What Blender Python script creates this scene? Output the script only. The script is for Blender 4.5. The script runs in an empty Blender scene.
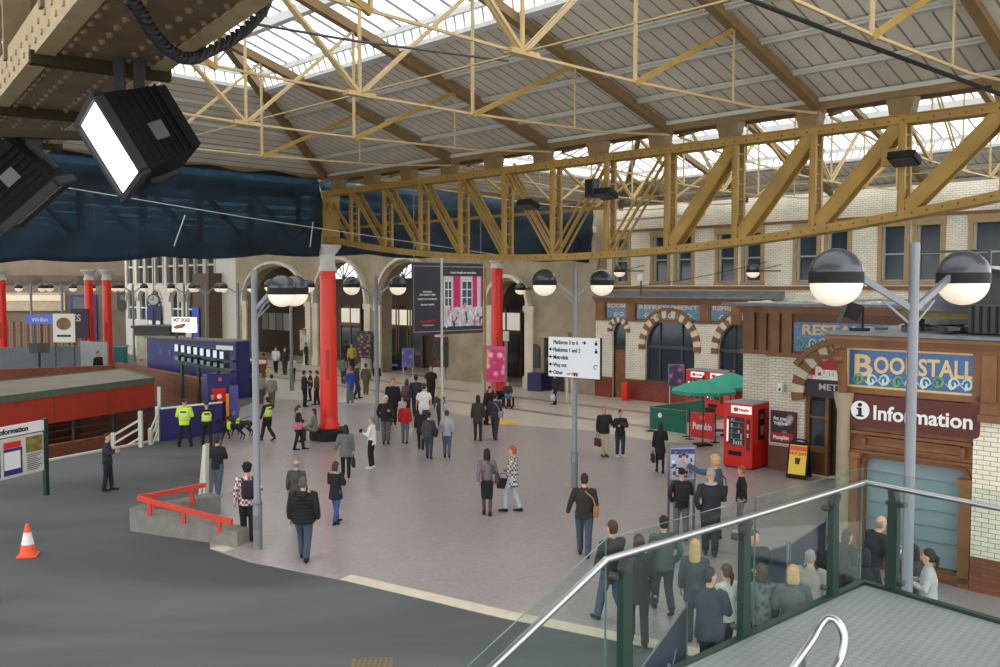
import bpy, bmesh, math, random
from mathutils import Vector, Matrix
from mathutils.geometry import tessellate_polygon
SC = bpy.context.scene
COL = SC.collection
R = math.radians
# ---------------------------------------------------------------- camera
CZ = 5.75; F = 900.0; TH = math.atan(46.5/900)
cam = bpy.data.cameras.new('camera'); cam.sensor_width = 36; cam.lens = 32.4
cam.clip_end = 500; cam.clip_start = .05
co = bpy.data.objects.new('camera', cam); COL.objects.link(co)
co.location = (0, 0, CZ); co.rotation_euler = (math.pi/2-TH, 0, 0)
SC.camera = co
# ---------------------------------------------------------------- sky, sun, exposure
W = bpy.data.worlds.new('sky'); SC.world = W; W.use_nodes = True
bg = W.node_tree.nodes['Background']
bg.inputs[0].default_value = (1, .995, .98, 1); bg.inputs[1].default_value = 2.0
SC.view_settings.view_transform = 'Standard'; SC.view_settings.look = 'None'
SC.view_settings.gamma = 1; SC.view_settings.use_curve_mapping = False
SC.view_settings.exposure = 0.4
SC.cycles.use_denoising = True
SC.cycles.max_bounces = 8; SC.cycles.transparent_max_bounces = 16
def area(name, loc, rot, sx, sy, power, col=(1, .97, .93)):
    l = bpy.data.lights.new(name, 'AREA'); l.shape = 'RECTANGLE'; l.size = sx; l.size_y = sy
    l.energy = power; l.color = col
    o = bpy.data.objects.new(name, l); COL.objects.link(o); o.location = loc; o.rotation_euler = rot
    return o
# ---------------------------------------------------------------- ray helpers (pixel -> place)
FWD = Vector((0, math.cos(TH), -math.sin(TH))); UP = Vector((0, math.sin(TH), math.cos(TH)))
C0 = Vector((0, 0, CZ))
def ray(px, py): return Vector((1, 0, 0))*((px-500)/F) + FWD + UP*((333.5-py)/F)
def G(px, py, z=0.0):
    d = ray(px, py); t = (z-CZ)/d.z; return C0+d*t
def S(px, py, Y):
    d = ray(px, py); return C0+d*(Y/d.y)
class Frame:                       # a vertical building plane: local x along it, local y away, z up
    def __init__(s, x, y, deg=-45):
        s.o = Vector((x, y, 0)); s.a = R(deg)
        s.u = Vector((math.cos(s.a), math.sin(s.a), 0)); s.w = Vector((-math.sin(s.a), math.cos(s.a), 0))
    def hit(s, px, py, d=0.0):
        r = ray(px, py); p0 = s.o+s.w*d
        t = (p0-C0).dot(s.w)/r.dot(s.w); p = C0+r*t-s.o
        return p.dot(s.u), p.z
    def q(s, px, d=0.0): return s.hit(px, 300, d)[0]
    def P(s, x, y, z=0): return s.o+s.u*x+s.w*y+Vector((0, 0, z))
    def loc(s, p): p = p-s.o; return p.dot(s.u), p.dot(s.w)
# ---------------------------------------------------------------- materials
MATS = {}
def mat(name, col, rough=.6, metal=0, noise=0, nscale=3, emit=None, es=1, bump=0, bscale=40, spec=.5, alpha=1, col2=None):
    if name in MATS: return MATS[name]
    m = bpy.data.materials.new(name); m.use_nodes = True; nt = m.node_tree; b = nt.nodes['Principled BSDF']
    c = (*col, 1)
    b.inputs['Base Color'].default_value = c; b.inputs['Roughness'].default_value = rough
    b.inputs['Metallic'].default_value = metal; b.inputs['Specular IOR Level'].default_value = spec
    if alpha < 1: b.inputs['Alpha'].default_value = alpha
    tc = nt.nodes.new('ShaderNodeTexCoord')
    if noise:
        n = nt.nodes.new('ShaderNodeTexNoise'); n.inputs['Scale'].default_value = nscale; n.inputs['Detail'].default_value = 6
        n.inputs['Roughness'].default_value = .65
        nt.links.new(tc.outputs['Object'], n.inputs['Vector'])
        r = nt.nodes.new('ShaderNodeValToRGB'); r.color_ramp.elements[0].position = .3; r.color_ramp.elements[1].position = .7
        a = col2 or tuple(x*(1-noise) for x in col)
        r.color_ramp.elements[0].color = (*a, 1); r.color_ramp.elements[1].color = (*[min(1, x*(1+noise*.6)) for x in col], 1)
        nt.links.new(n.outputs['Fac'], r.inputs[0]); nt.links.new(r.outputs[0], b.inputs['Base Color'])
    if bump:
        n2 = nt.nodes.new('ShaderNodeTexNoise'); n2.inputs['Scale'].default_value = bscale; n2.inputs['Detail'].default_value = 4
        nt.links.new(tc.outputs['Object'], n2.inputs['Vector'])
        bp = nt.nodes.new('ShaderNodeBump'); bp.inputs['Strength'].default_value = bump; bp.inputs['Distance'].default_value = .02
        nt.links.new(n2.outputs['Fac'], bp.inputs['Height']); nt.links.new(bp.outputs[0], b.inputs['Normal'])
    if emit:
        b.inputs['Emission Color'].default_value = (*emit, 1); b.inputs['Emission Strength'].default_value = es
    MATS[name] = m; return m
def s2l(*c): return tuple(((x/255+.055)/1.055)**2.4 if x > 10 else x/255/12.92 for x in c)
def brickmat(name, c1, c2, mort, bw=.23, rh=.08, ms=.008, rough=.4, swap='xz', off=.5, bump=.4):
    m = bpy.data.materials.new(name); m.use_nodes = True; nt = m.node_tree; b = nt.nodes['Principled BSDF']
    tc = nt.nodes.new('ShaderNodeTexCoord'); sp = nt.nodes.new('ShaderNodeSeparateXYZ'); cb = nt.nodes.new('ShaderNodeCombineXYZ')
    nt.links.new(tc.outputs['Object'], sp.inputs[0])
    if swap == 'xz':
        ad = nt.nodes.new('ShaderNodeMath'); ad.operation = 'ADD'
        nt.links.new(sp.outputs[0], ad.inputs[0]); nt.links.new(sp.outputs[1], ad.inputs[1])
        nt.links.new(ad.outputs[0], cb.inputs[0]); nt.links.new(sp.outputs[2], cb.inputs[1])
    else:
        nt.links.new(sp.outputs[0], cb.inputs[0]); nt.links.new(sp.outputs[1], cb.inputs[1])
    t = nt.nodes.new('ShaderNodeTexBrick'); t.inputs['Scale'].default_value = 1
    t.inputs['Brick Width'].default_value = bw; t.inputs['Row Height'].default_value = rh; t.inputs['Mortar Size'].default_value = ms
    t.inputs['Color1'].default_value = (*c1, 1); t.inputs['Color2'].default_value = (*c2, 1); t.inputs['Mortar'].default_value = (*mort, 1)
    t.offset = off
    nt.links.new(cb.outputs[0], t.inputs[0])
    n = nt.nodes.new('ShaderNodeTexNoise'); n.inputs['Scale'].default_value = .9; n.inputs['Detail'].default_value = 6
    nt.links.new(tc.outputs['Object'], n.inputs['Vector'])
    mx = nt.nodes.new('ShaderNodeMix'); mx.data_type = 'RGBA'; mx.blend_type = 'MULTIPLY'; mx.inputs[0].default_value = .45
    rp = nt.nodes.new('ShaderNodeValToRGB'); rp.color_ramp.elements[0].position = .3; rp.color_ramp.elements[0].color = (.55, .53, .5, 1); rp.color_ramp.elements[1].position = .65
    nt.links.new(n.outputs['Fac'], rp.inputs[0])
    nt.links.new(t.outputs[0], mx.inputs[6]); nt.links.new(rp.outputs[0], mx.inputs[7]); nt.links.new(mx.outputs[2], b.inputs['Base Color'])
    b.inputs['Roughness'].default_value = rough
    bp = nt.nodes.new('ShaderNodeBump'); bp.inputs['Strength'].default_value = bump; bp.inputs['Distance'].default_value = .01; bp.invert = True
    nt.links.new(t.outputs['Fac'], bp.inputs['Height']); nt.links.new(bp.outputs[0], b.inputs['Normal'])
    return m
def checkmat(name, c1, c2, scale=14, kind='check'):
    if name in MATS: return MATS[name]
    m = bpy.data.materials.new(name); m.use_nodes = True; nt = m.node_tree; b = nt.nodes['Principled BSDF']
    tc = nt.nodes.new('ShaderNodeTexCoord')
    if kind == 'check':
        t = nt.nodes.new('ShaderNodeTexChecker'); t.inputs[1].default_value = (*c1, 1); t.inputs[2].default_value = (*c2, 1); t.inputs[3].default_value = scale
        nt.links.new(tc.outputs['Object'], t.inputs[0]); out = t.outputs[0]
    else:
        t = nt.nodes.new('ShaderNodeTexVoronoi' if kind == 'blob' else 'ShaderNodeTexWave'); t.inputs['Scale'].default_value = scale
        nt.links.new(tc.outputs['Object'], t.inputs['Vector'])
        r = nt.nodes.new('ShaderNodeValToRGB'); r.color_ramp.elements[0].color = (*c1, 1); r.color_ramp.elements[1].color = (*c2, 1)
        r.color_ramp.elements[0].position = .42; r.color_ramp.elements[1].position = .5
        if kind == 'blob':
            r.color_ramp.elements[0].position = .2; r.color_ramp.elements[1].position = .5
            nt.links.new(t.outputs[0], r.inputs[0])
        else:
            t.bands_direction = {'wz': 'Z', 'wx': 'X', 'wy': 'Y'}[kind]; nt.links.new(t.outputs['Fac'], r.inputs[0])
        out = r.outputs[0]
    nt.links.new(out, b.inputs['Base Color']); b.inputs['Roughness'].default_value = .7
    MATS[name] = m; return m
def glassmat(name, tint, mixf, rough=.05, body=None):
    """clear or tinted sheet: mostly see-through, partly glossy"""
    m = bpy.data.materials.new(name); m.use_nodes = True; nt = m.node_tree; nt.nodes.clear()
    o = nt.nodes.new('ShaderNodeOutputMaterial'); a = nt.nodes.new('ShaderNodeBsdfTransparent'); a.inputs[0].default_value = (*tint, 1)
    p = nt.nodes.new('ShaderNodeBsdfPrincipled'); p.inputs['Base Color'].default_value = (*(body or tint), 1); p.inputs['Roughness'].default_value = rough
    mx = nt.nodes.new('ShaderNodeMixShader'); mx.inputs[0].default_value = mixf
    nt.links.new(a.outputs[0], mx.inputs[1]); nt.links.new(p.outputs[0], mx.inputs[2]); nt.links.new(mx.outputs[0], o.inputs[0])
    return m
M = {}
M['yellow'] = mat('mustard_paint', s2l(158, 126, 56), .55, noise=.25, nscale=1.5)
M['brownpaint'] = mat('brown_paint', s2l(128, 104, 66), .6, noise=.2)
M['rod'] = mat('cream_paint', s2l(182, 158, 112), .55, noise=.1)
M['purlin'] = mat('pale_paint', s2l(188, 187, 176), .6, noise=.08)
M['whitefr'] = mat('white_frame', s2l(215, 218, 218), .6)
M['red'] = mat('red_paint', s2l(226, 42, 18), .35, noise=.08, nscale=2)
M['redp'] = mat('red_panel', s2l(170, 52, 30), .6, noise=.15)
M['redm'] = mat('red_machine', s2l(214, 32, 22), .35)
M['grey'] = mat('grey_metal', s2l(120, 124, 130), .4, metal=.3, noise=.06)
M['dgrey'] = mat('dark_grey', s2l(58, 60, 62), .5, noise=.1)
M['globe'] = mat('globe_cap', s2l(76, 80, 86), .25, metal=.4)
M['black'] = mat('black', (.012, .012, .013), .6, spec=.25)
M['bowl'] = mat('lit_bowl', (.9, .82, .7), .3, emit=(1, .80, .60), es=.36, noise=.0)
M['green'] = mat('dark_green', s2l(18, 46, 36), .45, noise=.1)
M['teal'] = mat('teal_cloth', s2l(45, 150, 125), .8, noise=.08)
M['tgreen'] = mat('green_banner', s2l(12, 98, 76), .7, noise=.08)
M['navy'] = mat('navy_panel', s2l(42, 46, 110), .5, noise=.08)
M['navyd'] = mat('navy_dark', s2l(38, 42, 72), .6)
M['blue'] = mat('sign_blue', s2l(40, 70, 190), .5)
M['white'] = mat('white', s2l(228, 230, 232), .5)
M['offw'] = mat('off_white', s2l(200, 200, 192), .7, noise=.12)
M['cream'] = mat('cream_stone', s2l(208, 200, 180), .8, noise=.2, nscale=.8)
M['stone'] = mat('stone', s2l(156, 144, 120), .85, noise=.35, nscale=.7, bump=.2)
M['terra'] = mat('terracotta', s2l(126, 84, 46), .5, noise=.3, nscale=2)
M['terrad'] = mat('terracotta_dark', s2l(100, 64, 40), .5, noise=.25, nscale=2)
M['rbase'] = brickmat('red_brick_base', s2l(150, 62, 40), s2l(132, 54, 36), s2l(90, 55, 40), .24, .085)
M['tile'] = brickmat('cream_brick', s2l(236, 232, 214), s2l(226, 220, 200), s2l(160, 154, 136), .24, .09)
M['brick'] = brickmat('brown_brick', s2l(140, 78, 50), s2l(118, 66, 44), s2l(95, 70, 55), .23, .08, rough=.8)
M['dglass'] = mat('dark_glass', s2l(48, 62, 72), .12, noise=.25, nscale=.5)
M['dwood'] = mat('dark_wood', s2l(54, 40, 32), .5, noise=.2)
M['wood'] = mat('brown_wood', s2l(132, 88, 50), .5, noise=.25, nscale=4)
M['conc'] = mat('concrete', s2l(128, 126, 120), .85, noise=.25, nscale=3, bump=.3)
M['lead'] = mat('lead_roof', s2l(118, 124, 130), .6, noise=.4, nscale=2.5)
M['steel'] = mat('brushed_steel', (.42, .42, .43), .3, metal=1)
M['moulding'] = mat('brown_moulding', s2l(116, 72, 40), .5, noise=.2)
M['maroon'] = mat('maroon_sign', s2l(84, 30, 24), .5)
M['pane'] = glassmat('rooflight_glass', (1, 1, 1), .12, .3, (.9, .95, 1))
def railglass():
    m = bpy.data.materials.new('balustrade_glass'); m.use_nodes = True; nt = m.node_tree; nt.nodes.clear()
    o = nt.nodes.new('ShaderNodeOutputMaterial'); a = nt.nodes.new('ShaderNodeBsdfTransparent'); a.inputs[0].default_value = (.90, .95, .935, 1)
    g = nt.nodes.new('ShaderNodeBsdfGlossy'); g.inputs['Roughness'].default_value = .02; g.inputs[0].default_value = (.7, .78, .76, 1)
    fr = nt.nodes.new('ShaderNodeLayerWeight'); fr.inputs[0].default_value = .05
    mx = nt.nodes.new('ShaderNodeMixShader'); nt.links.new(fr.outputs[1], mx.inputs[0]); nt.links.new(a.outputs[0], mx.inputs[1]); nt.links.new(g.outputs[0], mx.inputs[2]); nt.links.new(mx.outputs[0], o.inputs[0]); return m
M['rail_glass'] = railglass()
M['blue_glass'] = mat('blue_glass', s2l(132, 152, 158), .12, noise=.12, nscale=.6)
# ---------------------------------------------------------------- mesh helpers
class MB:
    def __init__(s): s.b = bmesh.new(); s.mi = 0
    def _m(s, faces):
        for f in faces: f.material_index = s.mi
    def box(s, c, d, rz=0, rx=0, ry=0, bev=0):
        x, y, z = d[0]/2, d[1]/2, d[2]/2
        mt = Matrix.Translation(c) @ Matrix.Rotation(rz, 4, 'Z') @ Matrix.Rotation(ry, 4, 'Y') @ Matrix.Rotation(rx, 4, 'X')
        vs = [s.b.verts.new(mt @ Vector((a*x, b*y, e*z))) for a, b, e in ((-1,-1,-1),(1,-1,-1),(1,1,-1),(-1,1,-1),(-1,-1,1),(1,-1,1),(1,1,1),(-1,1,1))]
        fs = [s.b.faces.new([vs[i] for i in f]) for f in ((0,3,2,1),(4,5,6,7),(0,1,5,4),(1,2,6,5),(2,3,7,6),(3,0,4,7))]
        s._m(fs)
        if bev:
            es = {e for f in fs for e in f.edges}
            r = bmesh.ops.bevel(s.b, geom=list(es), offset=bev, segments=2, affect='EDGES', profile=.5)
            s._m(r['faces'])
        return s
    def bb(s, x0, x1, y0, y1, z0, z1, bev=0): return s.box(((x0+x1)/2, (y0+y1)/2, (z0+z1)/2), (abs(x1-x0), abs(y1-y0), abs(z1-z0)), bev=bev)
    def beam(s, p0, p1, w, h, upv=(0, 0, 1)):
        p0 = Vector(p0); p1 = Vector(p1); t = (p1-p0).normalized(); upv = Vector(upv)
        if abs(t.dot(upv)) > .98: upv = Vector((1, 0, 0)) if abs(t.x) < .9 else Vector((0, 1, 0))
        a = t.cross(upv).normalized(); b = a.cross(t).normalized()
        vs = [s.b.verts.new(p+a*i*w/2+b*j*h/2) for p in (p0, p1) for i, j in ((-1,-1),(1,-1),(1,1),(-1,1))]
        s._m([s.b.faces.new([vs[i] for i in f]) for f in ((3,2,1,0),(4,5,6,7),(0,1,5,4),(1,2,6,5),(2,3,7,6),(3,0,4,7))])
        return s
    def tube(s, pts, r, seg=8, caps=True, ref=None, ell=None, yref=None):
        """loft along pts; r one radius, list of radii or list of (rx, ry)"""
        pts = [Vector(p) for p in pts]; n = len(pts)
        if not isinstance(r, (list, tuple)): r = [r]*n
        rings = []
        pa = None
        for i, p in enumerate(pts):
            t = (pts[min(i+1, n-1)]-pts[max(i-1, 0)])
            t = t.normalized() if t.length > 1e-9 else Vector((0, 0, 1))
            if ref is not None: a = Vector(ref)-t*Vector(ref).dot(t)
            elif pa is not None: a = pa-t*pa.dot(t)
            else:
                q = Vector((1, 0, 0)) if abs(t.x) < .8 else Vector((0, 1, 0)); a = q-t*q.dot(t)
            a.normalize(); pa = a; b = t.cross(a)
            rx, ry = r[i] if isinstance(r[i], (list, tuple)) else (r[i], r[i])
            rings.append([s.b.verts.new(p+a*(math.cos(2*math.pi*k/seg)*rx)+b*(math.sin(2*math.pi*k/seg)*ry)) for k in range(seg)])
        fs = []
        for i in range(n-1):
            for k in range(seg):
                fs.append(s.b.faces.new((rings[i][k], rings[i][(k+1) % seg], rings[i+1][(k+1) % seg], rings[i+1][k])))
        if caps:
            fs.append(s.b.faces.new(rings[0][::-1])); fs.append(s.b.faces.new(rings[-1]))
        s._m(fs); return s
    def prism(s, poly, vec, cap=True):
        vec = Vector(vec); a = [s.b.verts.new(p) for p in poly]; b = [s.b.verts.new(Vector(p)+vec) for p in poly]; n = len(a)
        fs = [s.b.faces.new((a[i], a[(i+1) % n], b[(i+1) % n], b[i])) for i in range(n)]
        if cap: fs += [s.b.faces.new(a[::-1]), s.b.faces.new(b)]
        s._m(fs); return s
    def quad(s, *p):
        s._m([s.b.faces.new([s.b.verts.new(x) for x in p])]); return s
    def lathe(s, prof, c=(0, 0, 0), seg=24):
        c = Vector(c); rings = []
        for r, z in prof:
            rings.append([s.b.verts.new(c+Vector((math.cos(2*math.pi*k/seg)*max(r, .0004), math.sin(2*math.pi*k/seg)*max(r, .0004), z))) for k in range(seg)])
        fs = []
        for i in range(len(rings)-1):
            for k in range(seg): fs.append(s.b.faces.new((rings[i][k], rings[i][(k+1) % seg], rings[i+1][(k+1) % seg], rings[i+1][k])))
        fs.append(s.b.faces.new(rings[0][::-1])); fs.append(s.b.faces.new(rings[-1]))
        s._m(fs); return s
    def plate(s, outer, holes, thick, y0=0.0):
        """a wall plate in local x,z with holes; front at y0, back at y0+thick"""
        loops = [[Vector((p[0], p[1], 0)) for p in l] for l in [outer]+list(holes)]
        tris = tessellate_polygon(loops); flat = [p for l in loops for p in l]
        for k, yy in ((0, y0), (1, y0+thick)):
            vs = [s.b.verts.new((p.x, yy, p.y)) for p in flat]
            for t in tris:
                try: s._m([s.b.faces.new([vs[i] for i in (t if k else t[::-1])])])
                except ValueError: pass
        for l in loops:
            n = len(l)
            for i in range(n):
                a, b = l[i], l[(i+1) % n]
                s.quad((a.x, y0, a.y), (b.x, y0, b.y), (b.x, y0+thick, b.y), (a.x, y0+thick, a.y))
        return s
    def m(s, i): s.mi = i; return s
    def obj(s, name, mats, parent=None, loc=None, rz=None, smooth=False, fix=True):
        if fix: bmesh.ops.recalc_face_normals(s.b, faces=s.b.faces)
        me = bpy.data.meshes.new(name); s.b.to_mesh(me); s.b.free()
        if not isinstance(mats, (list, tuple)): mats = [mats]
        for x in mats: me.materials.append(x)
        if smooth:
            me.polygons.foreach_set('use_smooth', [True]*len(me.polygons))
            if smooth != 'all':
                try: me.set_sharp_from_angle(angle=R(40))
                except Exception: pass
        o = bpy.data.objects.new(name, me); COL.objects.link(o)
        if parent: o.parent = parent
        if loc is not None: o.location = loc
        if rz is not None: o.rotation_euler[2] = rz
        return o
def tag(o, label, cat, group=None, kind=None):
    if label: o['label'] = label
    if cat: o['category'] = cat
    if group: o['group'] = group
    if kind: o['kind'] = kind
    return o
def thing(name, label, cat, loc=(0, 0, 0), rz=0, group=None):
    o = bpy.data.objects.new(name, None); COL.objects.link(o); o.location = loc; o.rotation_euler[2] = rz
    o.empty_display_size = .2
    return tag(o, label, cat, group)
def st(o): o['kind'] = 'structure'; return o
def sempty(name, loc=(0, 0, 0), rz=0):
    o = bpy.data.objects.new(name, None); COL.objects.link(o); o.location = loc; o.rotation_euler[2] = rz
    return st(o)
def text(body, size, m, parent=None, loc=(0, 0, 0), rz=0, flat=False, name='lettering', bold=.0, align='LEFT', sx=1, ext=.004):
    c = bpy.data.curves.new('t', 'FONT'); c.body = body; c.size = size; c.extrude = ext; c.offset = bold; c.align_x = align
    c.resolution_u = 3
    o = bpy.data.objects.new('t', c); COL.objects.link(o)
    bpy.context.view_layer.update()
    me = bpy.data.meshes.new_from_object(o.evaluated_get(bpy.context.evaluated_depsgraph_get()))
    bpy.data.objects.remove(o); bpy.data.curves.remove(c)
    if not flat: me.transform(Matrix.Rotation(math.pi/2, 4, 'X'))
    me.transform(Matrix.Diagonal((sx, 1, 1, 1)))
    me.name = name; me.materials.clear(); me.materials.append(m)
    o = bpy.data.objects.new(name, me); COL.objects.link(o)
    if parent: o.parent = parent
    o.location = loc; o.rotation_euler[2] = rz
    return o
def arcp(cx, cz, r, a0, a1, n): return [(cx+math.cos(a0+(a1-a0)*i/n)*r, cz+math.sin(a0+(a1-a0)*i/n)*r) for i in range(n+1)]
def archhole(x0, x1, z0, zs, n=16):
    """opening with a round head springing at zs"""
    r = (x1-x0)/2; return [(x0, z0), (x1, z0)]+arcp((x0+x1)/2, zs, r, 0, math.pi, n)
GR = Frame(-6.46, 33.8); FA = Frame(6.4, 46.0); FB = Frame(9.9, 26.8); FC = Frame(8.93, 16.9)
A45 = R(-45)
# ================================================================ FLOOR
def poly2(px): return [G(*p) for p in px]
pit = [(-18.6, 23.0), (-12.9, 33.4), (-11.9, 37.5), (-15.2, 43.5), (-19.5, 41.5), (-23.4, 26.5)]
fm = bpy.data.materials.new('asphalt'); fm.use_nodes = True
nt = fm.node_tree; b_ = nt.nodes['Principled BSDF']; tc = nt.nodes.new('ShaderNodeTexCoord')
n1 = nt.nodes.new('ShaderNodeTexNoise'); n1.inputs['Scale'].default_value = .22; n1.inputs['Detail'].default_value = 7; n1.inputs['Distortion'].default_value = .6
mp = nt.nodes.new('ShaderNodeMapping'); mp.inputs['Scale'].default_value = (.5, 1.6, 1); mp.inputs['Rotation'].default_value = (0, 0, .5)
nt.links.new(tc.outputs['Object'], mp.inputs[0]); nt.links.new(mp.outputs[0], n1.inputs['Vector'])
rp = nt.nodes.new('ShaderNodeValToRGB'); rp.color_ramp.elements[0].position = .36; rp.color_ramp.elements[1].position = .66
rp.color_ramp.elements[0].color = (*s2l(78, 81, 83), 1); rp.color_ramp.elements[1].color = (*s2l(102, 105, 106), 1)
nt.links.new(n1.outputs['Fac'], rp.inputs[0]); nt.links.new(rp.outputs[0], b_.inputs['Base Color']); b_.inputs['Roughness'].default_value = .8; b_.inputs['Specular IOR Level'].default_value = .3
n2 = nt.nodes.new('ShaderNodeTexNoise'); n2.inputs['Scale'].default_value = 60; bp = nt.nodes.new('ShaderNodeBump'); bp.inputs['Strength'].default_value = .2; bp.inputs['Distance'].default_value = .01
nt.links.new(tc.outputs['Object'], n2.inputs['Vector']); nt.links.new(n2.outputs['Fac'], bp.inputs['Height']); nt.links.new(bp.outputs[0], b_.inputs['Normal'])
def slabmesh(name, outer, holes, z0, z1, m):
    mb = MB(); loops = [[Vector((p[0], p[1], 0)) for p in l] for l in [outer]+holes]
    tris = tessellate_polygon(loops); flat = [p for l in loops for p in l]
    for zz in (z0, z1):
        vs = [mb.b.verts.new((p.x, p.y, zz)) for p in flat]
        for t in tris: mb.b.faces.new([vs[i] for i in t])
    for l in loops:
        for i in range(len(l)):
            a, b = l[i], l[(i+1) % len(l)]
            mb.quad((a.x, a.y, z0), (b.x, b.y, z0), (b.x, b.y, z1), (a.x, a.y, z1))
    return st(mb.obj(name, m))
slabmesh('floor', [(-45, -6), (30, -6), (45, 60), (20, 112), (-75, 112)], [pit], -.15, 0, fm)
# terrazzo: fine tiles, faintly polished
def terr(name, ca, cb, rough, rot=-45, bw=.6):
    m = bpy.data.materials.new(name); m.use_nodes = True; nt = m.node_tree; b = nt.nodes['Principled BSDF']
    tc = nt.nodes.new('ShaderNodeTexCoord'); mp = nt.nodes.new('ShaderNodeMapping'); mp.inputs['Rotation'].default_value = (0, 0, R(rot))
    nt.links.new(tc.outputs['Object'], mp.inputs[0])
    t = nt.nodes.new('ShaderNodeTexBrick'); t.inputs['Scale'].default_value = 1; t.offset = 0
    t.inputs['Brick Width'].default_value = bw; t.inputs['Row Height'].default_value = bw; t.inputs['Mortar Size'].default_value = .008
    t.inputs['Color1'].default_value = (*ca, 1); t.inputs['Color2'].default_value = (*cb, 1); t.inputs['Mortar'].default_value = (*[x*.88 for x in ca], 1)
    nt.links.new(mp.outputs[0], t.inputs[0])
    n = nt.nodes.new('ShaderNodeTexNoise'); n.inputs['Scale'].default_value = .5; n.inputs['Detail'].default_value = 3; n.inputs['Roughness'].default_value = .5
    nt.links.new(tc.outputs['Object'], n.inputs['Vector'])
    r = nt.nodes.new('ShaderNodeValToRGB'); r.color_ramp.elements[0].position = .3; r.color_ramp.elements[0].color = (.9, .89, .9, 1); r.color_ramp.elements[1].position = .8
    nt.links.new(n.outputs['Fac'], r.inputs[0])
    sn = nt.nodes.new('ShaderNodeTexNoise'); sn.inputs['Scale'].default_value = 9; sn.inputs['Detail'].default_value = 3; nt.links.new(tc.outputs['Object'], sn.inputs['Vector'])
    sr = nt.nodes.new('ShaderNodeValToRGB'); sr.color_ramp.elements[0].position = .35; sr.color_ramp.elements[0].color = (.84, .83, .84, 1); sr.color_ramp.elements[1].position = .65; nt.links.new(sn.outputs['Fac'], sr.inputs[0])
    m2 = nt.nodes.new('ShaderNodeMix'); m2.data_type = 'RGBA'; m2.blend_type = 'MULTIPLY'; m2.inputs[0].default_value = 1; nt.links.new(t.outputs[0], m2.inputs[6]); nt.links.new(sr.outputs[0], m2.inputs[7])
    mx = nt.nodes.new('ShaderNodeMix'); mx.data_type = 'RGBA'; mx.blend_type = 'MULTIPLY'; mx.inputs[0].default_value = .8
    nt.links.new(m2.outputs[2], mx.inputs[6]); nt.links.new(r.outputs[0], mx.inputs[7]); nt.links.new(mx.outputs[2], b.inputs['Base Color'])
    rr = nt.nodes.new('ShaderNodeMapRange'); rr.inputs[3].default_value = rough-.01; rr.inputs[4].default_value = rough+.02
    nt.links.new(n.outputs['Fac'], rr.inputs[0]); nt.links.new(rr.outputs[0], b.inputs['Roughness'])
    return m
TZ = terr('terrazzo', s2l(172, 165, 165), s2l(166, 159, 159), .3, -45, .3)
PZ = terr('pale_terrazzo', s2l(216, 209, 197), s2l(206, 198, 184), .3, bw=.9)
edge = [(210, 549), (250, 562.5), (345, 581), (500, 618), (655, 649)]
E = [G(*p) for p in edge]
r_end = E[-1]+(E[-1]-E[-2])*4
left = [G(209, 511), G(221, 447), G(226, 431), G(240, 408), G(262, 399), G(200, 372), G(120, 352)]
outer = [tuple(p.xy) for p in E]+[tuple(r_end.xy), (16, 9), (22, 25), (18, 40), (-40, 100)]+[tuple(p.xy) for p in left[::-1]]
TI = .012
slabmesh('floor', outer, [], .001, TI, TZ)
pb = [G(262, 398), G(330, 402), G(420, 405), G(500, 424), G(590, 431), G(650, 440.5), G(700, 446), G(745, 462)]
outer = [tuple(p.xy) for p in pb]+[(11, 33), (17, 40), (-39, 99)]+[tuple(G(125, 352.5).xy), tuple(G(201, 372.5).xy)]
slabmesh('floor', outer, [], TI+.001, TI+.006, PZ)
# pale nosing strip along the near edge of the terrazzo and darker bands in the pale floor
mb = MB()
for a, b in ((E[1]+(E[2]-E[1])*.95, E[3]), (E[3], E[4]), (E[4], r_end)):
    d = (b-a).normalized(); n = Vector((-d.y, d.x, 0))
    mb.prism([a+Vector((0, 0, TI)), b+Vector((0, 0, TI)), b+n*.34+Vector((0, 0, TI)), a+n*.34+Vector((0, 0, TI))], (0, 0, .006))
a = E[0]; b = E[2]; d = (b-a).normalized(); n = Vector((-d.y, d.x, 0))
st(mb.obj('trim_1', mat('nosing', s2l(214, 204, 184), .6, noise=.12)))
mb = MB(); mb.prism([E[0]+Vector((0, 0, TI)), E[0]+d*.45+Vector((0, 0, TI)), E[0]+d*.45+n*.3+Vector((0, 0, TI)), E[0]+n*.3+Vector((0, 0, TI))], (0, 0, .006))
st(mb.obj('trim_2', MATS['nosing']))
mb = MB()
for q0, q1, wd in ((-6, 8, .5), (-30, -8, .5)):
    for dd in (-3.2, -6.6):
        mb.prism([FA.P(q0, dd, TI+.006), FA.P(q1, dd, TI+.006), FA.P(q1, dd-wd, TI+.006), FA.P(q0, dd-wd, TI+.006)], (0, 0, .003))
st(mb.obj('floor', terr('band_terrazzo', s2l(160, 146, 130), s2l(152, 138, 124), .3)))
mb = MB(); p = [G(480, 421), G(497, 418), G(521, 422), G(503, 425.5)]
mb.prism([v+Vector((0, 0, TI+.006)) for v in p], (0, 0, .004))
tag(mb.obj('floor_marking', mat('yellow_mark', s2l(222, 186, 70), .6)), 'yellow patch marked on the pale floor beside the far red column', 'floor marking')
# manhole in the asphalt
mb = MB(); c = G(373, 661); mb.box((c.x, c.y-.1, .004), (.62, .42, .008), rz=.1)
mb.m(1)
for i in range(7):
    for j in range(4): mb.box((c.x-.24+.08*i, c.y-.25+.1*j, .009), (.05, .06, .004), rz=.1)
tag(mb.obj('manhole_cover', [mat('rust_frame', s2l(120, 104, 84), .8), mat('rust_iron', s2l(104, 86, 70), .8, noise=.3)]), 'rusty rectangular manhole cover set in the dark asphalt', 'manhole cover')
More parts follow.
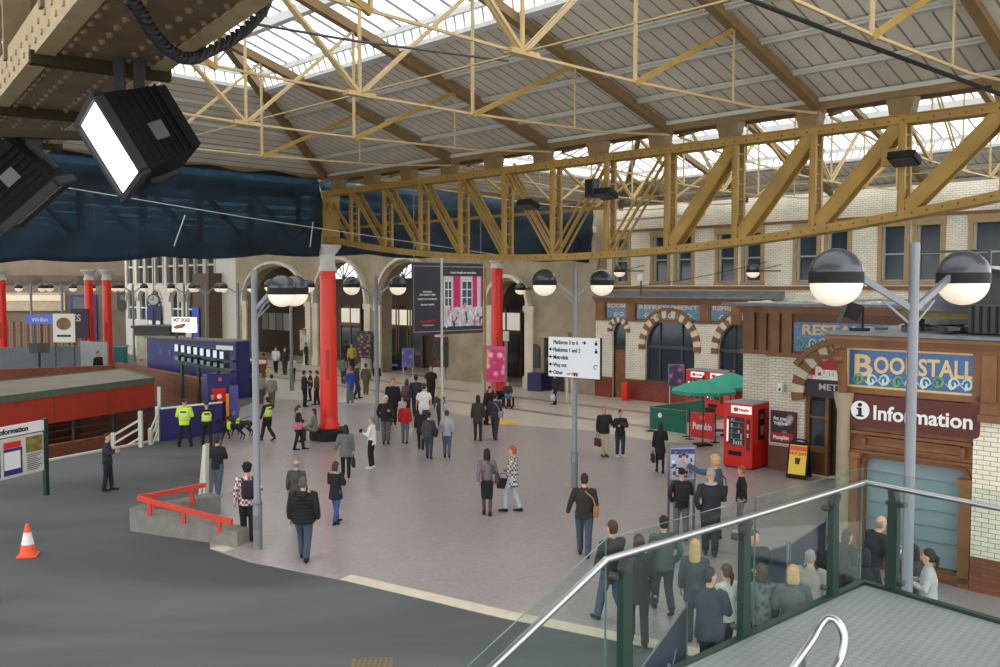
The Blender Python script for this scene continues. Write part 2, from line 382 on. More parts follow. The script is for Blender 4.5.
# ---------------------------------------------------------------- subway pit
mb = MB(); n = len(pit)
for i in range(n):
    a, b = pit[i], pit[(i+1) % n]; mb.quad((a[0], a[1], -2.8), (b[0], b[1], -2.8), (b[0], b[1], -.15), (a[0], a[1], -.15))
st(mb.obj('wall_pit', M['brick']))
mb = MB(); v = [mb.b.verts.new((p[0], p[1], -2.8)) for p in pit]; mb.b.faces.new(v); st(mb.obj('floor', mat('pit_floor', s2l(60, 58, 56), .8)))
mb = MB()
for (a, b) in ((pit[0], pit[1]),):
    a = Vector((*a, 0)); b = Vector((*b, 0)); d = (b-a).normalized(); n_ = Vector((-d.y, d.x, 0))
    mb.prism([a+n_*.02, b+n_*.02, b-n_*.16, a-n_*.16], (0, 0, .06))
st(mb.obj('trim_3', mat('kerb', s2l(190, 190, 184), .8)))
# inner brick partition seen below the canopy
mb = MB(); a = Vector((-19.6, 27.5, -2.8)); b = Vector((-15.2, 35.9, -2.8)); mb.beam(a+Vector((0, 0, 1.35)), b+Vector((0, 0, 1.35)), .25, 2.7); st(mb.obj('wall_pit_inner', M['brick']))
# canopy over the subway steps
cq = [(-19.0, 29.4), (-15.0, 38.8), (-18.2, 43.2), (-22.6, 33.6)]
T = thing('subway_canopy', 'long red-sided canopy with a flat grey roof over the subway steps', 'canopy')
mb = MB(); mb.prism([(x, y, 1.66) for x, y in cq], (0, 0, .16)); mb.obj('roof', mat('felt_roof', s2l(128, 122, 108), .85, noise=.25, nscale=.8), T)
mb = MB()
for k in range(4):
    a = Vector((*cq[k], 1.72)); b = Vector((*cq[(k+1) % 4], 1.72)); mb.beam(a, b, .12, .26)
mb.obj('roof_edge', mat('mossy_edge', s2l(88, 98, 82), .8, noise=.2), T)
for k, (a, b) in enumerate(((cq[0], cq[1]), (cq[1], cq[2]))):
    a = Vector((*a, 0)); b = Vector((*b, 0)); nn = 4 if k == 0 else 2
    for i in range(nn):
        p = a+(b-a)*(i/nn+.002); q = a+(b-a)*((i+1)/nn-.002)
        mb = MB(); mb.beam(p+Vector((0, 0, 1.1)), q+Vector((0, 0, 1.1)), .05, 1.05); mb.obj('side_panel', M['redp'], T)
for i in range(6):
    p = Vector((*cq[0], 0))+(Vector((*cq[1], 0))-Vector((*cq[0], 0)))*(i/5*.98+.01)+Vector((-.15, .1, 0))
    mb = MB(); mb.beam((p.x, p.y, -2.78), (p.x, p.y, 1.64), .09, .09); mb.obj('post', M['dgrey'], T)
mb = MB()
for z in (-.1, .2, .42):
    mb.beam(Vector((*cq[0], z))+Vector((-.15, .1, 0)), Vector((*cq[1], z))+Vector((-.15, .1, 0)), .04, .05)
mb.obj('rail', M['dgrey'], T)
# twisted foliage-like clutter at the canopy's open end is left dark: steel trestle
T = thing('steel_trestle', 'dark steel trestle at the open end of the red subway canopy', 'trestle')
mb = MB(); a = Vector((-20.2, 28.2, 0)); b = Vector((-22.6, 33.0, 0))
for i in range(5):
    p = a+(b-a)*i/4; mb.beam((p.x, p.y, -2.8), (p.x, p.y, 1.5), .08, .08)
for i in range(4):
    p = a+(b-a)*i/4; q = a+(b-a)*(i+1)/4
    mb.beam((p.x, p.y, .1), (q.x, q.y, 1.4), .06, .06); mb.beam((p.x, p.y, 1.4), (q.x, q.y, .1), .06, .06)
mb.obj('frame', M['dgrey'], T)
# green skip down by the stairs
T = thing('waste_skip', 'green waste bin standing in the subway well beside the stair rails', 'bin', (-14.0, 37.2, -2.8), R(65))
mb = MB(); mb.box((0, 0, 1.0), (2.4, 1.2, 1.7), bev=.04)
for i in range(5): mb.box((-1+.5*i, -.62, 1.0), (.08, .06, 1.5))
mb.obj('body', mat('bin_green', s2l(24, 66, 44), .6), T)
mb = MB(); mb.box((0, 0, 1.9), (2.46, 1.26, .1), bev=.03); mb.obj('lid', MATS['bin_green'], T)
for sx in (-1, 1):
    for sy in (-1, 1):
        mb = MB(); mb.tube([(sx*.9, sy*.45-.04, .08), (sx*.9, sy*.45+.04, .08)], .08, 12); mb.obj('wheel', M['black'], T)
# stair rails going down (white)
def whiterail(a, b, label, name='stair_rail', drop=0):
    T = thing(name, label, 'railing'); a = Vector(a); b = Vector(b)
    for i in range(2):
        p = a+(b-a)*i; mb = MB(); mb.beam(p, p+Vector((0, 0, 1.3 if i else 1.1)), .13, .13); mb.obj('post', M['offw'], T)
    for h in (.35, .7, 1.0):
        mb = MB(); mb.beam(a+Vector((0, 0, h)), b+Vector((0, 0, h)), .05, .07); mb.obj('rail', M['offw'], T)
ax = G(126, 447); bx = G(141, 447); cx_ = G(158, 441)
whiterail((ax.x-.5, ax.y+.1, -.6), (bx.x, bx.y, .0), 'white sloping hand rails at the head of the subway stairs, left pair')
whiterail((bx.x+.15, bx.y+.5, -.5), (cx_.x, cx_.y, .0), 'white sloping hand rails beside the blue hoarding at the subway stairs')
mb = MB(); p = G(158, 441); mb.beam((p.x-.02, p.y+.25, 0), (p.x-.02, p.y+.25, 2.0), .1, .1)
tag(mb.obj('white_post', M['offw']), 'tall white post at the left end of the blue hoarding', 'post')
# blue hoarding
def hoard(a, b, h, label, m, coping=True, z0=0, name='hoarding', panels=2, t=.08):
    T = thing(name, label, 'hoarding'); a = Vector(a); b = Vector(b)
    for i in range(panels):
        mb = MB(); p = a+(b-a)*(i/panels); q = a+(b-a)*((i+1)/panels-.002)
        mb.beam(p+Vector((0, 0, z0+h/2)), q+Vector((0, 0, z0+h/2)), t, h); mb.obj('panel', m, T)
    if coping:
        mb = MB(); mb.beam(a+Vector((0, 0, z0+h+.02)), b+Vector((0, 0, z0+h+.02)), t+.08, .05); mb.obj('coping', M['white'], T)
    return T
hoard(G(161, 441), G(222, 433), 1.2, 'low royal blue hoarding with a white top rail behind the police officers', M['navy'], panels=3)
# blue phone booth
g = G(222, 433.5); T = thing('phone_booth', 'tall navy blue booth panel holding a red telephone panel', 'phone booth', (g.x-.42, g.y+.75, 0), R(38))
mb = MB(); mb.box((0, 0, 1.15), (.95, .5, 2.3), bev=.02); mb.obj('body', M['navy'], T)
mb = MB(); mb.box((-.02, -.28, 1.45), (.55, .06, .55), bev=.02); mb.obj('phone_panel', M['redm'], T)
mb = MB(); mb.tube([(-.02, -.32, 1.4), (-.02, -.33, 1.4)], .1, 14); mb.obj('phone_dial', M['white'], T)
mb = MB(); mb.box((.05, -.262, 2.08), (.12, .02, .14)); mb.obj('sticker', mat('pink', s2l(230, 90, 110), .6), T)
g = G(226, 432); T = thing('bollard', 'yellow and violet striped post beside the blue phone booth', 'bollard', (g.x, g.y+.25, 0), R(20))
mb = MB(); mb.box((0, 0, .75), (.12, .12, 1.5)); mb.obj('post', mat('amber', s2l(230, 150, 40), .6), T)
mb = MB(); mb.box((.25, .15, .9), (.36, .2, 1.8), bev=.03); mb.obj('panel', mat('violet', s2l(76, 72, 150), .5), T)
# departure monitors
g0 = S(180, 352, 37.2); g1 = S(233, 352, 35.4)
T = thing('departure_board', 'green framed rack of small departure screens beside the blue hoarding', 'departure board', (g0.x, g0.y, 0), math.atan2(g1.y-g0.y, g1.x-g0.x))
L = (g1-g0).length
for i, x in enumerate((.12, L*.36, L*.72)):
    mb = MB(); mb.beam((x, 0, 0), (x, 0, 3.0), .11, .11); mb.obj('post', M['green'], T)
mb = MB(); mb.beam((-.15, 0, 3.06), (L+.1, 0, 2.84), .2, .12); mb.beam((-.15, -.1, 2.66), (L+.1, -.1, 2.44), .2, .1); mb.obj('beam', M['green'], T)
for r_ in range(2):
    for i in range(8):
        x = .05+(L-.1)*(i+.5)/8; z = (3.28 if r_ == 0 else 2.86)-.22*x/L
        mb = MB(); mb.box((x, -.2, z), (.23, .3, .34 if r_ == 0 else .2), bev=.01); f_ = mb.obj('monitor', M['dgrey'] if r_ == 0 else M['green'], T)
        mb = MB(); mb.box((x, -.36, z), (.2, .02, .28 if r_ == 0 else .16)); mb.obj('screen', mat('screen_lit', s2l(196, 206, 222), .3, emit=(.7, .78, .95), es=.25) if r_ == 0 else mat('screen_dim', s2l(110, 130, 150), .3), f_)
# low brick wall beyond the canopy, grey and blue hoardings, kiosks
def lowwall(a, b, z1, name='wall_low', m=None, t=.35):
    mb = MB(); a = Vector(a); b = Vector(b); mb.beam(a+Vector((0, 0, z1/2)), b+Vector((0, 0, z1/2)), t, z1); o = st(mb.obj(name, m or M['brick'])); return o
w0 = S(-30, 380, 47); w1 = S(118, 380, 50); w2 = S(212, 395, 40.5)
lowwall((w0.x, w0.y, 0), (w1.x, w1.y, 0), 1.4); lowwall((w1.x, w1.y, 0), (w2.x, w2.y, 0), 1.55, 'wall_low_ramp')
h0 = S(-12, 380, 54); h1 = S(84, 380, 55.5); h2 = S(112, 380, 54)
hoard((h0.x, h0.y, 0), (h1.x, h1.y, 0), 2.1, 'long plain grey hoarding in front of the distant shops', mat('hoard_grey', s2l(112, 120, 128), .7, noise=.12), False, panels=4)
hoard((h1.x, h1.y-.3, 0), (h2.x, h2.y-.5, 0), 2.45, 'pale grey hoarding panel with posters beside the pair of red columns', mat('hoard_pale', s2l(150, 152, 154), .7, noise=.12), False, panels=1)
T = thing('framed_notice', 'dark framed notice panel on a single post before the grey hoarding', 'notice', S(40, 380, 53) - Vector((0, 0, S(40, 380, 53).z)))
mb = MB(); mb.beam((0, 0, 0), (0, 0, 1.9), .09, .09); mb.obj('post', M['black'], T)
mb = MB(); mb.box((0, 0, 2.15), (1.15, .08, .6)); mb.obj('panel', M['dgrey'], T)
mb = MB(); mb.box((.15, -.05, 2.15), (.5, .02, .45)); mb.obj('notice', M['dwood'], T)
# photo sign
p = S(64.5, 328, 52)
T = thing('picture_sign', 'tall white picture board of a round dish above the grey hoarding', 'sign', (p.x, p.y, 0))
for sx in (-.55, .55):
    mb = MB(); mb.beam((sx, 0, 0), (sx, 0, 4.2), .06, .06); mb.obj('post', M['dgrey'], T)
mb = MB(); mb.box((0, -.05, p.z), (1.25, .06, 1.65)); mb.obj('panel', mat('sign_pale', s2l(206, 204, 190), .6, emit=(1, 1, .9), es=.08), T)
mb = MB(); mb.tube([(0, -.09, p.z+.25), (0, -.1, p.z+.25)], [(.42, .36), (.42, .36)], 20); mb.obj('picture', mat('dish', s2l(130, 100, 66), .6, noise=.5, nscale=5), T)
mb = MB(); mb.box((0, -.09, p.z-.45), (.8, .02, .12)); mb.obj('caption', M['green'], T)
# blue kiosk with hot dog sign
k0 = S(147, 350, 50); k1 = S(236, 352, 46)
T = thing('food_kiosk', 'long navy blue food kiosk under the lit hot dog sign', 'kiosk', (k0.x, k0.y, 0), math.atan2(k1.y-k0.y, k1.x-k0.x)); L = (k1-k0).length
zt = S(190, 340, 48).z
mb = MB(); mb.bb(0, L, 0, .9, 0, zt); mb.obj('body', M['navy'], T)
mb = MB(); mb.bb(-.1, L+.05, -.15, 1.0, zt, zt+.08); mb.obj('roof', mat('kiosk_roof', s2l(120, 116, 108), .8, noise=.2), T)
for i in range(2):
    mb = MB(); mb.tube([(.9+.75*i+.35, -.02, zt-.75), (.9+.75*i+.35, 0, zt-.75)], .16, 16); mb.obj('emblem', mat('navy_light', s2l(70, 76, 150), .5), T)
mb = MB(); mb.bb(L-1.5, L-.2, -.03, 0, zt-.42, zt-.2); mb.obj('name_strip', M['white'], T)
hs0 = S(172, 332, 47.5); hs1 = S(195, 331, 46.8); hz0 = hs0.z; hz1 = S(172, 317, 47.5).z
T = thing('hot_dog_sign', 'white lit sign reading HOT DOGS with a picture of one', 'sign', (hs0.x, hs0.y, 0), math.atan2(hs1.y-hs0.y, hs1.x-hs0.x)); L = (hs1-hs0).length
mb = MB(); mb.bb(0, L, 0, .15, hz0, hz1); mb.obj('panel', mat('lit_sign', s2l(235, 235, 230), .4, emit=(1, 1, .97), es=.55), T)
for xx in (.25, L-.25):
    mb = MB(); mb.bb(xx-.04, xx+.04, .04, .1, zt+.08, hz0); mb.obj('leg', M['dgrey'], T)
text('HOT DOGS', .27, mat('rust_text', s2l(150, 66, 40), .6), T, (.1, -.02, hz1-.24), bold=.012, sx=.85)
mb = MB(); mb.tube([(.25, -.03, hz0+.22), (.4, -.05, hz0+.28), (.75, -.05, hz0+.33), (.95, -.03, hz0+.4)], [.05, .1, .1, .05], 10); mb.obj('bun_picture', mat('bun', s2l(205, 120, 50), .6), T, smooth=True)
mb = MB(); mb.tube([(.22, -.09, hz0+.27), (.6, -.12, hz0+.36), (1.0, -.09, hz0+.45)], .035, 8); mb.obj('sausage_picture', mat('saus', s2l(170, 50, 25), .5), T, smooth=True)
# brown kiosk base with white coping, black bin
k0 = S(231, 390, 49); k1 = S(263, 395, 47.4)
lowwall((k0.x, k0.y, 0), (k1.x, k1.y, 0), 1.7, 'wall_low_kiosk')
mb = MB(); mb.beam((k0.x, k0.y, 1.78), (k1.x, k1.y, 1.78), .5, .16); st(mb.obj('trim_4', M['white']))
p = G(248, 396.5)
T = thing('litter_bin', 'black litter bin against the brown brick counter by the lamp post', 'bin', (p.x, p.y, 0))
mb = MB(); mb.lathe([(.26, 0), (.3, .05), (.31, .95), (.27, 1.0)]); mb.obj('body', M['black'], T, smooth=True)
mb = MB(); mb.lathe([(.3, .98), (.31, 1.05), (.2, 1.2), (.02, 1.25)]); mb.obj('lid', M['dgrey'], T, smooth=True)
# small things before the hoardings
p = G(121, 378); T = thing('utility_box', 'teal cabinet between the red columns and the dark sign post', 'cabinet', (p.x, p.y, 0))
mb = MB(); mb.box((0, 0, 1.0), (.7, .6, 2.0), bev=.04); mb.obj('body', mat('tealbox', s2l(60, 130, 126), .6), T)
mb = MB(); mb.box((0, -.31, 1.0), (.56, .03, 1.7)); mb.obj('door', MATS['tealbox'], T)
# ---------------------------------------------------------------- low concrete walls with red rails
c0 = G(130, 531); c1 = G(237.5, 547); c2 = G(209, 512)
def taper(a, b, z0, z1, t, nm):
    a = Vector(a); b = Vector(b); d = (b-a).normalized(); n = Vector((-d.y, d.x, 0)); mb = MB()
    v = [a, b, b+n*t, a+n*t]; lo = [mb.b.verts.new((p.x, p.y, 0)) for p in v]; hi = [mb.b.verts.new((p.x, p.y, z)) for p, z in zip(v, (z0, z1, z1, z0))]
    mb.b.faces.new(lo); mb.b.faces.new(hi)
    for i in range(4): mb.b.faces.new((lo[i], lo[(i+1) % 4], hi[(i+1) % 4], hi[i]))
    mb.obj('wall_low', M['conc']) and None
    return a, b, n
T = thing('ramp_wall', 'low wedge of concrete walls with red hand rails around the ramp', 'wall')
def wedge(a, b, z0, z1, t):
    a = Vector(a); b = Vector(b); d = (b-a).normalized(); n = Vector((-d.y, d.x, 0)); mb = MB()
    v = [a, b, b+n*t, a+n*t]; lo = [mb.b.verts.new((p.x, p.y, 0.0)) for p in v]; hi = [mb.b.verts.new((p.x, p.y, z)) for p, z in zip(v, (z0, z1, z1, z0))]
    mb.b.faces.new(lo); mb.b.faces.new(hi)
    for i in range(4): mb.b.faces.new((lo[i], lo[(i+1) % 4], hi[(i+1) % 4], hi[i]))
    mb.obj('concrete_wall', M['conc'], T); return n
n1_ = wedge(c0, c1, .55, .34, .4)
n2_ = wedge(c2, c0+Vector((.3, .35, 0)), .5, .55, .45)
def redrail(p, q, h0, h1, n):
    for i in range(n):
        t = (i+.35)/(n-.3); a = p+(q-p)*t; mb = MB(); z = h0[0]+(h1[0]-h0[0])*t; z2 = h0[1]+(h1[1]-h0[1])*t
        mb.beam((a.x, a.y, z), (a.x, a.y, z2), .08, .08); mb.obj('post', M['red2'], T)
    mb = MB(); mb.beam((p.x, p.y, h0[1]), (q.x, q.y, h1[1]), .07, .11); mb.obj('rail', M['red2'], T)
M['red2'] = mat('rail_red', s2l(205, 62, 48), .5)
ra = G(138, 498, .85); rb = G(232, 522, .62); redrail(ra, rb, (.5, .85), (.32, .62), 3)
rc = G(205, 485, .85); redrail(rc, ra+Vector((0, .05, 0)), (.4, .85), (.5, .85), 2)
p = G(207, 506); mb = MB(); mb.box((0, 0, .8), (.07, .3, 1.6), rx=R(-4)); mb.box((-.1, .1, .8), (.07, .3, 1.6), ry=R(6))
tag(mb.obj('leaning_board', M['offw'], loc=(p.x-.05, p.y+.1, 0.0)), 'pale board standing behind the low concrete wall beside the man in jeans', 'board')
# cone
p = G(28, 556); T = thing('traffic_cone', 'orange and white traffic cone on the dark asphalt', 'traffic cone', (p.x, p.y, 0), .3)
mb = MB(); mb.box((0, 0, .02), (.4, .4, .04), bev=.015); mb.lathe([(.17, .04), (.155, .1), (.125, .26)]); mb.obj('base', mat('cone_orange', s2l(236, 88, 40), .5), T)
mb = MB(); mb.lathe([(.127, .26), (.075, .52)]); mb.obj('reflective_band', mat('cone_white', s2l(230, 225, 225), .4), T, smooth=True)
mb = MB(); mb.lathe([(.075, .52), (.04, .68), (.035, .7), (.02, .71)]); mb.obj('tip', MATS['cone_orange'], T, smooth=True)
# information board, left
a = G(46.5, 495); b = S(-34, 495, 22.2); b.z = 0; ang = math.atan2(a.y-b.y, a.x-b.x); L = (a-b).length
T = thing('information_board', 'green framed notice board headed Information at the left edge', 'notice board', (b.x, b.y, 0), ang)
for x in (0, L):
    mb = MB(); mb.box((x, 0, 1.07), (.12, .12, 2.14), bev=.01); mb.obj('post', M['green'], T)
mb = MB(); mb.bb(.1, L-.07, -.04, .04, 1.82, 2.1); hd = mb.obj('header', M['white'], T)
text('Information', .21, M['black'], hd, (L-1.62, -.055, 1.9), bold=.004)
for x0, x1, c in ((L-1.28, L-.12-.52, 'a'), (L-.55, L-.1, 'b'), (.1, L-1.32, 'c')):
    pass
for i, (x0, x1) in enumerate(((L-.74, L-.09), (L-1.45, L-.79), (L-2.2, L-1.5))):
    mb = MB(); mb.bb(x0, x1, -.03, .03, .72, 1.78); f_ = mb.obj('notice_frame', M['offw'], T)
    if i == 0:
        mb = MB(); mb.bb(x0+.05, x1-.05, -.05, -.03, 1.3, 1.72); mb.obj('picture', mat('market', s2l(140, 120, 60), .6, noise=.7, nscale=6, col2=s2l(60, 80, 40)), f_)
        mb = MB()
        for k in range(9): mb.bb(x0+.07, x1-.07-.08*(k % 3), -.045, -.03, 1.22-.05*k, 1.235-.05*k)
        mb.obj('text_lines', M['dgrey'], f_)
    else:
        mb = MB(); mb.bb(x0+.02, x1-.05, -.05, -.03, .8, 1.5); mb.obj('notice', M['navy'], f_)
        mb = MB(); mb.bb(x0+.02, x1-.12, -.06, -.05, .95, 1.42); mb.obj('sheet', M['white'], f_)
        mb = MB(); mb.bb(x0+.02, x1-.1, -.06, -.05, 1.52, 1.68); mb.obj('red_band', M['redm'], f_)
p = G(-1.5, 602); T = thing('notice_post', 'green post and pale board cut by the left picture edge', 'sign post', (p.x, p.y, 0))
mb = MB(); mb.box((-.06, 0, .95), (.12, .12, 1.9)); mb.obj('post', M['green'], T)
mb = MB(); mb.box((-.48, -.02, 1.95), (.98, .05, 1.5)); mb.obj('board', M['white'], T)
# ================================================================ FACADE A (long wall) in frame FA
L0 = FA.o
WIN = [0]
def win_no(pref='window'):
    WIN[0] += 1; return '%s_%d' % (pref, WIN[0])
def q(px, d=0.): return FA.hit(px, 300, d)[0]
def zA(px, py): return FA.hit(px, py)[1]
ZC = 5.05
qa0, qa1 = q(596), q(775)
wq = (q(645.8), q(695)); w2a = q(719); w2 = (w2a, w2a+(wq[1]-wq[0])); dq = (q(612.7), q(626))
zsp = 2.28; sill = zA(650, 380.6)
holes = [archhole(dq[0], dq[1], 0.02, zA(612, 332)+.1, 12), archhole(wq[0], wq[1], sill, zA(646, 345.6)), archhole(w2[0], w2[1], sill, zA(646, 345.6))]
ZSP = zA(646, 345.6); ZSD = zA(612, 332)+.1
mb = MB(); mb.plate([(qa0, 0), (qa1, 0), (qa1, ZC), (qa0, ZC)], holes, .4); st(mb.obj('wall_right', M['tile'], loc=L0, rz=A45))
# red brick base
mb = MB()
for a, b in ((qa0, dq[0]), (dq[1], qa1)): mb.bb(a, b, -.06, 0, 0, sill-.08)
st(mb.obj('baseboard_right', M['rbase'], loc=L0, rz=A45))
mb = MB()
for a, b in ((qa0, dq[0]), (dq[1], qa1)): mb.bb(a, b, -.1, 0, sill-.1, sill)
mb.bb(qa0, qa1, -.06, 0, ZC-.95-.1, ZC-.95)
mb.bb(qa0, qa1, -.12, 0, ZC-.12, ZC); mb.bb(qa0, qa1, -.22, 0, ZC, ZC+.1); mb.bb(qa0, qa1, -.32, 0, ZC+.1, ZC+.16)
st(mb.obj('trim_5', M['terra'], loc=L0, rz=A45))
mb = MB(); mb.bb(qa0, qa1, -.03, 0, ZC-.95, ZC-.12); st(mb.obj('trim_6', M['terrad'], loc=L0, rz=A45))
mb = MB()
for p in (602, 632, 706.5, 738):
    a = q(p); mb.bb(a-.28, a+.28, -.12, 0, ZC-1.0, ZC-.1); mb.bb(a-.2, a+.2, -.15, -.12, ZC-.9, ZC-.2)
st(mb.obj('trim_7', M['terra'], loc=L0, rz=A45))
# lead ledge
mb = MB(); mb.prism([(qa0, -.4, ZC+.16), (qa0, .9, ZC+.16), (qa0, .9, ZC+.5), (qa0, -.4, ZC+.22)], (qa1-qa0, 0, 0)); st(mb.obj('roof_ledge', M['lead'], loc=L0, rz=A45))
def voussoirs(mb, cx, cz, r0, r1, a0, a1, n, y0, y1, mats=(0, 1)):
    for i in range(n):
        t0 = a0+(a1-a0)*i/n; t1 = a0+(a1-a0)*(i+1)/n
        mb.m(mats[i % 2])
        p = [(cx+math.cos(t)*r, y0, cz+math.sin(t)*r) for t, r in ((t0, r0), (t1, r0), (t1, r1), (t0, r1))]
        mb.prism(p, (0, y1-y0, 0))
    mb.m(0)
mb = MB()
for (a, b), zs, n in ((wq, ZSP, 21), (w2, ZSP, 21), (dq, ZSD, 11)):
    r = (b-a)/2; voussoirs(mb, (a+b)/2, zs, r, r+.36 if n > 11 else r+.27, -.12, math.pi+.12, n, -.1, 0)
st(mb.obj('trim_8', [M['terra'], M['cream']], loc=L0, rz=A45))
mb = MB()
for (a, b), zs in ((wq, ZSP), (w2, ZSP)):
    r = (b-a)/2+.36
    for t0, t1 in zip(arcp((a+b)/2, zs, r+.06, .75, math.pi-.75, 14)[:-1], arcp((a+b)/2, zs, r+.06, .75, math.pi-.75, 14)[1:]):
        mb.beam((t0[0], -.09, t0[1]), (t1[0], -.09, t1[1]), .14, .13, (0, 1, 0))
st(mb.obj('trim_9', M['terra'], loc=L0, rz=A45))
mosaic = None
def mosaicmat():
    m = bpy.data.materials.new('mosaic'); m.use_nodes = True; nt = m.node_tree; b = nt.nodes['Principled BSDF']; b.inputs['Roughness'].default_value = .35
    tc = nt.nodes.new('ShaderNodeTexCoord'); v = nt.nodes.new('ShaderNodeTexVoronoi'); v.inputs['Scale'].default_value = 26
    nt.links.new(tc.outputs['Object'], v.inputs['Vector'])
    r = nt.nodes.new('ShaderNodeValToRGB'); e = r.color_ramp.elements
    e[0].position = 0; e[0].color = (*s2l(60, 100, 150), 1); e[1].position = 1; e[1].color = (*s2l(104, 144, 180), 1)
    sp = nt.nodes.new('ShaderNodeSeparateColor'); nt.links.new(v.outputs['Color'], sp.inputs[0]); nt.links.new(sp.outputs[0], r.inputs[0])
    nt.links.new(r.outputs[0], b.inputs['Base Color']); return m
M['mosaic'] = mosaicmat()
M['gold'] = mat('gold_letters', s2l(214, 186, 130), .4, noise=.15); M['scrollw'] = mat('scroll_white', s2l(196, 214, 206), .4); M['scrollg'] = mat('scroll_green', s2l(110, 160, 110), .4)
def scrolls(x0, x1, z0, z1, parent, y=-.03, seed=1, n=None, ht=.5):
    rnd = random.Random(seed); mb = MB(); n = n or max(3, int((x1-x0)/.33))
    h = (z1-z0)*ht
    for i in range(n):
        cx = x0+(x1-x0)*(i+.5)/n; cz = z0+h*.45+rnd.uniform(-.03, .03); s = 1 if i % 2 else -1; w = (x1-x0)/n*.55
        pts = []
        for k in range(13):
            t = k/12*2.4*math.pi; r = w*(1-.07*k)*.75; pts.append((cx+s*math.cos(t)*r, y, cz+math.sin(t)*h*.42*(1-.06*k)))
        mb.m(0 if i % 3 else 1); mb.tube(pts, [.012+.018*math.sin(math.pi*k/12) for k in range(13)], 6)
        mb.tube([(cx-w, y, cz), (cx-.3*w, y, cz-h*.3), (cx+w, y, cz+h*.1)], [.008, .028, .006], 6)
    return mb.obj('scrollwork', [M['scrollw'], M['scrollg']], parent)
def mosaic_sign(fr, x0, x1, z0, z1, words, label, d, size, seed, ht=.45):
    T = thing('mosaic_sign', label, 'sign', fr.o, fr.a, )
    T.location = fr.P(0, d)
    mb = MB(); mb.bb(x0, x1, -.02, .06, z0, z1); mb.obj('panel', M['mosaic'], T)
    if words:
        t = text(words, size, M['gold'], T, ((x0+x1)/2, -.03, z1-size*.86), bold=size*.03, align='CENTER')
        wdt = max(v.co.x for v in t.data.vertices)-min(v.co.x for v in t.data.vertices)
        k = (x1-x0)*.94/wdt; t.data.transform(Matrix.Diagonal((k, 1, 1, 1)))
    scrolls(x0+.08, x1-.08, z0+.02, z1, T, seed=seed, ht=ht)
    return T
mosaic_sign(FA, q(608), q(627), ZC-.9, ZC-.12, 'ROOM', 'small blue mosaic sign above the arched doorway at the far end', -.06, .27, 1)
mosaic_sign(FA, q(638), q(701), ZC-.9, ZC-.16, 'REFRESHMENT', 'wide blue mosaic sign over the fully seen arched window', -.06, .27, 2)
mosaic_sign(FA, q(712), q(768), ZC-.9, ZC-.16, 'REFRESHMENT', 'blue mosaic sign over the arched window partly hidden by the near wing', -.06, .27, 3)
def arched_window(a, b, z0, zs, lower=.55):
    W_ = sempty(win_no(), L0, A45); r = (b-a)/2; cx = (a+b)/2
    mb = MB(); mb.prism([(x, .2, z) for x, z in archhole(a, b, z0, zs)], (0, .03, 0)); mb.obj('pane', M['dglass'], W_)
    mb = MB()
    mb.bb(a, b, .1, .2, zs-.12, zs+.04)
    for x in (a+.05, b-.05, cx-r*.45, cx+r*.45): mb.bb(x-.05, x+.05, .12, .2, z0, zs)
    for x in (cx-r*.45, cx+r*.45): mb.bb(x-.035, x+.035, .12, .2, zs, zs+r*.88)
    pp = arcp(cx, zs, r-.04, 0, math.pi, 18)
    for p, q_ in zip(pp[:-1], pp[1:]): mb.beam((p[0], .15, p[1]), (q_[0], .15, q_[1]), .1, .1, (0, 1, 0))
    mb.bb(a, b, .1, .2, z0, z0+.1)
    mb.obj('window_frame', M['dgrey'], W_)
    mb = MB()
    for i in range(3):
        x0 = a+.14+(b-a-.2)*i/3; mb.bb(x0, x0+(b-a)/3-.3, .23, .24, z0+.15, zs-.25)
    mb.obj('blind', mat('blind', s2l(150, 158, 150), .8, noise=.1), W_)
    mb = MB(); mb.bb(a-.1, b+.1, -.14, .2, z0-.1, z0+.02); mb.obj('window_sill', M['terrad'], W_)
arched_window(*wq, sill, ZSP); arched_window(*w2, sill, ZSP)
D_ = sempty('door_1', L0, A45)
mb = MB(); mb.bb(dq[0]+.05, dq[1]-.05, .18, .24, .02, zA(620, 349)); mb.obj('door_panel', M['wood'], D_)
mb = MB(); mb.prism([(x, .2, z) for x, z in archhole(dq[0], dq[1], zA(620, 346), ZSD, 12)], (0, .03, 0)); mb.obj('pane', M['dglass'], D_)
mb = MB(); mb.bb(dq[0], dq[1], .12, .22, zA(620, 350), zA(620, 346)); mb.bb(dq[0], dq[0]+.07, .12, .22, 0, ZSD); mb.bb(dq[1]-.07, dq[1], .12, .22, 0, ZSD); mb.obj('door_frame', M['dwood'], D_)
# upper wall with sash windows (set back)
UD = .9
def hu(px, py): return FA.hit(px, py, UD)
LU = FA.P(0, UD)
uw = [(615.5, 628), (653.5, 667.5), (677, 691.5), (718.5, 734.5), (745, 761), (797, 817), (828, 848), (882, 905), (917, 941), (973, 1005)]
zt0, zb0 = 8.25, 5.98
holes = []; wins = []
for a, b in uw:
    a, b = hu(a, 250)[0], hu(b, 250)[0]; wins.append((a, b))
    holes.append([(a, zb0), (b, zb0), (b, zt0), ((a+b)/2+.3*(b-a), zt0+.14), ((a+b)/2, zt0+.2), ((a+b)/2-.3*(b-a), zt0+.14), (a, zt0)])
u0, u1 = hu(574, 250)[0], hu(1060, 250)[0]
mb = MB(); mb.plate([(u0, 4.5), (u1, 4.5), (u1, 10.4), (u0, 10.4)], holes, .4); st(mb.obj('wall_right_upper', M['tile'], loc=LU, rz=A45))
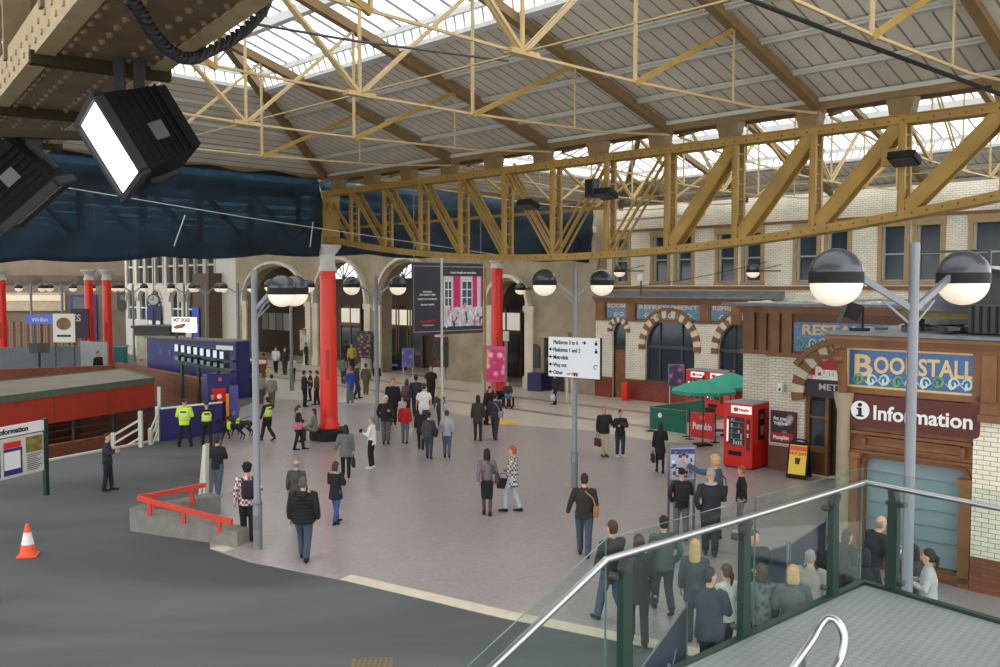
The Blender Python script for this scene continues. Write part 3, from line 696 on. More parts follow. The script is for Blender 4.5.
for a, b in wins:
    W_ = sempty(win_no(), LU, A45)
    mb = MB(); mb.prism([(a, .2, zb0), (b, .2, zb0), (b, .2, zt0+.1), ((a+b)/2, .2, zt0+.2), (a, .2, zt0+.1)], (0, .03, 0)); mb.obj('pane', M['dglass'], W_)
    mb = MB()
    for x in (a+.04, b-.04): mb.bb(x-.04, x+.04, .1, .2, zb0, zt0+.05)
    for z in (zb0+.04, (zb0+zt0)/2, zt0+.04): mb.bb(a, b, .1, .2, z-.035, z+.035)
    mb.obj('window_frame', M['offw'] if False else mat('stone_frame', s2l(160, 160, 150), .6), W_)
    mb = MB()
    for x in (a-.09, b+.09): mb.bb(x-.09, x+.09, -.05, .05, zb0, zt0)
    mb.bb(a-.2, b+.2, -.08, .1, zb0-.12, zb0)
    mb.prism([(a-.2, -.06, zt0), (b+.2, -.06, zt0), (b+.2, -.06, zt0+.32), (a-.2, -.06, zt0+.32)], (0, .07, 0))
    mb.obj('window_surround', mat('window_stone', s2l(160, 136, 96), .7, noise=.15), W_)
    # keep only jambs and head visible round the glass
mb = MB(); mb.bb(u0, u1, -.1, 0, 5.62, 5.78); mb.bb(u0, u1, -.08, 0, zt0+.34, zt0+.46); mb.bb(u0, u1, -.2, 0, 10.2, 10.4)
st(mb.obj('trim_10', M['terra'], loc=LU, rz=A45))
# ================================================================ ARCHED STONE WALL (continues the same line to the left)
def ah(px0, px1, ptop):
    a, b = q(px0), q(px1); zt = FA.hit((px0+px1)/2, ptop)[1]; return (a, b, zt)
arches = [ah(247, 307, 266), ah(318, 366, 262), ah(381, 437, 262), ah(492, 527, 281)]
x_l, x_r = q(236), q(596)
holes = []
for a, b, zt in arches:
    r = (b-a)/2; rise = min(r, 3.4) if b-a < 8 else r*.62
    zs = zt-rise
    holes.append([(a, .02), (b, .02)]+[((a+b)/2+math.cos(t)*r, zs+math.sin(t)*rise) for t in [math.pi*i/16 for i in range(17)]])
doorq = (q(545), q(566), zA(555, 338))
holes.append([(doorq[0], .02), (doorq[1], .02), (doorq[1], doorq[2]), (doorq[0], doorq[2])])
mb = MB(); mb.plate([(x_l, 0), (x_r, 0), (x_r, 10.5), (x_l, 10.5)], holes, .9); st(mb.obj('wall_back', M['stone'], loc=L0, rz=A45))
mb = MB()
for a, b, zt in arches:
    r = (b-a)/2; rise = min(r, 3.4) if b-a < 8 else r*.62; zs = zt-rise
    pts = [((a+b)/2+math.cos(t)*(r+.28), zs+math.sin(t)*(rise+.28)) for t in [math.pi*i/20 for i in range(21)]]
    for p, q_ in zip(pts[:-1], pts[1:]): mb.beam((p[0], -.08, p[1]), (q_[0], -.08, q_[1]), .2, .55, (0, 1, 0))
    for x in (a-.25, b+.25): mb.bb(x-.32, x+.32, -.14, 0, 0, zs); mb.bb(x-.4, x+.4, -.2, 0, zs-.35, zs); mb.bb(x-.4, x+.4, -.2, 0, 0, .7)
mb.bb(x_l, x_r, -.3, 0, 8.6, 8.9)
st(mb.obj('trim_11', M['cream'], loc=L0, rz=A45))
# hall behind the arches: back wall with fanlights, timber doors
BD = 4.2
mb = MB(); hl = []
fl = [(q(343, BD), 1.9), (q(402, BD), 1.9)]
zf = 6.35
for c, r in fl: hl.append([(c-r, zf), (c+r, zf)]+arcp(c, zf, r, 0, math.pi, 14)[1:-1])
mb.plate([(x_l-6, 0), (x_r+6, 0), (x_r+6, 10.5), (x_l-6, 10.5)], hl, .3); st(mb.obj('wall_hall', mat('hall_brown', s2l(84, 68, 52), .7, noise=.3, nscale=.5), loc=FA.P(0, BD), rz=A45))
for c, r in fl:
    W_ = sempty(win_no(), FA.P(0, BD), A45)
    mb = MB()
    for i in range(1, 6):
        t = math.pi*i/6; mb.beam((c, .1, zf), (c+math.cos(t)*r, .1, zf+math.sin(t)*r), .07, .07, (0, 1, 0))
    mb.bb(c-r, c+r, .04, .16, zf-.1, zf+.05); mb.obj('window_frame', M['dwood'], W_)
    mb = MB(); mb.prism([(x, .2, z) for x, z in [(c-r, zf), (c+r, zf)]+arcp(c, zf, r, 0, math.pi, 14)[1:-1]], (0, .02, 0)); mb.obj('pane', M['pane'], W_)
mb = MB(); mb.bb(x_l-6, x_r+6, .9, BD, 9.2, 9.3); st(mb.obj('ceiling_hall', M['stone'], loc=L0, rz=A45))
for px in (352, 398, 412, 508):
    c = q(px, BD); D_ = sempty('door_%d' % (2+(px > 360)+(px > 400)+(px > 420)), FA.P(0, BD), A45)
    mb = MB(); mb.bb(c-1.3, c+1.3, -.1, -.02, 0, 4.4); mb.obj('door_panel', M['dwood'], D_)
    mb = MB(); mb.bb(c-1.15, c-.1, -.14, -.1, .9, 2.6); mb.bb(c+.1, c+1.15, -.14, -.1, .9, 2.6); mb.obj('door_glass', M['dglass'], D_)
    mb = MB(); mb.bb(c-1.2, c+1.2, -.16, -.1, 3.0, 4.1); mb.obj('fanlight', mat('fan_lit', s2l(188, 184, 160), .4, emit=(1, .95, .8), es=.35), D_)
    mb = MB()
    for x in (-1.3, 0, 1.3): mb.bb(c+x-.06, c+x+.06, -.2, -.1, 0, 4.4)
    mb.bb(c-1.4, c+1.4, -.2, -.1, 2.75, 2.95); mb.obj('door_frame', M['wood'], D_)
# poster row seen inside the first arch
c = q(277, BD); T = thing('notice_board', 'row of framed notices on the wall inside the leftmost stone arch', 'notice board', FA.P(c, BD-.1), A45)
mb = MB(); mb.bb(-2.4, 2.4, 0, .08, 1.9, 3.9); mb.obj('board', M['dwood'], T)
for i in range(4):
    mb = MB(); mb.bb(-2.25+1.15*i, -1.25+1.15*i, -.04, 0, 2.05, 3.5); mb.obj('sheet', M['offw'] if i % 2 else mat('sheet_grey', s2l(150, 160, 165), .6), T)
# plain door in the stone wall
D_ = sempty('door_6', L0, A45)
mb = MB(); mb.bb(doorq[0], doorq[1], .2, .28, 0, doorq[2]-1.2); mb.obj('door_panel', M['dgrey'], D_)
mb = MB(); mb.bb(doorq[0], doorq[1], .2, .25, doorq[2]-1.2, doorq[2]); mb.obj('pane', M['dglass'], D_)
mb = MB(); mb.bb(doorq[0]-.2, doorq[0], -.1, .3, 0, doorq[2]); mb.bb(doorq[1], doorq[1]+.2, -.1, .3, 0, doorq[2]); mb.bb(doorq[0]-.35, doorq[1]+.35, -.25, .1, doorq[2], doorq[2]+.35); mb.bb(doorq[0], doorq[1], .1, .2, doorq[2]-1.28, doorq[2]-1.15); mb.obj('door_frame', M['stone'], D_)
# ================================================================ WHITE FACADE further left and the end wall
xl2 = q(122)
wn = []
for px in (132, 144, 157, 176, 192):
    c = q(px); wn.append((c-1.0, c+1.0))
upp = [(px, ) for px in (131, 141, 150, 160, 171, 181, 191, 200, 211)]
holes = [archhole(a, b, 2.6, 4.4, 10) for a, b in wn]
zz0, zz1 = 6.1, 9.2
uq = [(q(p[0])-.75, q(p[0])+.75) for p in upp]
holes += [[(a, zz0), (b, zz0), (b, zz1), (a, zz1)] for a, b in uq]
mb = MB(); mb.plate([(xl2, 0), (x_l, 0), (x_l, 10.5), (xl2, 10.5)], holes, .5); st(mb.obj('wall_back_left', mat('white_facade', s2l(204, 202, 192), .7, noise=.12), loc=L0, rz=A45))
for a, b in wn:
    W_ = sempty(win_no(), L0, A45)
    mb = MB(); mb.prism([(x, .25, z) for x, z in archhole(a, b, 2.6, 4.4, 10)], (0, .03, 0)); mb.obj('pane', M['dglass'], W_)
    mb = MB(); mb.bb((a+b)/2-.06, (a+b)/2+.06, .15, .25, 2.6, 5.3); mb.bb(a, b, .15, .25, 3.7, 3.82)
    pp = arcp((a+b)/2, 4.4, 1.15, 0, math.pi, 12)
    mb.obj('window_frame', M['white'], W_)
    mb = MB()
    for p, q_ in zip(pp[:-1], pp[1:]): mb.beam((p[0], -.06, p[1]), (q_[0], -.06, q_[1]), .12, .25, (0, 1, 0))
    mb.obj('window_surround', M['cream'], W_)
for a, b in uq:
    W_ = sempty(win_no(), L0, A45)
    mb = MB(); mb.bb(a, b, .25, .28, zz0, zz1); mb.obj('pane', M['dglass'], W_)
    mb = MB(); mb.bb(a-.15, a, -.08, .2, zz0-.2, zz1); mb.bb(b, b+.15, -.08, .2, zz0-.2, zz1); mb.bb(a, b, .12, .25, 7.6, 7.75); mb.obj('window_frame', M['cream'], W_)
# brown doorway bay near x = 235
mb = MB(); a = q(206); mb.bb(a, q(222), -1.2, 0, 0, 6.9); st(mb.obj('wall_back_pier', mat('brown_pier', s2l(92, 74, 56), .7, noise=.25), loc=L0, rz=A45))
for i, (px, c) in enumerate(((200, 'offw'), (152, 'navy'), (160, 'navyd'), (210, 'blue'))):
    p = q(px); T = thing('shop_poster', ['white poster on the pale far facade beside the hot dog sign', 'purple blue hanging panel on the far facade under the clock', 'dark hanging panel on the far facade right of the clock', 'blue and white shop poster on the brown pier'][i], 'poster', FA.P(p, -1.35 if px > 204 else -.2), A45)
    mb = MB(); mb.bb(-.6, .6, 0, .06, 1.2, 4.0); mb.obj('panel', M[c], T)
    mb = MB(); mb.bb(-.4, .4, -.03, 0, 2.0, 2.6); mb.obj('print', M['white'] if i != 0 else M['redm'], T)
# station clock hung before the pale facade
p = S(154, 300, 60); T = thing('station_clock', 'round hanging station clock before the pale far facade', 'clock', p, 0)
mb = MB(); mb.tube([(0, -.12, 0), (0, .12, 0)], .4, 24); mb.obj('case', M['dgrey'], T, smooth=True)
mb = MB(); mb.tube([(0, -.14, 0), (0, -.121, 0)], .33, 24); mb.obj('face', M['offw'], T)
mb = MB(); mb.beam((0, -.16, 0), (.02, -.16, .24), .03, .02, (0, 1, 0)); mb.obj('hand', M['black'], T)
mb = MB(); mb.beam((0, -.16, 0), (-.16, -.16, .05), .04, .02, (0, 1, 0)); mb.obj('hand', M['black'], T)
mb = MB(); mb.tube([(0, 0, .38), (0, 0, 9.6-p.z)], .03, 6); mb.obj('hanging_rod', M['dgrey'], T)
# far end: building across the left
EB = Frame(-62, 88, 4)
mb = MB(); hl = []
for i in range(9): hl.append([(3+4.6*i, 5.9), (6.4+4.6*i, 5.9), (6.4+4.6*i, 6.9), (3+4.6*i, 6.9)])
mb.plate([(-10, 0), (38, 0), (38, 11), (-10, 11)], hl, .4); st(mb.obj('wall_left', mat('far_beige', s2l(118, 104, 88), .8, noise=.25, nscale=.4), loc=EB.o, rz=EB.a))
for a in range(9):
    W_ = sempty(win_no(), EB.o, EB.a); mb = MB(); mb.bb(3+4.6*a, 6.4+4.6*a, .15, .2, 5.9, 6.9)
    mb.obj('pane', mat('lit_strip', s2l(210, 214, 214), .5, emit=(.9, .97, 1), es=.35), W_)
    mb = MB()
    for k in range(5): mb.bb(3+4.6*a+.85*k-.05, 3+4.6*a+.85*k+.05, .05, .15, 5.9, 6.9)
    mb.obj('window_frame', M['offw'], W_)
x = -10
cols = [('far_dark', (70, 62, 60)), ('far_cream', (176, 160, 136)), ('far_blue', (52, 60, 120)), ('far_brown', (116, 90, 66))]
for i, (x0, x1, z0, z1, c) in enumerate(((12, 19, 3.4, 5.2, 1), (19.5, 22, .5, 5, 2), (6, 11, .5, 4, 0), (24, 30, 3.6, 5.2, 0), (30.5, 37, .4, 5.5, 3))):
    T = thing('shop_bay', ['cream fascia above the far shops at left', 'blue shop bay at the far left end', 'dark shop opening at the far left edge', 'dark fascia over the far brown slatted screen', 'brown shop front behind the pair of red columns'][i], 'shop front', EB.P(0, 0), EB.a)
    mb = MB(); mb.bb(x0, x1, -.25, -.02, z0, z1); mb.obj('front', mat(cols[c][0], s2l(*cols[c][1]), .7, noise=.2), T)
    mb = MB(); mb.bb(x0+.3, x1-.3, -.3, -.25, z0+(z1-z0)*.55, z1-.25); mb.obj('window', mat('warm_win', s2l(190, 176, 146), .5, emit=(1, .9, .7), es=.2) if i % 2 == 0 else M['dglass'], T)
# slatted screen
s0 = S(6, 330, 70); s1 = S(88, 335, 72)
T = thing('slatted_screen', 'tall brown slatted timber screen behind the grey hoarding', 'screen', (s0.x, s0.y, 0), math.atan2(s1.y-s0.y, s1.x-s0.x)); L = (s1-s0).length
mb = MB()
n = int(L/.16)
for i in range(n): mb.m(i % 3 == 0).box((L*(i+.5)/n, 0, 1.65-.07*L*i/n*.4), (.11, .05, 2.9))
mb.obj('slats', [mat('slat', s2l(170, 132, 106), .7), mat('slat2', s2l(112, 84, 70), .7)], T)
mb = MB(); mb.beam((0, .05, 2.4), (L, .05, 2.1), .06, .12); mb.beam((0, .05, .9), (L, .05, .9), .06, .12); mb.obj('rail', MATS['slat2'], T)
p = S(40.5, 319.5, 62); T = thing('shop_sign', 'blue shop sign over the slatted screen at the far left', 'sign', p, R(5))
mb = MB(); mb.box((0, 0, 0), (1.8, .15, .62)); mb.obj('panel', mat('blue_lit', s2l(66, 84, 190), .5, emit=(.2, .3, .9), es=.2), T)
text('WHSm', .36, M['white'], T, (-.55, -.09, -.14), bold=.008)
mb = MB(); mb.beam((0, .1, -.3), (0, .1, -p.z), .1, .1); mb.obj('post', M['dgrey'], T)
p = S(80, 318, 58); T = thing('shop_sign', 'dark plum sign with pale letters left of the paired red columns', 'sign', p, R(0))
mb = MB(); mb.box((0, 0, -.35), (1.15, .15, 1.9)); mb.obj('panel', mat('plum', s2l(58, 34, 60), .6), T)
text('ES', .62, M['offw'], T, (-.5, -.09, -.2), bold=.01)
mb = MB(); mb.beam((.3, .1, -1.25), (.3, .1, -p.z), .1, .1); mb.obj('post', M['dgrey'], T)
p = S(126, 328, 58); T = thing('dark_kiosk', 'dark kiosk roof between the red columns and the blue food kiosk', 'kiosk', (p.x+1.6, p.y, 0), R(-10))
mb = MB(); mb.bb(-1.2, 1.3, 0, 2, 2.6, 3.1); mb.bb(-1.3, 1.4, -.2, 2.2, 3.1, 3.25); mb.obj('roof', M['dgrey'], T)
mb = MB(); mb.bb(-1.1, 1.2, .1, 1.9, 0, 2.6); mb.obj('body', M['cream'], T)
mb = MB(); mb.bb(-1.0, 1.1, 0, .1, .1, 1.1); mb.obj('counter', checkmat('redgoods', s2l(200, 60, 40), s2l(190, 180, 160), 3.5, 'blob'), T)
# ================================================================ WING (doorway with red sign) in frame FB
def qb(px, d=0.): return FB.hit(px, 300, d)[0]
def zB(px, py, d=0.): return FB.hit(px, py, d)[1]
b0 = qb(771); bz = zB(790, 311.5)           # top of brown frieze
cx = qb(842); xl_ = qb(806.5); rr_ = cx-xl_; zsB = zB(806, 392)
b1 = cx+rr_+3.2
dh = [(xl_, .0), (cx+rr_, .0)]+arcp(cx, zsB, rr_, 0, math.pi, 18)
mb = MB(); mb.plate([(b0, -.01), (b1, -.01), (b1, bz-.2), (b0, bz-.2)], [[(xl_, .02), (cx+rr_, .02)]+arcp(cx, zsB, rr_, 0, math.pi, 18)], .35); st(mb.obj('wall_wing', M['tile'], loc=FB.o, rz=A45))
mb = MB(); mb.bb(b0, b0+.3, .35, 8, 0, bz-.2); st(mb.obj('wall_wing_side', M['tile'], loc=FB.o, rz=A45))
# recessed first bay
RD = .55; p0 = FB.hit(744, 300, RD)[0]
mb = MB(); mb.bb(p0, b0, RD, RD+.35, 0, bz-.1); st(mb.obj('wall_wing_bay', M['tile'], loc=FB.o, rz=A45))
mb = MB(); mb.bb(p0, p0+.3, RD+.35, 13, 0, bz-.1); st(mb.obj('wall_wing_return', M['tile'], loc=FB.o, rz=A45))
wb = zB(780, 446)
mb = MB(); mb.bb(b0, xl_, -.05, 0, 0, wb); mb.bb(p0, b0, RD-.05, RD, 0, wb); st(mb.obj('baseboard_wing', M['terrad'], loc=FB.o, rz=A45))
fz = zB(780, 352)
zc2 = zB(772, 311.5)
mb = MB(); mb.bb(b0-.05, b1, -.06, 0, fz, zc2); mb.bb(p0, b0, RD-.06, RD, fz, zc2); st(mb.obj('trim_12', M['terrad'], loc=FB.o, rz=A45))
mb = MB()
for (xa, xb, d) in ((b0-.06, b1, 0), (p0-.05, b0-.05, RD)):
    mb.bb(xa, xb, d-.14, d, fz-.14, fz); mb.bb(xa, xb, d-.16, d, zc2-.05, zc2+.08); mb.bb(xa-.05, xb, d-.3, d, zc2+.08, zc2+.16)
for a, b, d in ((qb(773), qb(782), 0), (qb(785), qb(794.5), 0), (qb(746, RD), qb(757, RD), RD), (qb(762, RD), qb(769, RD), RD)):
    mb.bb(a, b, d-.15, d-.05, fz, zc2)
st(mb.obj('trim_13', M['terra'], loc=FB.o, rz=A45))
mb = MB(); mb.bb(p0-.3, b1, -.35, 12.5, zc2+.17, zc2+.26); st(mb.obj('roof_wing', M['lead'], loc=FB.o, rz=A45))
mb = MB()
rnd = random.Random(5)
for i in range(26):
    x = rnd.uniform(p0, b1-.5); y = rnd.uniform(-.1, 3.5); mb.box((x, y, zc2+.3), (rnd.uniform(.2, .8), rnd.uniform(.1, .4), .04), rz=rnd.uniform(0, 3))
tag(mb.obj('roof_litter', [M['offw']], loc=FB.o, rz=A45), 'scraps and flaking sheets lying on the lead roof of the wing', 'litter', kind='stuff')
mosaic_sign(FB, qb(796), qb(796)+3.6, zB(800, 351), zB(800, 322), '  RESTAURANT', 'blue mosaic sign with pale scrolls above the arched red doorway sign', -.08, .42, 7, .55)
mosaic_sign(FB, qb(767.5, RD)-.22, qb(767.5, RD)+.0, fz+.05, zc2-.1, '', 'narrow blue mosaic strip in the recessed bay of the wing', RD-.08, .3, 9)
mb = MB(); voussoirs(mb, cx, zsB, rr_, rr_+.40, -.2, math.pi+.2, 19, -.12, 0, (0, 1)); st(mb.obj('trim_14', [M['terra'], M['cream']], loc=FB.o, rz=A45))
mb = MB(); pp = arcp(cx, zsB, rr_+.47, .4, math.pi-.55, 14)
for p, q_ in zip(pp[:-1], pp[1:]): mb.beam((p[0], -.12, p[1]), (q_[0], -.12, q_[1]), .18, .14, (0, 1, 0))
st(mb.obj('trim_15', M['terra'], loc=FB.o, rz=A45))
T = thing('door_sign', 'arched red sign reading Pumpkin over a black METRO band', 'sign', FB.P(0, -.05), A45)
zk = zB(820, 377.5)
mb = MB(); mb.prism([(x, 0, z) for x, z in [p for p in arcp(cx, zsB, rr_-.02, 0, math.pi, 24) if p[1] > zk]], (0, .06, 0)); mb.obj('red_panel', mat('sign_red', s2l(176, 24, 34), .5), T)
a_ = math.asin((zk-zsB)/rr_) if zk > zsB else 0
mb = MB(); mb.prism([(x, 0, z) for x, z in [(xl_+.02, zsB-.12), (cx+rr_-.02, zsB-.12)]+[p for p in arcp(cx, zsB, rr_-.02, 0, math.pi, 24) if p[1] <= zk and p[0] > cx]+[p for p in arcp(cx, zsB, rr_-.02, 0, math.pi, 24) if p[1] <= zk and p[0] <= cx]], (0, .06, 0)); mb.obj('black_panel', mat('sign_black', s2l(36, 36, 50), .5), T)
text('Pumpkin', .36, M['white'], T, (qb(817.5), -.01, zB(817, 375.0)), bold=.022)
text('METRO', .27, M['offw'], T, (qb(821), -.01, zB(820, 389.5)), bold=.004, sx=1.15)
D_ = sempty('door_7', FB.P(0, .12), A45)
mb = MB(); mb.bb(xl_, cx+rr_, .3, .36, 0, zsB-.12); mb.obj('door_backing', M['dwood'], D_)
xa = qb(829)
mb = MB(); mb.bb(xl_+.1, xa-.12, .1, .16, zB(810, 447), zsB-.25); mb.obj('pane', M['dglass'], D_)
mb = MB()
for x in (xl_+.05, xa-.06): mb.bb(x-.05, x+.05, 0, .2, 0, zsB-.12)
mb.bb(xl_, xa, 0, .2, zB(810, 452), zB(810, 446)); mb.bb(xl_, xa, .02, .2, zB(810, 418), zB(810, 416)); mb.obj('door_frame', M['wood'], D_)
mb = MB(); mb.bb(xl_+.05, xa-.05, .08, .2, 0, zB(810, 451)); mb.obj('lower_panel', M['terrad'], D_)
# alarm box
a = qb(784.5); T = thing('alarm_box', 'small white alarm box on the cream brick beside the arched door', 'alarm', FB.P(a, -.12, zB(784, 387)), A45)
mb = MB(); mb.box((0, 0, 0), (.16, .2, .3), bev=.04); mb.obj('case', M['white'], T)
mb = MB(); mb.box((0, -.11, -.06), (.06, .02, .08)); mb.obj('grille', M['dgrey'], T)
# wall poster
xa, xb, za, zb = qb(774), qb(799.5), zB(786, 443), zB(786, 411)
T = thing('wall_poster', 'framed dark red food poster on the wing wall behind the A-board', 'poster', FB.P(0, -.1), A45)
mb = MB(); mb.bb(xa, xb, 0, .08, za, zb); mb.obj('frame', mat('poster_frame', s2l(96, 20, 26), .5), T)
mb = MB(); mb.bb(xa+.06, xb-.06, -.02, 0, za+.06, zb-.06); mb.obj('print', checkmat('foodprint', s2l(196, 186, 184), s2l(56, 44, 52), 3.2, 'blob'), T)
mb = MB(); mb.bb(xa+.06, xb-.06, -.03, -.02, za+.06, za+.32); mb.obj('red_band', MATS['sign_red'], T)
text('for me\nYou me', .15, M['white'], T, (xa+.12, -.03, zb-.28), bold=.005); text('Pumpkin', .15, M['white'], T, (xa+.12, -.04, za+.13), bold=.008)
# A-board
p = G(799, 478); T = thing('pavement_board', 'black A-board with a yellow coffee poster beside the arched door', 'A-board', (p.x, p.y, 0), R(-38))
mb = MB(); mb.box((0, .16, .62), (.68, .03, 1.22), rx=R(14)); mb.tube([(-.3, .0, 1.16), (-.22, .02, 1.27), (0, .02, 1.31), (.22, .02, 1.27), (.3, 0, 1.16)], .03, 6); mb.obj('back_leaf', M['black'], T)
mb = MB(); mb.box((0, -.14, .62), (.72, .035, 1.24), rx=R(-14)); mb.obj('front_leaf', M['black'], T)
mb = MB(); mb.box((0, -.165, .64), (.6, .02, .98), rx=R(-14)); pr = mb.obj('poster', mat('poster_yellow', s2l(252, 214, 60), .5), T)
mb = MB(); mb.box((0, -.10, 1.01), (.6, .014, .16), rx=R(-14)); mb.box((0, -.24, .3), (.5, .014, .05), rx=R(-14)); mb.obj('red_bands', MATS['cone_orange'], T)
mb = MB(); mb.tube([(0, -.21, .5), (0, -.16, .7)], [(.07, .02), (.1, .02)], 12); mb.obj('cup_picture', M['dwood'], T)
t = text('HOT JUST', .13, M['redm'], T, (-.28, -.155, .8), bold=.004); t.rotation_euler[0] = R(-14); T.scale = (.86, .86, .9)
# wall box/pipe between arches: fire extinguisher-red bin by far door
a = q(632); T = thing('red_bollard', 'short red cylinder bin standing right of the far arched doorway', 'bin', FA.P(a, -.5), A45)
mb = MB(); mb.lathe([(.19, 0), (.2, .05), (.2, .82), (.17, .88)]); mb.obj('body', M['redm'], T, smooth=True)
mb = MB(); mb.lathe([(.17, .88), (.14, .93), (.02, .96)]); mb.obj('lid', M['red'], T, smooth=True)
# ================================================================ BOOKSTALL BLOCK in frame FC
def qc(px, d=0.): return FC.hit(px, 300, d)[0]
def zc(px, py, d=0.): return FC.hit(px, py, d)[1]
c0_ = qc(847); c9 = qc(978); zt = zc(900, 341)-.02
sgz0, sgz1 = zc(848, 424), zc(848, 392.7)
bz0, bz1 = zc(851, 385), zc(851, 348.3)
wl, wr, wz, ws = qc(866), qc(974), zc(875, 456), .22
B = sempty('wall_bookstall', FC.o, A45)
r = .22
wh = [(wl, ws), (wr, ws)]+arcp(wr-r, wz-r, r, 0, math.pi/2, 5)+arcp(wl+r, wz-r, r, math.pi/2, math.pi, 5)
mb = MB(); mb.plate([(c0_, 0), (c9+.1, 0), (c9+.1, bz1+.25), (c0_, bz1+.25)], [wh], .3); mb.obj('timber_front', M['wood'], B)
mb = MB(); mb.bb(c0_, c0_+.3, .3, 9, 0, bz1+.25); mb.obj('side_wall', M['tile'], B)
mb = MB()
zw = zc(900, 428); mb.bb(qc(871), qc(966), -.1, 0, wz+.17, wz+.22); mb.bb(qc(871), qc(966), -.1, 0, wz+.36, wz+.41)
for x in (qc(868.5), qc(968.5)): mb.bb(x-.04, x+.04, -.1, 0, wz+.19, wz+.39)
mb.bb(c0_, c9, -.14, 0, wz+.44, wz+.5); mb.bb(c0_, c9, -.12, 0, wz+.05, wz+.1)
mb.obj('moulding', M['moulding'], B)
mb = MB(); a = qc(853); b = qc(864); mb.bb(a, b, -.16, 0, 0, wz-.05); mb.bb(a-.06, b+.06, -.2, 0, wz-.05, wz+.06); mb.bb(a-.05, b+.05, -.2, 0, 0, .3)
mb.bb(qc(966), qc(978), -.12, 0, 0, wz-.3); mb.bb(qc(964), qc(979), -.16, 0, wz-.3, wz-.2); mb.obj('pilaster', M['terra'], B)
W_ = sempty(win_no(), FC.o, A45)
mb = MB(); mb.prism([(x, .15, z) for x, z in wh], (0, .03, 0)); mb.obj('pane', M['blue_glass'], W_)
mb = MB()
for p, q_ in zip(wh, wh[1:]+wh[:1]): mb.beam((p[0], .05, p[1]), (q_[0], .05, q_[1]), .08, .16, (0, 1, 0))
mb.obj('window_frame', M['moulding'], W_)
mb = MB(); mb.bb(wl-.1, wr+.1, -.12, .2, ws-.12, ws); mb.obj('window_sill', M['moulding'], W_)
mb = MB()
for k in range(6): mb.beam((wl+.1, .13, .7+.32*k), (wr-.1, .13, .75+.3*k), .012, .015, (0, 1, 0))
mb.obj('glazing_film_lines', M['grey'], W_)
# stone column at the left corner
T = sempty('wall_column', FC.P(qc(846, -.15), -.15), A45)
mb = MB(); mb.lathe([(.18, 0), (.18, .25), (.16, .32), (.145, .5), (.13, sgz1-.35), (.15, sgz1-.3), (.17, sgz1-.2), (.2, sgz1-.05), (.2, sgz1+.02)]); mb.obj('column', M['stone'], T, smooth=True)
mb = MB(); a = sgz1+.02; mb.tube([(0, -.05, a), (0, -.1, a+.35), (0, -.2, a+.7), (0, -.26, bz1)], [(.09, .07), (.1, .08), (.12, .1), (.13, .12)], 10); mb.tube([(-.09, -.24, bz1-.2), (.09, -.24, bz1-.2)], .09, 12); mb.obj('scroll_bracket', M['terra'], T, smooth=True)
# cornice
mb = MB(); xL = qc(838); xR = qc(1035)
mb.bb(xL, xR, -.14, .3, bz1+.02, bz1+.12); mb.bb(xL-.06, xR, -.22, .3, bz1+.12, bz1+.2); mb.bb(xL-.12, xR, -.34, .3, bz1+.2, bz1+.28); mb.bb(c0_-.1, c9+.2, -.1, 0, bz0-.14, bz0-.02)
st(mb.obj('trim_16', M['terra'], loc=FC.o, rz=A45))
mb = MB(); mb.bb(xL-.15, xR, -.38, 9.2, bz1+.29, bz1+.35); st(mb.obj('roof_bookstall', M['lead'], loc=FC.o, rz=A45))
T = thing('bookstall_sign', 'large blue mosaic sign with gold letters spelling BOOKSTALL', 'sign', FC.P(0, -.06), A45)
x0, x1 = qc(851), qc(985)
mb = MB(); mb.bb(x0, x1, 0, .06, bz0, bz1); mb.obj('panel', mat('mosaic_blue', s2l(62, 104, 158), .4, noise=.15, nscale=12), T)
t1 = text('B', .62, M['gold'], T, (x0+.1, -.012, bz0+.22), bold=.015, sx=1.15)
t2 = text('OOKSTALL', .46, M['gold'], T, (x0+.1, -.012, bz0+.30), bold=.012)
wd = max(v.co.x for v in t2.data.vertices); lx = x0+.1+max(v.co.x for v in t1.data.vertices)+.02; t2.location.x = lx; t2.data.transform(Matrix.Diagonal(((x1-.12-lx)/wd, 1, 1, 1)))
scrolls(x0+.1, x1-.1, bz0+.01, bz1, T, y=-.015, seed=4, n=9, ht=.42)
mb = MB()
for z in (bz0, bz1): mb.bb(x0-.03, x1+.03, -.03, 0, z-.02, z+.02)
for x in (x0, x1): mb.bb(x-.02, x+.02, -.03, 0, bz0, bz1)
mb.obj('frame', M['gold'], T)
T = thing('information_sign', 'maroon sign with a round i symbol and the word Information', 'sign', FC.P(0, -.14), A45)
x0, x1 = qc(847, -.1), qc(984, -.1); z0, z1 = sgz0, sgz1; r = .1
mb = MB(); mb.prism([(x, 0, z) for x, z in [(x1, z1), (x0, z1)]+arcp(x0+r, z0+r, r, math.pi, 1.5*math.pi, 5)+arcp(x1-r, z0+r, r, 1.5*math.pi, 2*math.pi, 5)], (0, .1, 0)); mb.obj('panel', M['maroon'], T)
cxs, czs = qc(863.5, -.1), zc(863, 410, -.1)
mb = MB(); mb.tube([(cxs, -.02, czs), (cxs, 0, czs)], .19, 28); ds = mb.obj('disc', M['white'], T)
mb = MB(); mb.bb(cxs-.03, cxs+.035, -.035, -.02, czs-.11, czs+.05); mb.bb(cxs-.065, cxs+.03, -.035, -.02, czs+.02, czs+.05); mb.bb(cxs-.075, cxs+.08, -.035, -.02, czs-.13, czs-.1); mb.tube([(cxs, -.035, czs+.11), (cxs, -.02, czs+.11)], .042, 14); mb.obj('i_symbol', M['black'], ds)
t = text('Information', .40, M['white'], T, (0, -.015, 0), bold=.009)
wd = max(v.co.x for v in t.data.vertices); xs0, xs1 = qc(876, -.1), qc(977, -.1); t.data.transform(Matrix.Diagonal(((xs1-xs0)/wd, 1, 1, 1))); t.location = (xs0, -.015, zc(876, 419, -.1))
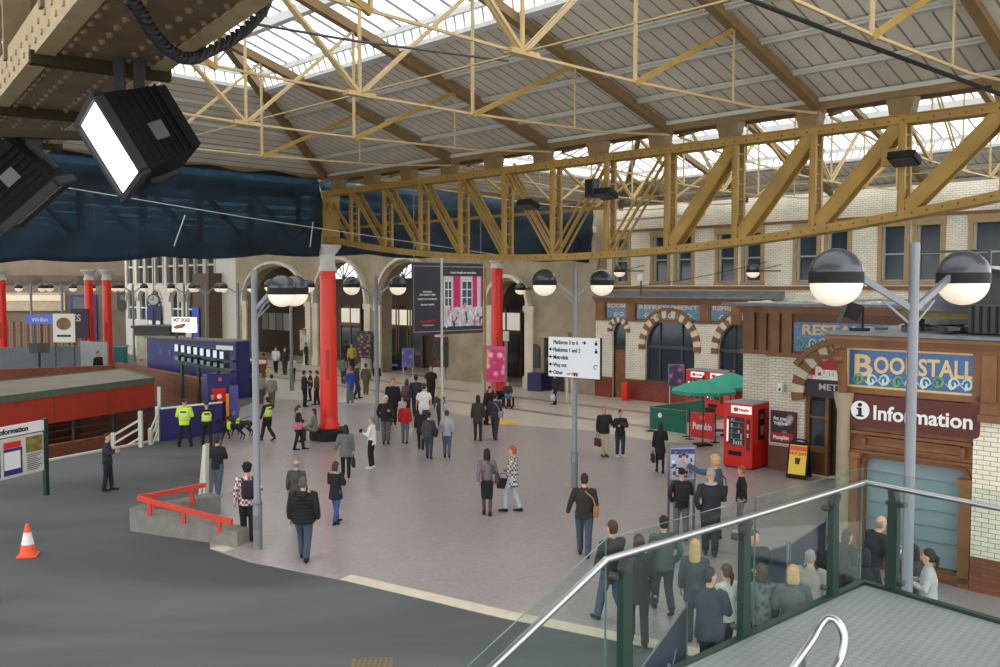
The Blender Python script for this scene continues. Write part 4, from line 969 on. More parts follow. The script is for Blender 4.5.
# right pier with cream tile over brick
mb = MB(); a = c9+.02; mb.bb(a, a+3.4, -.12, .4, zc(980, 556), zc(985, 420)); st(mb.obj('wall_pier', M['tile'], loc=FC.o, rz=A45))
mb = MB(); mb.bb(a, a+3.4, -.14, .4, 0, zc(980, 556)); st(mb.obj('wall_pier_base', M['brick'], loc=FC.o, rz=A45))
mb = MB(); a2 = qc(986); mb.bb(a2, a+3.4, -.16, .3, zc(985, 420), bz1+.05); mb.bb(a2+.03, a2+.28, -.22, -.16, bz0-.1, bz1); mb.bb(a2-.02, a+3.4, -.24, .3, zc(985, 420)-.02, zc(985, 420)+.12); mb.bb(a-.05, a2, -.1, .3, zc(985, 420), bz1+.05)
st(mb.obj('trim_17', M['terra'], loc=FC.o, rz=A45))
# things on the bookstall roof
ZR = bz1+.35
a = FC.hit(853, 330, .2); p = FC.P(qc(855, .3), .3, ZR)
T = thing('roof_floodlight', 'black floodlight on a bracket on the bookstall roof edge', 'floodlight', p, R(-20))
mb = MB(); mb.box((-.05, 0, .42), (.34, .26, .34), ry=R(20), bev=.02); mb.obj('housing', M['black'], T)
mb = MB(); mb.box((-.25, -.02, .36), (.08, .34, .4), ry=R(20)); mb.obj('hood', M['dgrey'], T)
mb = MB(); mb.beam((.16, 0, 0), (.16, 0, .5), .03, .05); mb.beam((-.02, 0, .3), (.18, 0, .5), .03, .04); mb.box((.1, 0, .03), (.4, .2, .06)); mb.obj('bracket', M['black'], T)
rnd = random.Random(11)
mb = MB()
for i in range(34):
    x = rnd.uniform(qc(865), xR-.6); y = rnd.uniform(.2, 2.4); mb.m(rnd.choice((0, 0, 1, 2))); mb.box((x, y, ZR+.06+rnd.random()*.05), (rnd.uniform(.1, .6), rnd.uniform(.05, .3), rnd.uniform(.04, .12)), rz=rnd.uniform(0, 3))
tag(mb.obj('roof_debris', [M['dgrey'], M['offw'], M['black']], loc=FC.o, rz=A45), 'loose dark and pale debris strewn over the bookstall roof', 'debris', kind='stuff')
T = thing('roof_crate', 'dark slatted plant box on the bookstall roof at the right edge', 'box', FC.P(qc(1014, .8), .8, ZR), A45)
mb = MB(); mb.box((0, 0, .3), (1.3, 1.0, .56), bev=.02); mb.obj('body', M['dgrey'], T)
mb = MB()
for i in range(9): mb.box((-.56+.14*i, -.52, .3), (.04, .05, .5))
mb.obj('slats', M['black'], T)
T = thing('roof_beam', 'dull yellow beam lying along the bookstall roof behind the lamp post', 'beam', FC.P(qc(952, 1.2), 1.2, ZR), A45)
mb = MB(); mb.box((0, 0, .34), (1.9, .25, .16)); mb.obj('beam', mat('olive_beam', s2l(120, 108, 60), .7, noise=.2), T)
for sx in (-.7, .7):
    mb = MB(); mb.box((sx, 0, .13), (.25, .3, .26)); mb.obj('block', M['dgrey'], T)
T = thing('roof_cover', 'pale curved sheet cover standing on the roof at the right edge', 'cover', FC.P(qc(1000, 2.6), 2.6, ZR), A45)
mb = MB(); rings = []
for i in range(9):
    t = math.pi*i/8
    rings.append((-1.35*math.cos(t), 1.35*math.sin(t)))
for (a, b) in zip(rings[:-1], rings[1:]):
    mb.prism([(a[0], -1, a[1]), (b[0], -1, b[1]), (b[0]*.97, -1, b[1]*.97), (a[0]*.97, -1, a[1]*.97)], (0, 2.4, 0))
mb.obj('sheet', mat('cover_sheet', s2l(206, 208, 212), .6, noise=.1), T, smooth=True)
mb = MB(); mb.prism([(x, .9, z) for x, z in rings], (0, .05, 0)); mb.obj('end_panel', mat('coverend', s2l(150, 150, 156), .6), T)
# service frame of dark pipe
T = thing('pipe_frame', 'dark square pipe frame rising from the roof behind the globe lamp', 'frame', FC.P(0, 1.0, ZR), A45)
xa, xb = FC.hit(911, 250, 1.0)[0], FC.hit(990, 250, 1.0)[0]; zz = FC.hit(950, 251.5, 1.0)[1]-ZR
mb = MB()
for x in (xa, xb): mb.beam((x, 0, 0), (x, 0, zz), .05, .05)
mb.beam((xa, 0, zz), (xb, 0, zz), .05, .05); mb.beam((xa, 0, zz*.25), (xb, 0, zz*.25), .03, .03); mb.obj('frame', M['dgrey'], T)
# ================================================================ COLUMNS
def column(x, y, r0, r1, ztop, zred, label, plinth=.75, oct_=True):
    T = thing('cast_iron_column', label, 'column', (x, y, 0)); z0 = .42
    mb = MB()
    if plinth: mb.lathe([(plinth, 0), (plinth, .36), (plinth-.05, .42), (r0+.05, .44)], seg=8)
    else: mb.lathe([(r0+.1, 0), (r0+.1, .4), (r0, .44)], seg=12)
    mb.obj('plinth', M['black'], T)
    mb = MB(); mb.lathe([(r0+.06, z0), (r0+.06, z0+.15), (r0+.01, z0+.22), (r0, z0+.5), (r1, zred-.3), (r1+.02, zred-.28), (r1+.02, zred-.2), (r1, zred-.15), (r1, zred)], seg=24); mb.obj('shaft', M['red'], T, smooth=True)
    mb = MB(); mb.lathe([(r1+.05, zred), (r1+.05, zred+.12), (r1, zred+.18), (r1, ztop-.35), (r1+.1, ztop-.25), (r1+.16, ztop-.12), (r1+.22, ztop-.1), (r1+.22, ztop)], seg=20); mb.obj('capital', M['offw'], T, smooth=True)
    mb = MB(); mb.box((.02, -r0-.0, 1.25+1.6), (.12, .08, 1.1), bev=.02); mb.obj('conduit_box', mat('column_red2', s2l(170, 50, 30), .5), T)
    return T
column(-6.46, 33.8, .33, .29, 7.32, 6.35, 'near red column standing on a black octagonal bench plinth')
column(-.15, 46.2, .32, .28, 7.3, 6.7, 'further red column behind the pink poster stand', plinth=.6)
for px, Y, lab in ((1.5, 60, 'red column cut by the left picture edge'), (89, 60, 'thin dark red column, left of the distant pair'), (107, 59, 'distant red column, right one of the pair, beside a standing figure')):
    p = S(px, 300, Y); column(p.x, p.y, .3, .27, 6.9, 6.2, lab, plinth=0)
# ================================================================ LATTICE GIRDER
T = thing('lattice_girder', 'mustard yellow lattice girder with a bowed lower chord spanning the concourse', 'girder', GR.o, A45)
GZ = 9.2
def gzb(t): return 6.6+.0072*(t-11.6)**2
TS = [-.16+1.93*i for i in range(14)]
def rivets(mb, pts, r=.018):
    for p in pts: mb.box(p, (r*2, r, r*2))
for y0 in (-.16, .14):
    mb = MB(); mb.beam((-.3, y0, GZ), (TS[-1]+.3, y0, GZ), .12, .18); mb.beam((-.3, y0, GZ+.09), (TS[-1]+.3, y0, GZ+.09), .2, .025)
    if y0 < 0: mb.m(1); rivets(mb, [(-.2+.3*i, y0-.065, GZ+dz+.04) for i in range(84) for dz in (-.06,)])
    mb.obj('top_chord', [M['yellow'], mat('rivet_dark', s2l(92, 68, 34), .7)], T)
    mb = MB()
    for a, b in zip(TS[:-1], TS[1:]):
        for k in range(2):
            t0 = a+(b-a)*k/2; t1 = a+(b-a)*(k+1)/2; mb.beam((t0, y0, gzb(t0)), (t1, y0, gzb(t1)), .12, .17); mb.beam((t0, y0, gzb(t0)-.085), (t1, y0, gzb(t1)-.085), .2, .025)
    if y0 < 0: mb.m(1); rivets(mb, [(.3*i, y0-.065, gzb(.3*i)) for i in range(80)])
    mb.obj('bottom_chord', [M['yellow'], MATS['rivet_dark']], T)
    for i, t in enumerate(TS):
        mb = MB(); mb.beam((t, y0, gzb(t)), (t, y0, GZ), (.075+.006*i) if i else .3, .09, (0, 1, 0)); mb.beam((t-.06, y0, gzb(t)), (t-.06, y0, GZ), .02, .13, (0, 1, 0)); mb.obj('post', M['yellow'], T)
    for i in range(len(TS)-1):
        a, b = TS[i], TS[i+1]
        mb = MB()
        if i < 6: p, q_ = (a+.1, y0, GZ-.1), (b-.08, y0, gzb(b)+.12); wd = .07+.012*i
        else: p, q_ = (a+.1, y0, gzb(a)+.12), (b-.08, y0, GZ-.1); wd = .26 if i >= 8 else .17
        (mb.beam(p, q_, .04, wd) if i >= 8 else None)
        pv = Vector(p); qv = Vector(q_); dd = (qv-pv).normalized(); nn = Vector((-dd.z, 0, dd.x))
        for k in (-1, 1): mb.beam(pv+nn*k*wd*.5, qv+nn*k*wd*.5, .04, .08 if i < 6 else .06, (0, 1, 0))
        mb.obj('diagonal', M['yellow'], T)
mb = MB()
for i, t in enumerate(TS):
    n = 6
    for k in range(n):
        z = gzb(t)+.3+(GZ-gzb(t)-.6)*k/(n-1); mb.box((t, -.01, z), (.1, .2, .05))
mb.obj('batten_lattice', M['brownpaint'], T)
mb = MB(); mb.beam((0, .5, 7.95), (13.2, .5, 7.95), .06, .09); mb.obj('cable_tray', M['yellow'], T)
mb = MB(); mb.box((-.1, .02, 8.2), (.7, .75, 2.1)); mb.obj('end_plate', M['yellow'], T)
# boxes and floodlights hanging on the girder
def gbox(t, z, lab, kind):
    p = GR.P(t, -.45, z)
    if kind == 'speaker':
        T = thing('girder_speaker', lab, 'speaker', p, A45)
        mb = MB(); mb.box((0, -.05, 0), (.3, .26, .5), bev=.02); mb.obj('cabinet', M['dgrey'], T)
        mb = MB(); mb.box((0, -.19, 0), (.24, .02, .42)); mb.obj('grille', M['black'], T)
    else:
        T = thing('girder_floodlight', lab, 'floodlight', p, A45)
        mb = MB(); mb.box((0, -.1, 0), (.55, .42, .16), rx=R(-20), bev=.02); mb.obj('housing', M['black'], T)
        mb = MB(); mb.box((0, -.13, -.09), (.46, .34, .02), rx=R(-20)); mb.obj('glass', M['dgrey'], T)
    mb = MB(); mb.beam((0, .03, 0), (0, .18, .0), .06, .06); mb.obj('bracket', M['black'], T)
def gt(px): 
    r = (px-500)/900; return (r*33.8+6.46)/(.7071*(1+r))
gbox(gt(603), 8.37, 'small grey box speaker fixed to the yellow girder left of its middle floodlight', 'speaker')
gbox(gt(618), 8.2, 'black floodlight fixed to the middle of the yellow girder', 'flood')
gbox(gt(911), 8.35, 'black floodlight on the right part of the yellow girder', 'flood')
gbox(gt(541), 8.1, 'black floodlight on the yellow girder above the signpost lamps', 'flood')
T = thing('junction_box', 'yellow painted box on the girder beside the right floodlight', 'box', GR.P(gt(893), -.38, 8.42), A45)
mb = MB(); mb.box((0, 0, 0), (.28, .16, .36), bev=.01); mb.obj('case', M['yellow'], T)
mb = MB(); mb.box((0, -.09, 0), (.22, .02, .3)); mb.obj('lid', M['yellow'], T)
# ================================================================ ROOFS
def sheetmat():
    m = bpy.data.materials.new('roof_sheet'); m.use_nodes = True; nt = m.node_tree; b = nt.nodes['Principled BSDF']; b.inputs['Roughness'].default_value = .7
    tc = nt.nodes.new('ShaderNodeTexCoord'); sp = nt.nodes.new('ShaderNodeSeparateXYZ'); nt.links.new(tc.outputs['Object'], sp.inputs[0])
    mo = nt.nodes.new('ShaderNodeMath'); mo.operation = 'MODULO'; mo.inputs[1].default_value = .34
    ad = nt.nodes.new('ShaderNodeMath'); ad.operation = 'ADD'; ad.inputs[1].default_value = 100
    nt.links.new(sp.outputs[0], ad.inputs[0]); nt.links.new(ad.outputs[0], mo.inputs[0])
    lt = nt.nodes.new('ShaderNodeMath'); lt.operation = 'LESS_THAN'; lt.inputs[1].default_value = .045; nt.links.new(mo.outputs[0], lt.inputs[0])
    n = nt.nodes.new('ShaderNodeTexNoise'); n.inputs['Scale'].default_value = .7; n.inputs['Detail'].default_value = 5; nt.links.new(tc.outputs['Object'], n.inputs['Vector'])
    r = nt.nodes.new('ShaderNodeValToRGB'); r.color_ramp.elements[0].position = .3; r.color_ramp.elements[1].position = .7
    r.color_ramp.elements[0].color = (*s2l(196, 190, 172), 1); r.color_ramp.elements[1].color = (*s2l(212, 207, 190), 1); nt.links.new(n.outputs['Fac'], r.inputs[0])
    mx = nt.nodes.new('ShaderNodeMix'); mx.data_type = 'RGBA'; mx.inputs[7].default_value = (*s2l(140, 130, 118), 1)
    nt.links.new(lt.outputs[0], mx.inputs[0]); nt.links.new(r.outputs[0], mx.inputs[6]); nt.links.new(mx.outputs[2], b.inputs['Base Color'])
    bp = nt.nodes.new('ShaderNodeBump'); bp.inputs['Strength'].default_value = .6; bp.inputs['Distance'].default_value = .03; bp.invert = True
    nt.links.new(lt.outputs[0], bp.inputs['Height']); nt.links.new(bp.outputs[0], b.inputs['Normal'])
    return m
M['sheet'] = sheetmat()
TMAX = 31.0
def bay(yc, half, sg, ylow, nm, trusses, tst=0.0, labn='near'):
    """a hipped rooflight bay along the girder line; sg=-1 main bay, +1 far bay"""
    sl = .29; z0 = 9.9
    def zr(s): return z0+sl*s
    hk = 4.8/5.4; sg_ = 5.4*half/9.6 if sg < 0 else 2.7; zg = zr(sg_); tg = tst+hk*sg_; tr = tst+hk*half
    T = sempty(nm, GR.o, A45)
    def Y(s): return yc+sg*(s-half)   # s from the girder edge
    def pr(mb, a): mb.quad(*a)
    # sheets on both slopes, two-sided thin slabs
    for side in (0, 1):
        f = (lambda s: Y(s)) if side == 0 else (lambda s: Y(2*half-s))
        mb = MB(); p = [(tst, f(0), zr(0)), (TMAX, f(0), zr(0)), (TMAX, f(sg_), zg), (tg, f(sg_), zg)]
        mb.prism(p, (0, 0, .05)); mb.obj('roof_sheeting', M['sheet'], T)
        mb = MB()
        for s in [x_ for x_ in (.06, 1.35*half/9.6, 2.7*half/9.6, 4.05*half/9.6) if x_ < sg_-.1]:
            w_ = .34 if s < .1 else .16
            a = tst+hk*s; mb.beam((a, f(s), zr(s)-.06), (TMAX, f(s), zr(s)-.06), w_, .1)
            if s > .1: mb.beam((a, f(s)+.12*sg, zr(s)-.03), (TMAX, f(s)+.12*sg, zr(s)-.03), .03, .05)
        mb.obj('purlin', M['purlin'], T)
        mb = MB(); mb.beam((tg, f(sg_), zg-.02), (TMAX, f(sg_), zg-.02), .3, .1); mb.beam((tg, f(sg_+.35), zg+.34), (TMAX, f(sg_+.35), zg+.34), .1, .14)
        k = int((TMAX-tg)/.3)
        for i in range(k):
            x = tg+.3*i; mb.beam((x, f(sg_+.05), zg+.02), (x+.22, f(sg_+.33), zg+.3), .05, .03)
        sp = (sg_+half)/2-.1; mb.beam((tg+1, f(sp), zr(sp)+.2), (TMAX, f(sp), zr(sp)+.2), .2, .22)
        mb.obj('skylight_kerb', M['whitefr'], T)
        mb = MB(); p = [(tg, f(sg_+.3), zg+.42), (TMAX, f(sg_+.3), zg+.42), (TMAX, f(half), zr(half)+.35), (tr, f(half), zr(half)+.35)]
        mb.quad(*p); mb.obj('skylight_glass', M['pane'], T)
        mb = MB(); x = tg
        while x < TMAX:
            s1 = min(half, (x-tst)/hk); 
            if s1 > sg_+.5:
                mb.beam((x, f(sg_+.3), zg+.38), (x, f(s1), zr(s1)+.32), .035, .05)
            x += .62
        mb.obj('glazing_bars', M['grey'], T)
    # hip end
    mb = MB(); p = [(tst, Y(0), zr(0)), (tg, Y(sg_), zg), (tg, Y(2*half-sg_), zg), (tst, Y(2*half), zr(0))]; mb.prism(p, (0, 0, .05)); mb.obj('roof_sheeting', M['sheet'], T)
    mb = MB(); mb.quad((tg+.3, Y(sg_+.3), zg+.42), (tr, Y(half), zr(half)+.35), (tg+.3, Y(2*half-sg_-.3), zg+.42)); mb.obj('skylight_glass', M['pane'], T)
    mb = MB(); mb.beam((tg, Y(sg_), zg-.02), (tg, Y(2*half-sg_), zg-.02), .3, .1); mb.beam((tg+.3, Y(sg_), zg+.34), (tg+.3, Y(2*half-sg_), zg+.34), .1, .14)
    n = int((2*half-2*sg_)/.3)
    for i in range(n):
        y = Y(sg_+.3*i); mb.beam((tg, y, zg+.02), (tg+.28, y+.2*sg, zg+.3), .05, .03)
    mb.obj('skylight_kerb', M['whitefr'], T)
    mb = MB()
    for i in range(int(2*(half-sg_)/.62)):
        s = sg_+.5+.62*i; smid = min(s, 2*half-s)
        if smid > sg_+.4: mb.beam((tg+.3, Y(s), zg+.38), (tst+hk*smid, Y(s), zr(smid)+.32), .035, .05)
    mb.obj('glazing_bars', M['grey'], T)
    mb = MB()
    for s in [x_*half/9.6 for x_ in (1.4, 2.9, 4.2) if x_*half/9.6 < sg_]:
        mb.beam((tst+hk*s, Y(s), zr(s)-.06), (tst+hk*s, Y(2*half-s), zr(s)-.06), .16, .1)
    mb.obj('purlin', M['purlin'], T)
    mb = MB(); mb.beam((tst, Y(0), zr(0)-.12), (tr, Y(half), zr(half)-.12), .2, .24); mb.beam((tst, Y(2*half), zr(0)-.12), (tr, Y(half), zr(half)-.12), .2, .24)
    mb.beam((tr, Y(half), zr(half)+.3), (TMAX, Y(half), zr(half)+.3), .3, .3); mb.obj('hip_rafter', M['brownpaint'], T)
    # trusses: each its own thing
    kx = half/9.6
    for t, lab in trusses:
        Q = thing('roof_truss', lab, 'truss', GR.o, A45)
        smax = min(half, (t-tst)/hk)
        for side in (0, 1):
            f = (lambda s: Y(s)) if side == 0 else (lambda s: Y(2*half-s))
            mb = MB(); mb.beam((t, f(0), zr(0)-.17), (t, f(smax), zr(smax)-.17), .13, .2); mb.beam((t, f(0), zr(0)-.28), (t, f(smax), zr(smax)-.28), .2, .03); mb.obj('rafter', M['brownpaint'], Q)
            sE, sR, sM = 6.84*kx, 3.69*kx, half; zt_ = 9.18
            def rz_(s): return zr(min(s, smax))-.25
            mb = MB(); mb.beam((t, f(0), zr(0)-.3), (t, f(2.9*kx), 9.34), .045, .045); mb.beam((t, f(2.9*kx), 9.34), (t, f(sE), zt_+.03), .045, .045); mb.beam((t, f(sE), zt_+.03), (t, f(sM), zt_), .04, .04); mb.obj('tie_rod', M['rod'], Q)
            mb = MB(); mb.beam((t-.05, f(sM), zt_), (t-.04, f(sE), rz_(sE)), .04, .055); mb.beam((t+.04, f(sM), zt_), (t+.04, f(sE), rz_(sE)), .04, .055); mb.obj('strut', M['rod'], Q)
            mb = MB(); mb.beam((t, f(sE), zt_), (t, f(sR), rz_(sR)), .07, .09); mb.obj('strut', M['yellow'], Q)
            mb = MB(); mb.beam((t, f(sE), zt_), (t, f(sE), rz_(sE)), .05, .05); mb.obj('king_rod', M['rod'], Q)
            mb = MB(); mb.beam((t, f(sR), 9.3), (t, f(sR), rz_(sR)), .03, .03); mb.obj('king_rod', M['rod'], Q)
        mb = MB(); mb.beam((t, Y(half), zt_), (t, Y(half), zr(smax)-.2), .05, .05); mb.obj('king_rod', M['rod'], Q)
        mb = MB(); mb.box((t, Y(half), zt_), (.16, .6, .08)); mb.obj('node_plate', M['rod'], Q)
    # longitudinal ties
    LT = thing('tie_rods', 'thin pale longitudinal tie rods linking the %s roof trusses' % labn, 'tie rod', GR.o, A45)
    for s in (half,):
        mb = MB(); mb.beam((trusses[0][0], Y(s), 9.2), (trusses[-1][0], Y(s), 9.2), .022, .022); mb.obj('tie_rod', M['rod'], LT)
    return T
main_tr = [(7.1, 'roof truss nearest the hipped end of the main roof'), (11.2, 'roof truss second from the hipped end of the main roof'), (15.2, 'roof truss third from the hipped end of the main roof, crossing the skylight centre'), (19.2, 'roof truss whose foot meets the girder above the waymarking signpost side'), (23.2, 'roof truss at the upper right corner of the main roof')]
main_tr[3] = (19.2, 'roof truss with its post ending over the middle of the yellow girder')
bay(-9.6, 9.6, -1, 0, 'ceiling_main', main_tr)
far_tr = [(3.2+4.0*i, 'far bay roof truss seen through the yellow girder, number %s from its hipped end' % w) for i, w in enumerate(('one', 'two', 'three', 'four', 'five', 'six', 'seven'))]
far_lab = ['far bay roof truss closest to the blue netting behind the yellow girder', 'far bay roof truss behind the leftward slanting girder diagonals', 'far bay roof truss behind the middle of the yellow girder', 'far bay roof truss behind the first rightward slanting diagonals', 'far bay roof truss above the sash windows of the cream wall', 'far bay roof truss beyond the girder above the globe lamp', 'far bay roof truss beyond the girder at the right edge']
far_tr = [(a, far_lab[i]) for i, (a, b) in enumerate(far_tr)]
bay(.5+8.7, 8.7, 1, 0, 'ceiling_far', far_tr, labn='far')
# eave beam, brackets between girder and roof edge
mb = MB(); mb.beam((-.3, -.12, 9.74), (TMAX, -.12, 9.74), .12, .16); mb.beam((-.3, .5, 9.76), (TMAX, .5, 9.76), .1, .14); mb.prism([(-.3, -.1, 9.84), (TMAX, -.1, 9.84), (TMAX, .5, 9.84), (-.3, .5, 9.84)], (0, 0, .05)); mb.beam((-.1, -.2, 9.84), (-.1, -19.2, 9.84), .14, .2); mb.beam((-.1, .5, 9.84), (-.1, 18, 9.84), .14, .2); st(mb.obj('trim_18', M['brownpaint'], loc=GR.o, rz=A45))
mb = MB()
for i in range(15):
    t = .8+2.02*i; mb.prism([(t-.3, -.18, 9.68), (t+.3, -.18, 9.68), (t+.2, -.18, 9.3), (t-.2, -.18, 9.3)], (0, .34, 0))
st(mb.obj('trim_19', M['brownpaint'], loc=GR.o, rz=A45))
# unseen roof beyond the netting (over the platforms): rooflight strips added to keep it lit
T = sempty('ceiling_rear', GR.o, A45)
for i in range(9):
    x0 = -2-6.2*i
    mb = MB(); mb.bb(x0-3.8, x0, -28, 17.6, 10.5, 10.56); mb.obj('roof_sheeting', M['sheet'], T)
    mb = MB(); mb.bb(x0-6.2, x0-3.8, -28, 17.6, 10.6, 10.62); mb.obj('skylight_glass', M['pane'], T)
    mb = MB()
    for y in range(-28, 18, 4): mb.bb(x0-6.2, x0-3.8, y-.05, y+.05, 10.45, 10.55)
    mb.bb(x0-.1, x0+.1, -28, 17.6, 10.2, 10.5); mb.obj('roof_beam', M['purlin'], T)
# ================================================================ NETTING
def netmat():
    m = bpy.data.materials.new('blue_net'); m.use_nodes = True; nt = m.node_tree; b = nt.nodes['Principled BSDF']; o = nt.nodes['Material Output']
    tc = nt.nodes.new('ShaderNodeTexCoord'); n = nt.nodes.new('ShaderNodeTexNoise'); n.inputs['Scale'].default_value = .6; n.inputs['Detail'].default_value = 1.5
    nt.links.new(tc.outputs['Object'], n.inputs['Vector'])
    r = nt.nodes.new('ShaderNodeValToRGB'); r.color_ramp.elements[0].color = (*s2l(18, 31, 42), 1); r.color_ramp.elements[1].color = (*s2l(30, 50, 66), 1); r.color_ramp.elements[0].position = .35; r.color_ramp.elements[1].position = .7
    nt.links.new(n.outputs['Fac'], r.inputs[0]); nt.links.new(r.outputs[0], b.inputs['Base Color']); b.inputs['Roughness'].default_value = .8
    tr = nt.nodes.new('ShaderNodeBsdfTransparent'); tr.inputs[0].default_value = (.35, .6, .8, 1); mx = nt.nodes.new('ShaderNodeMixShader')
    mx.inputs[0].default_value = .8; nt.links.new(tr.outputs[0], mx.inputs[1]); nt.links.new(b.outputs[0], mx.inputs[2]); nt.links.new(mx.outputs[0], o.inputs[0]); return m
M['net'] = netmat()
def net(p0, p1, zt0, zt1, zb0, zb1, label, seed, bulge=.35, nx=70, nz=16):
    rnd = random.Random(seed); a = Vector((*p0, 0)); b = Vector((*p1, 0)); d = (b-a).normalized(); n = Vector((-d.y, d.x, 0)); mb = MB(); grid = []
    ph = [rnd.uniform(0, 6) for _ in range(6)]
    for i in range(nx+1):
        u = i/nx; row = []
        for j in range(nz+1):
            v = j/nz
            sag = .12*abs(math.sin(u*math.pi*4+ph[0]))
            z = (zt0+(zt1-zt0)*u)*(1-v)+(zb0+(zb1-zb0)*u-sag*v)*v
            if v == 0: z += .06*math.sin(u*40+ph[1])
            off = bulge*math.sin(math.pi*min(1, v*1.05))**.7*(.7+.3*math.sin(u*9+ph[2]))+.07*math.sin(u*31+v*4+ph[3])+.04*math.sin(u*67-v*7+ph[4])+.03*math.sin(v*23+u*11)
            p = a+(b-a)*u+n*off; row.append(mb.b.verts.new((p.x, p.y, z)))
        grid.append(row)
    for i in range(nx):
        for j in range(nz): mb.b.faces.new((grid[i][j], grid[i+1][j], grid[i+1][j+1], grid[i][j+1]))
    o = mb.obj('debris_netting', M['net'], smooth='all'); so = o.modifiers.new('s', 'SOLIDIFY'); so.thickness = .02
    tag(o, label, 'netting'); return o
pe = GR.P(.15, -16)
net((GR.P(.1, -.5).x, GR.P(.1, -.5).y), (pe.x, pe.y), 9.78, 9.78, 7.0, 6.3, 'dark blue debris netting draped along the left of the hall', 3, bulge=-.4 if False else .4)
net((-6.9, 34.15), (4.6, 46.4), 9.78, 10.2, 7.05, 7.1, 'dark blue debris netting hanging behind the yellow girder', 8, bulge=-.3, nx=50)
def lattice_behind(p0, p1, z0, z1, label, n, sgn=1):
    T = thing('wrapped_girder', label, 'girder'); a = Vector((*p0, 0)); b = Vector((*p1, 0))
    mb = MB(); mb.beam(a+Vector((0, 0, z1)), b+Vector((0, 0, z1)), .25, .3); mb.obj('top_chord', M['dgrey'], T)
    mb = MB(); mb.beam(a+Vector((0, 0, z0)), b+Vector((0, 0, z0)), .25, .3); mb.obj('bottom_chord', M['dgrey'], T)
    for i in range(n+1):
        p = a+(b-a)*i/n; mb = MB(); mb.beam((p.x, p.y, z0), (p.x, p.y, z1), .2, .2); mb.obj('post', M['dgrey'], T)
        if i < n:
            q_ = a+(b-a)*(i+1)/n; mb = MB(); mb.beam((p.x, p.y, z0), (q_.x, q_.y, z1), .14, .14); mb.obj('diagonal', M['dgrey'], T)
o0 = GR.P(-.5, -.9); o1 = GR.P(-.5, -16.5)
lattice_behind((o0.x, o0.y), (o1.x, o1.y), 7.1, 9.15, 'dark girder showing faintly through the left blue netting', 8)
# ================================================================ WIRES
def wire(pts, r, m, label, name='wire', cat='cable', sag=0):
    mb = MB(); P = []
    for a, b in zip(pts[:-1], pts[1:]):
        a = Vector(a); b = Vector(b)
        for i in range(8):
            t = i/8; p = a+(b-a)*t; p.z -= sag*4*t*(1-t); P.append(p)
    P.append(Vector(pts[-1])); mb.tube(P, r, 6); return tag(mb.obj(name, m, smooth=True), label, cat)
wire([S(-10, 170, 20), S(63, 187, 21), S(250, 218, 25), S(505, 256, 30)], .009, M['offw'], 'thin pale wire crossing the blue netting to the hanging banner')
wire([S(730, -8, 12.5), S(845, 37, 14), S(1010, 98, 15)], .035, M['black'], 'thick black cable sloping across the roof at upper right')
wire([S(255, 24, 14), S(355, 41, 15), S(508, 61, 17)], .022, M['dgrey'], 'dark cable running under the skylight towards the truss node')
wire([GR.P(12.5, .6, 6.6), FA.P(q(600), -.3, 5.6), FA.P(q(760), .6, 6.9)], .015, M['black'], 'thin black wire climbing past the sash windows of the cream wall', sag=.2)
wire([S(185, 215, 24.5), S(174, 246, 24.6)], .014, M['offw'], 'short pale cord hanging down the left blue netting', name='cord', cat='cord')
wire([S(313, 222, 30.6), S(310, 247, 30.6)], .016, M['offw'], 'frayed pale cord at the end of the netting by the near red column', name='cord', cat='cord')
wire([FA.P(q(720), .5, 5.7), FA.P(q(720), .9, 5.7)], .02, M['black'], 'short bracket wire on the cream wall') if False else None
# ================================================================ FOOTBRIDGE GIRDER AND ITS FLOODLIGHTS
BF = Frame(-2.52, 4.96, 0); gdir = Vector((-.586, .810, 0)); hdir = Vector((.81, .586, 0)); ang = math.atan2(.81, -.586)
BO = Vector((-2.50, 4.96, 0))
M['beam'] = mat('rivet_beam_shaded', s2l(92, 74, 44), .6, noise=.45, nscale=3, bump=.3, bscale=12); M['beamp'] = mat('beam_pale', s2l(142, 124, 88), .6, noise=.3, nscale=5)  # first one: shade under the girder is put into its dark colour
T = thing('riveted_girder', 'large riveted beige footbridge girder across the upper left corner', 'girder', BO, ang)
ZB = 7.02; W_ = -.64     # local x along gdir, local y = left of gdir => -y is towards hdir
mb = MB(); mb.bb(-5, 9, W_, 0, ZB, ZB+.03)
for i in range(70):
    x = -3.5+.16*i
    for y in (-.1, -.22, -.42, -.54): mb.lathe([(.018, ZB-.014), (.014, ZB-.02), (.006, ZB-.024)], (x, y, 0), 6) if -2 < x < 5 else None
for i in range(70):
    x = -3.5+.16*i
    for y in (-.1, -.22, -.42, -.54):
        if -2 < x < 5: mb.lathe([(.018, ZB-.014), (.02, ZB)], (x, y, 0), 8)
mb.obj('bottom_plate', M['beam'], T)
for y in (-.02, W_+.02):
    mb = MB(); mb.bb(-5, 9, y-.02, y+.02, ZB+.03, ZB+.28)
    mb.bb(-5, 9, y-.05, y+.05, ZB-.015, ZB+.015)
    for i in range(120):
        x = -4.5+.1*i; mb.box((x, y+.024*(1 if y > -.3 else -1), ZB+.09+(.08 if i % 2 else 0)), (.028, .012, .028))
    mb.obj('edge_angle', M['beamp'], T)
for i in range(9):
    x = -4.2+1.35*i
    for y in (-.06, W_+.06):
        mb = MB(); mb.beam((x, y, ZB+.2), (x, y, 8.9), .16, .07); mb.obj('post', M['beam'], T)
        mb = MB(); mb.beam((x, y, ZB+.25), (x+1.35, y, 8.8), .06, .12); mb.obj('diagonal', M['beam'], T)
mb = MB(); mb.bb(-5, 9, W_-.02, .02, 8.85, 9.0); mb.obj('top_plate', M['beam'], T)
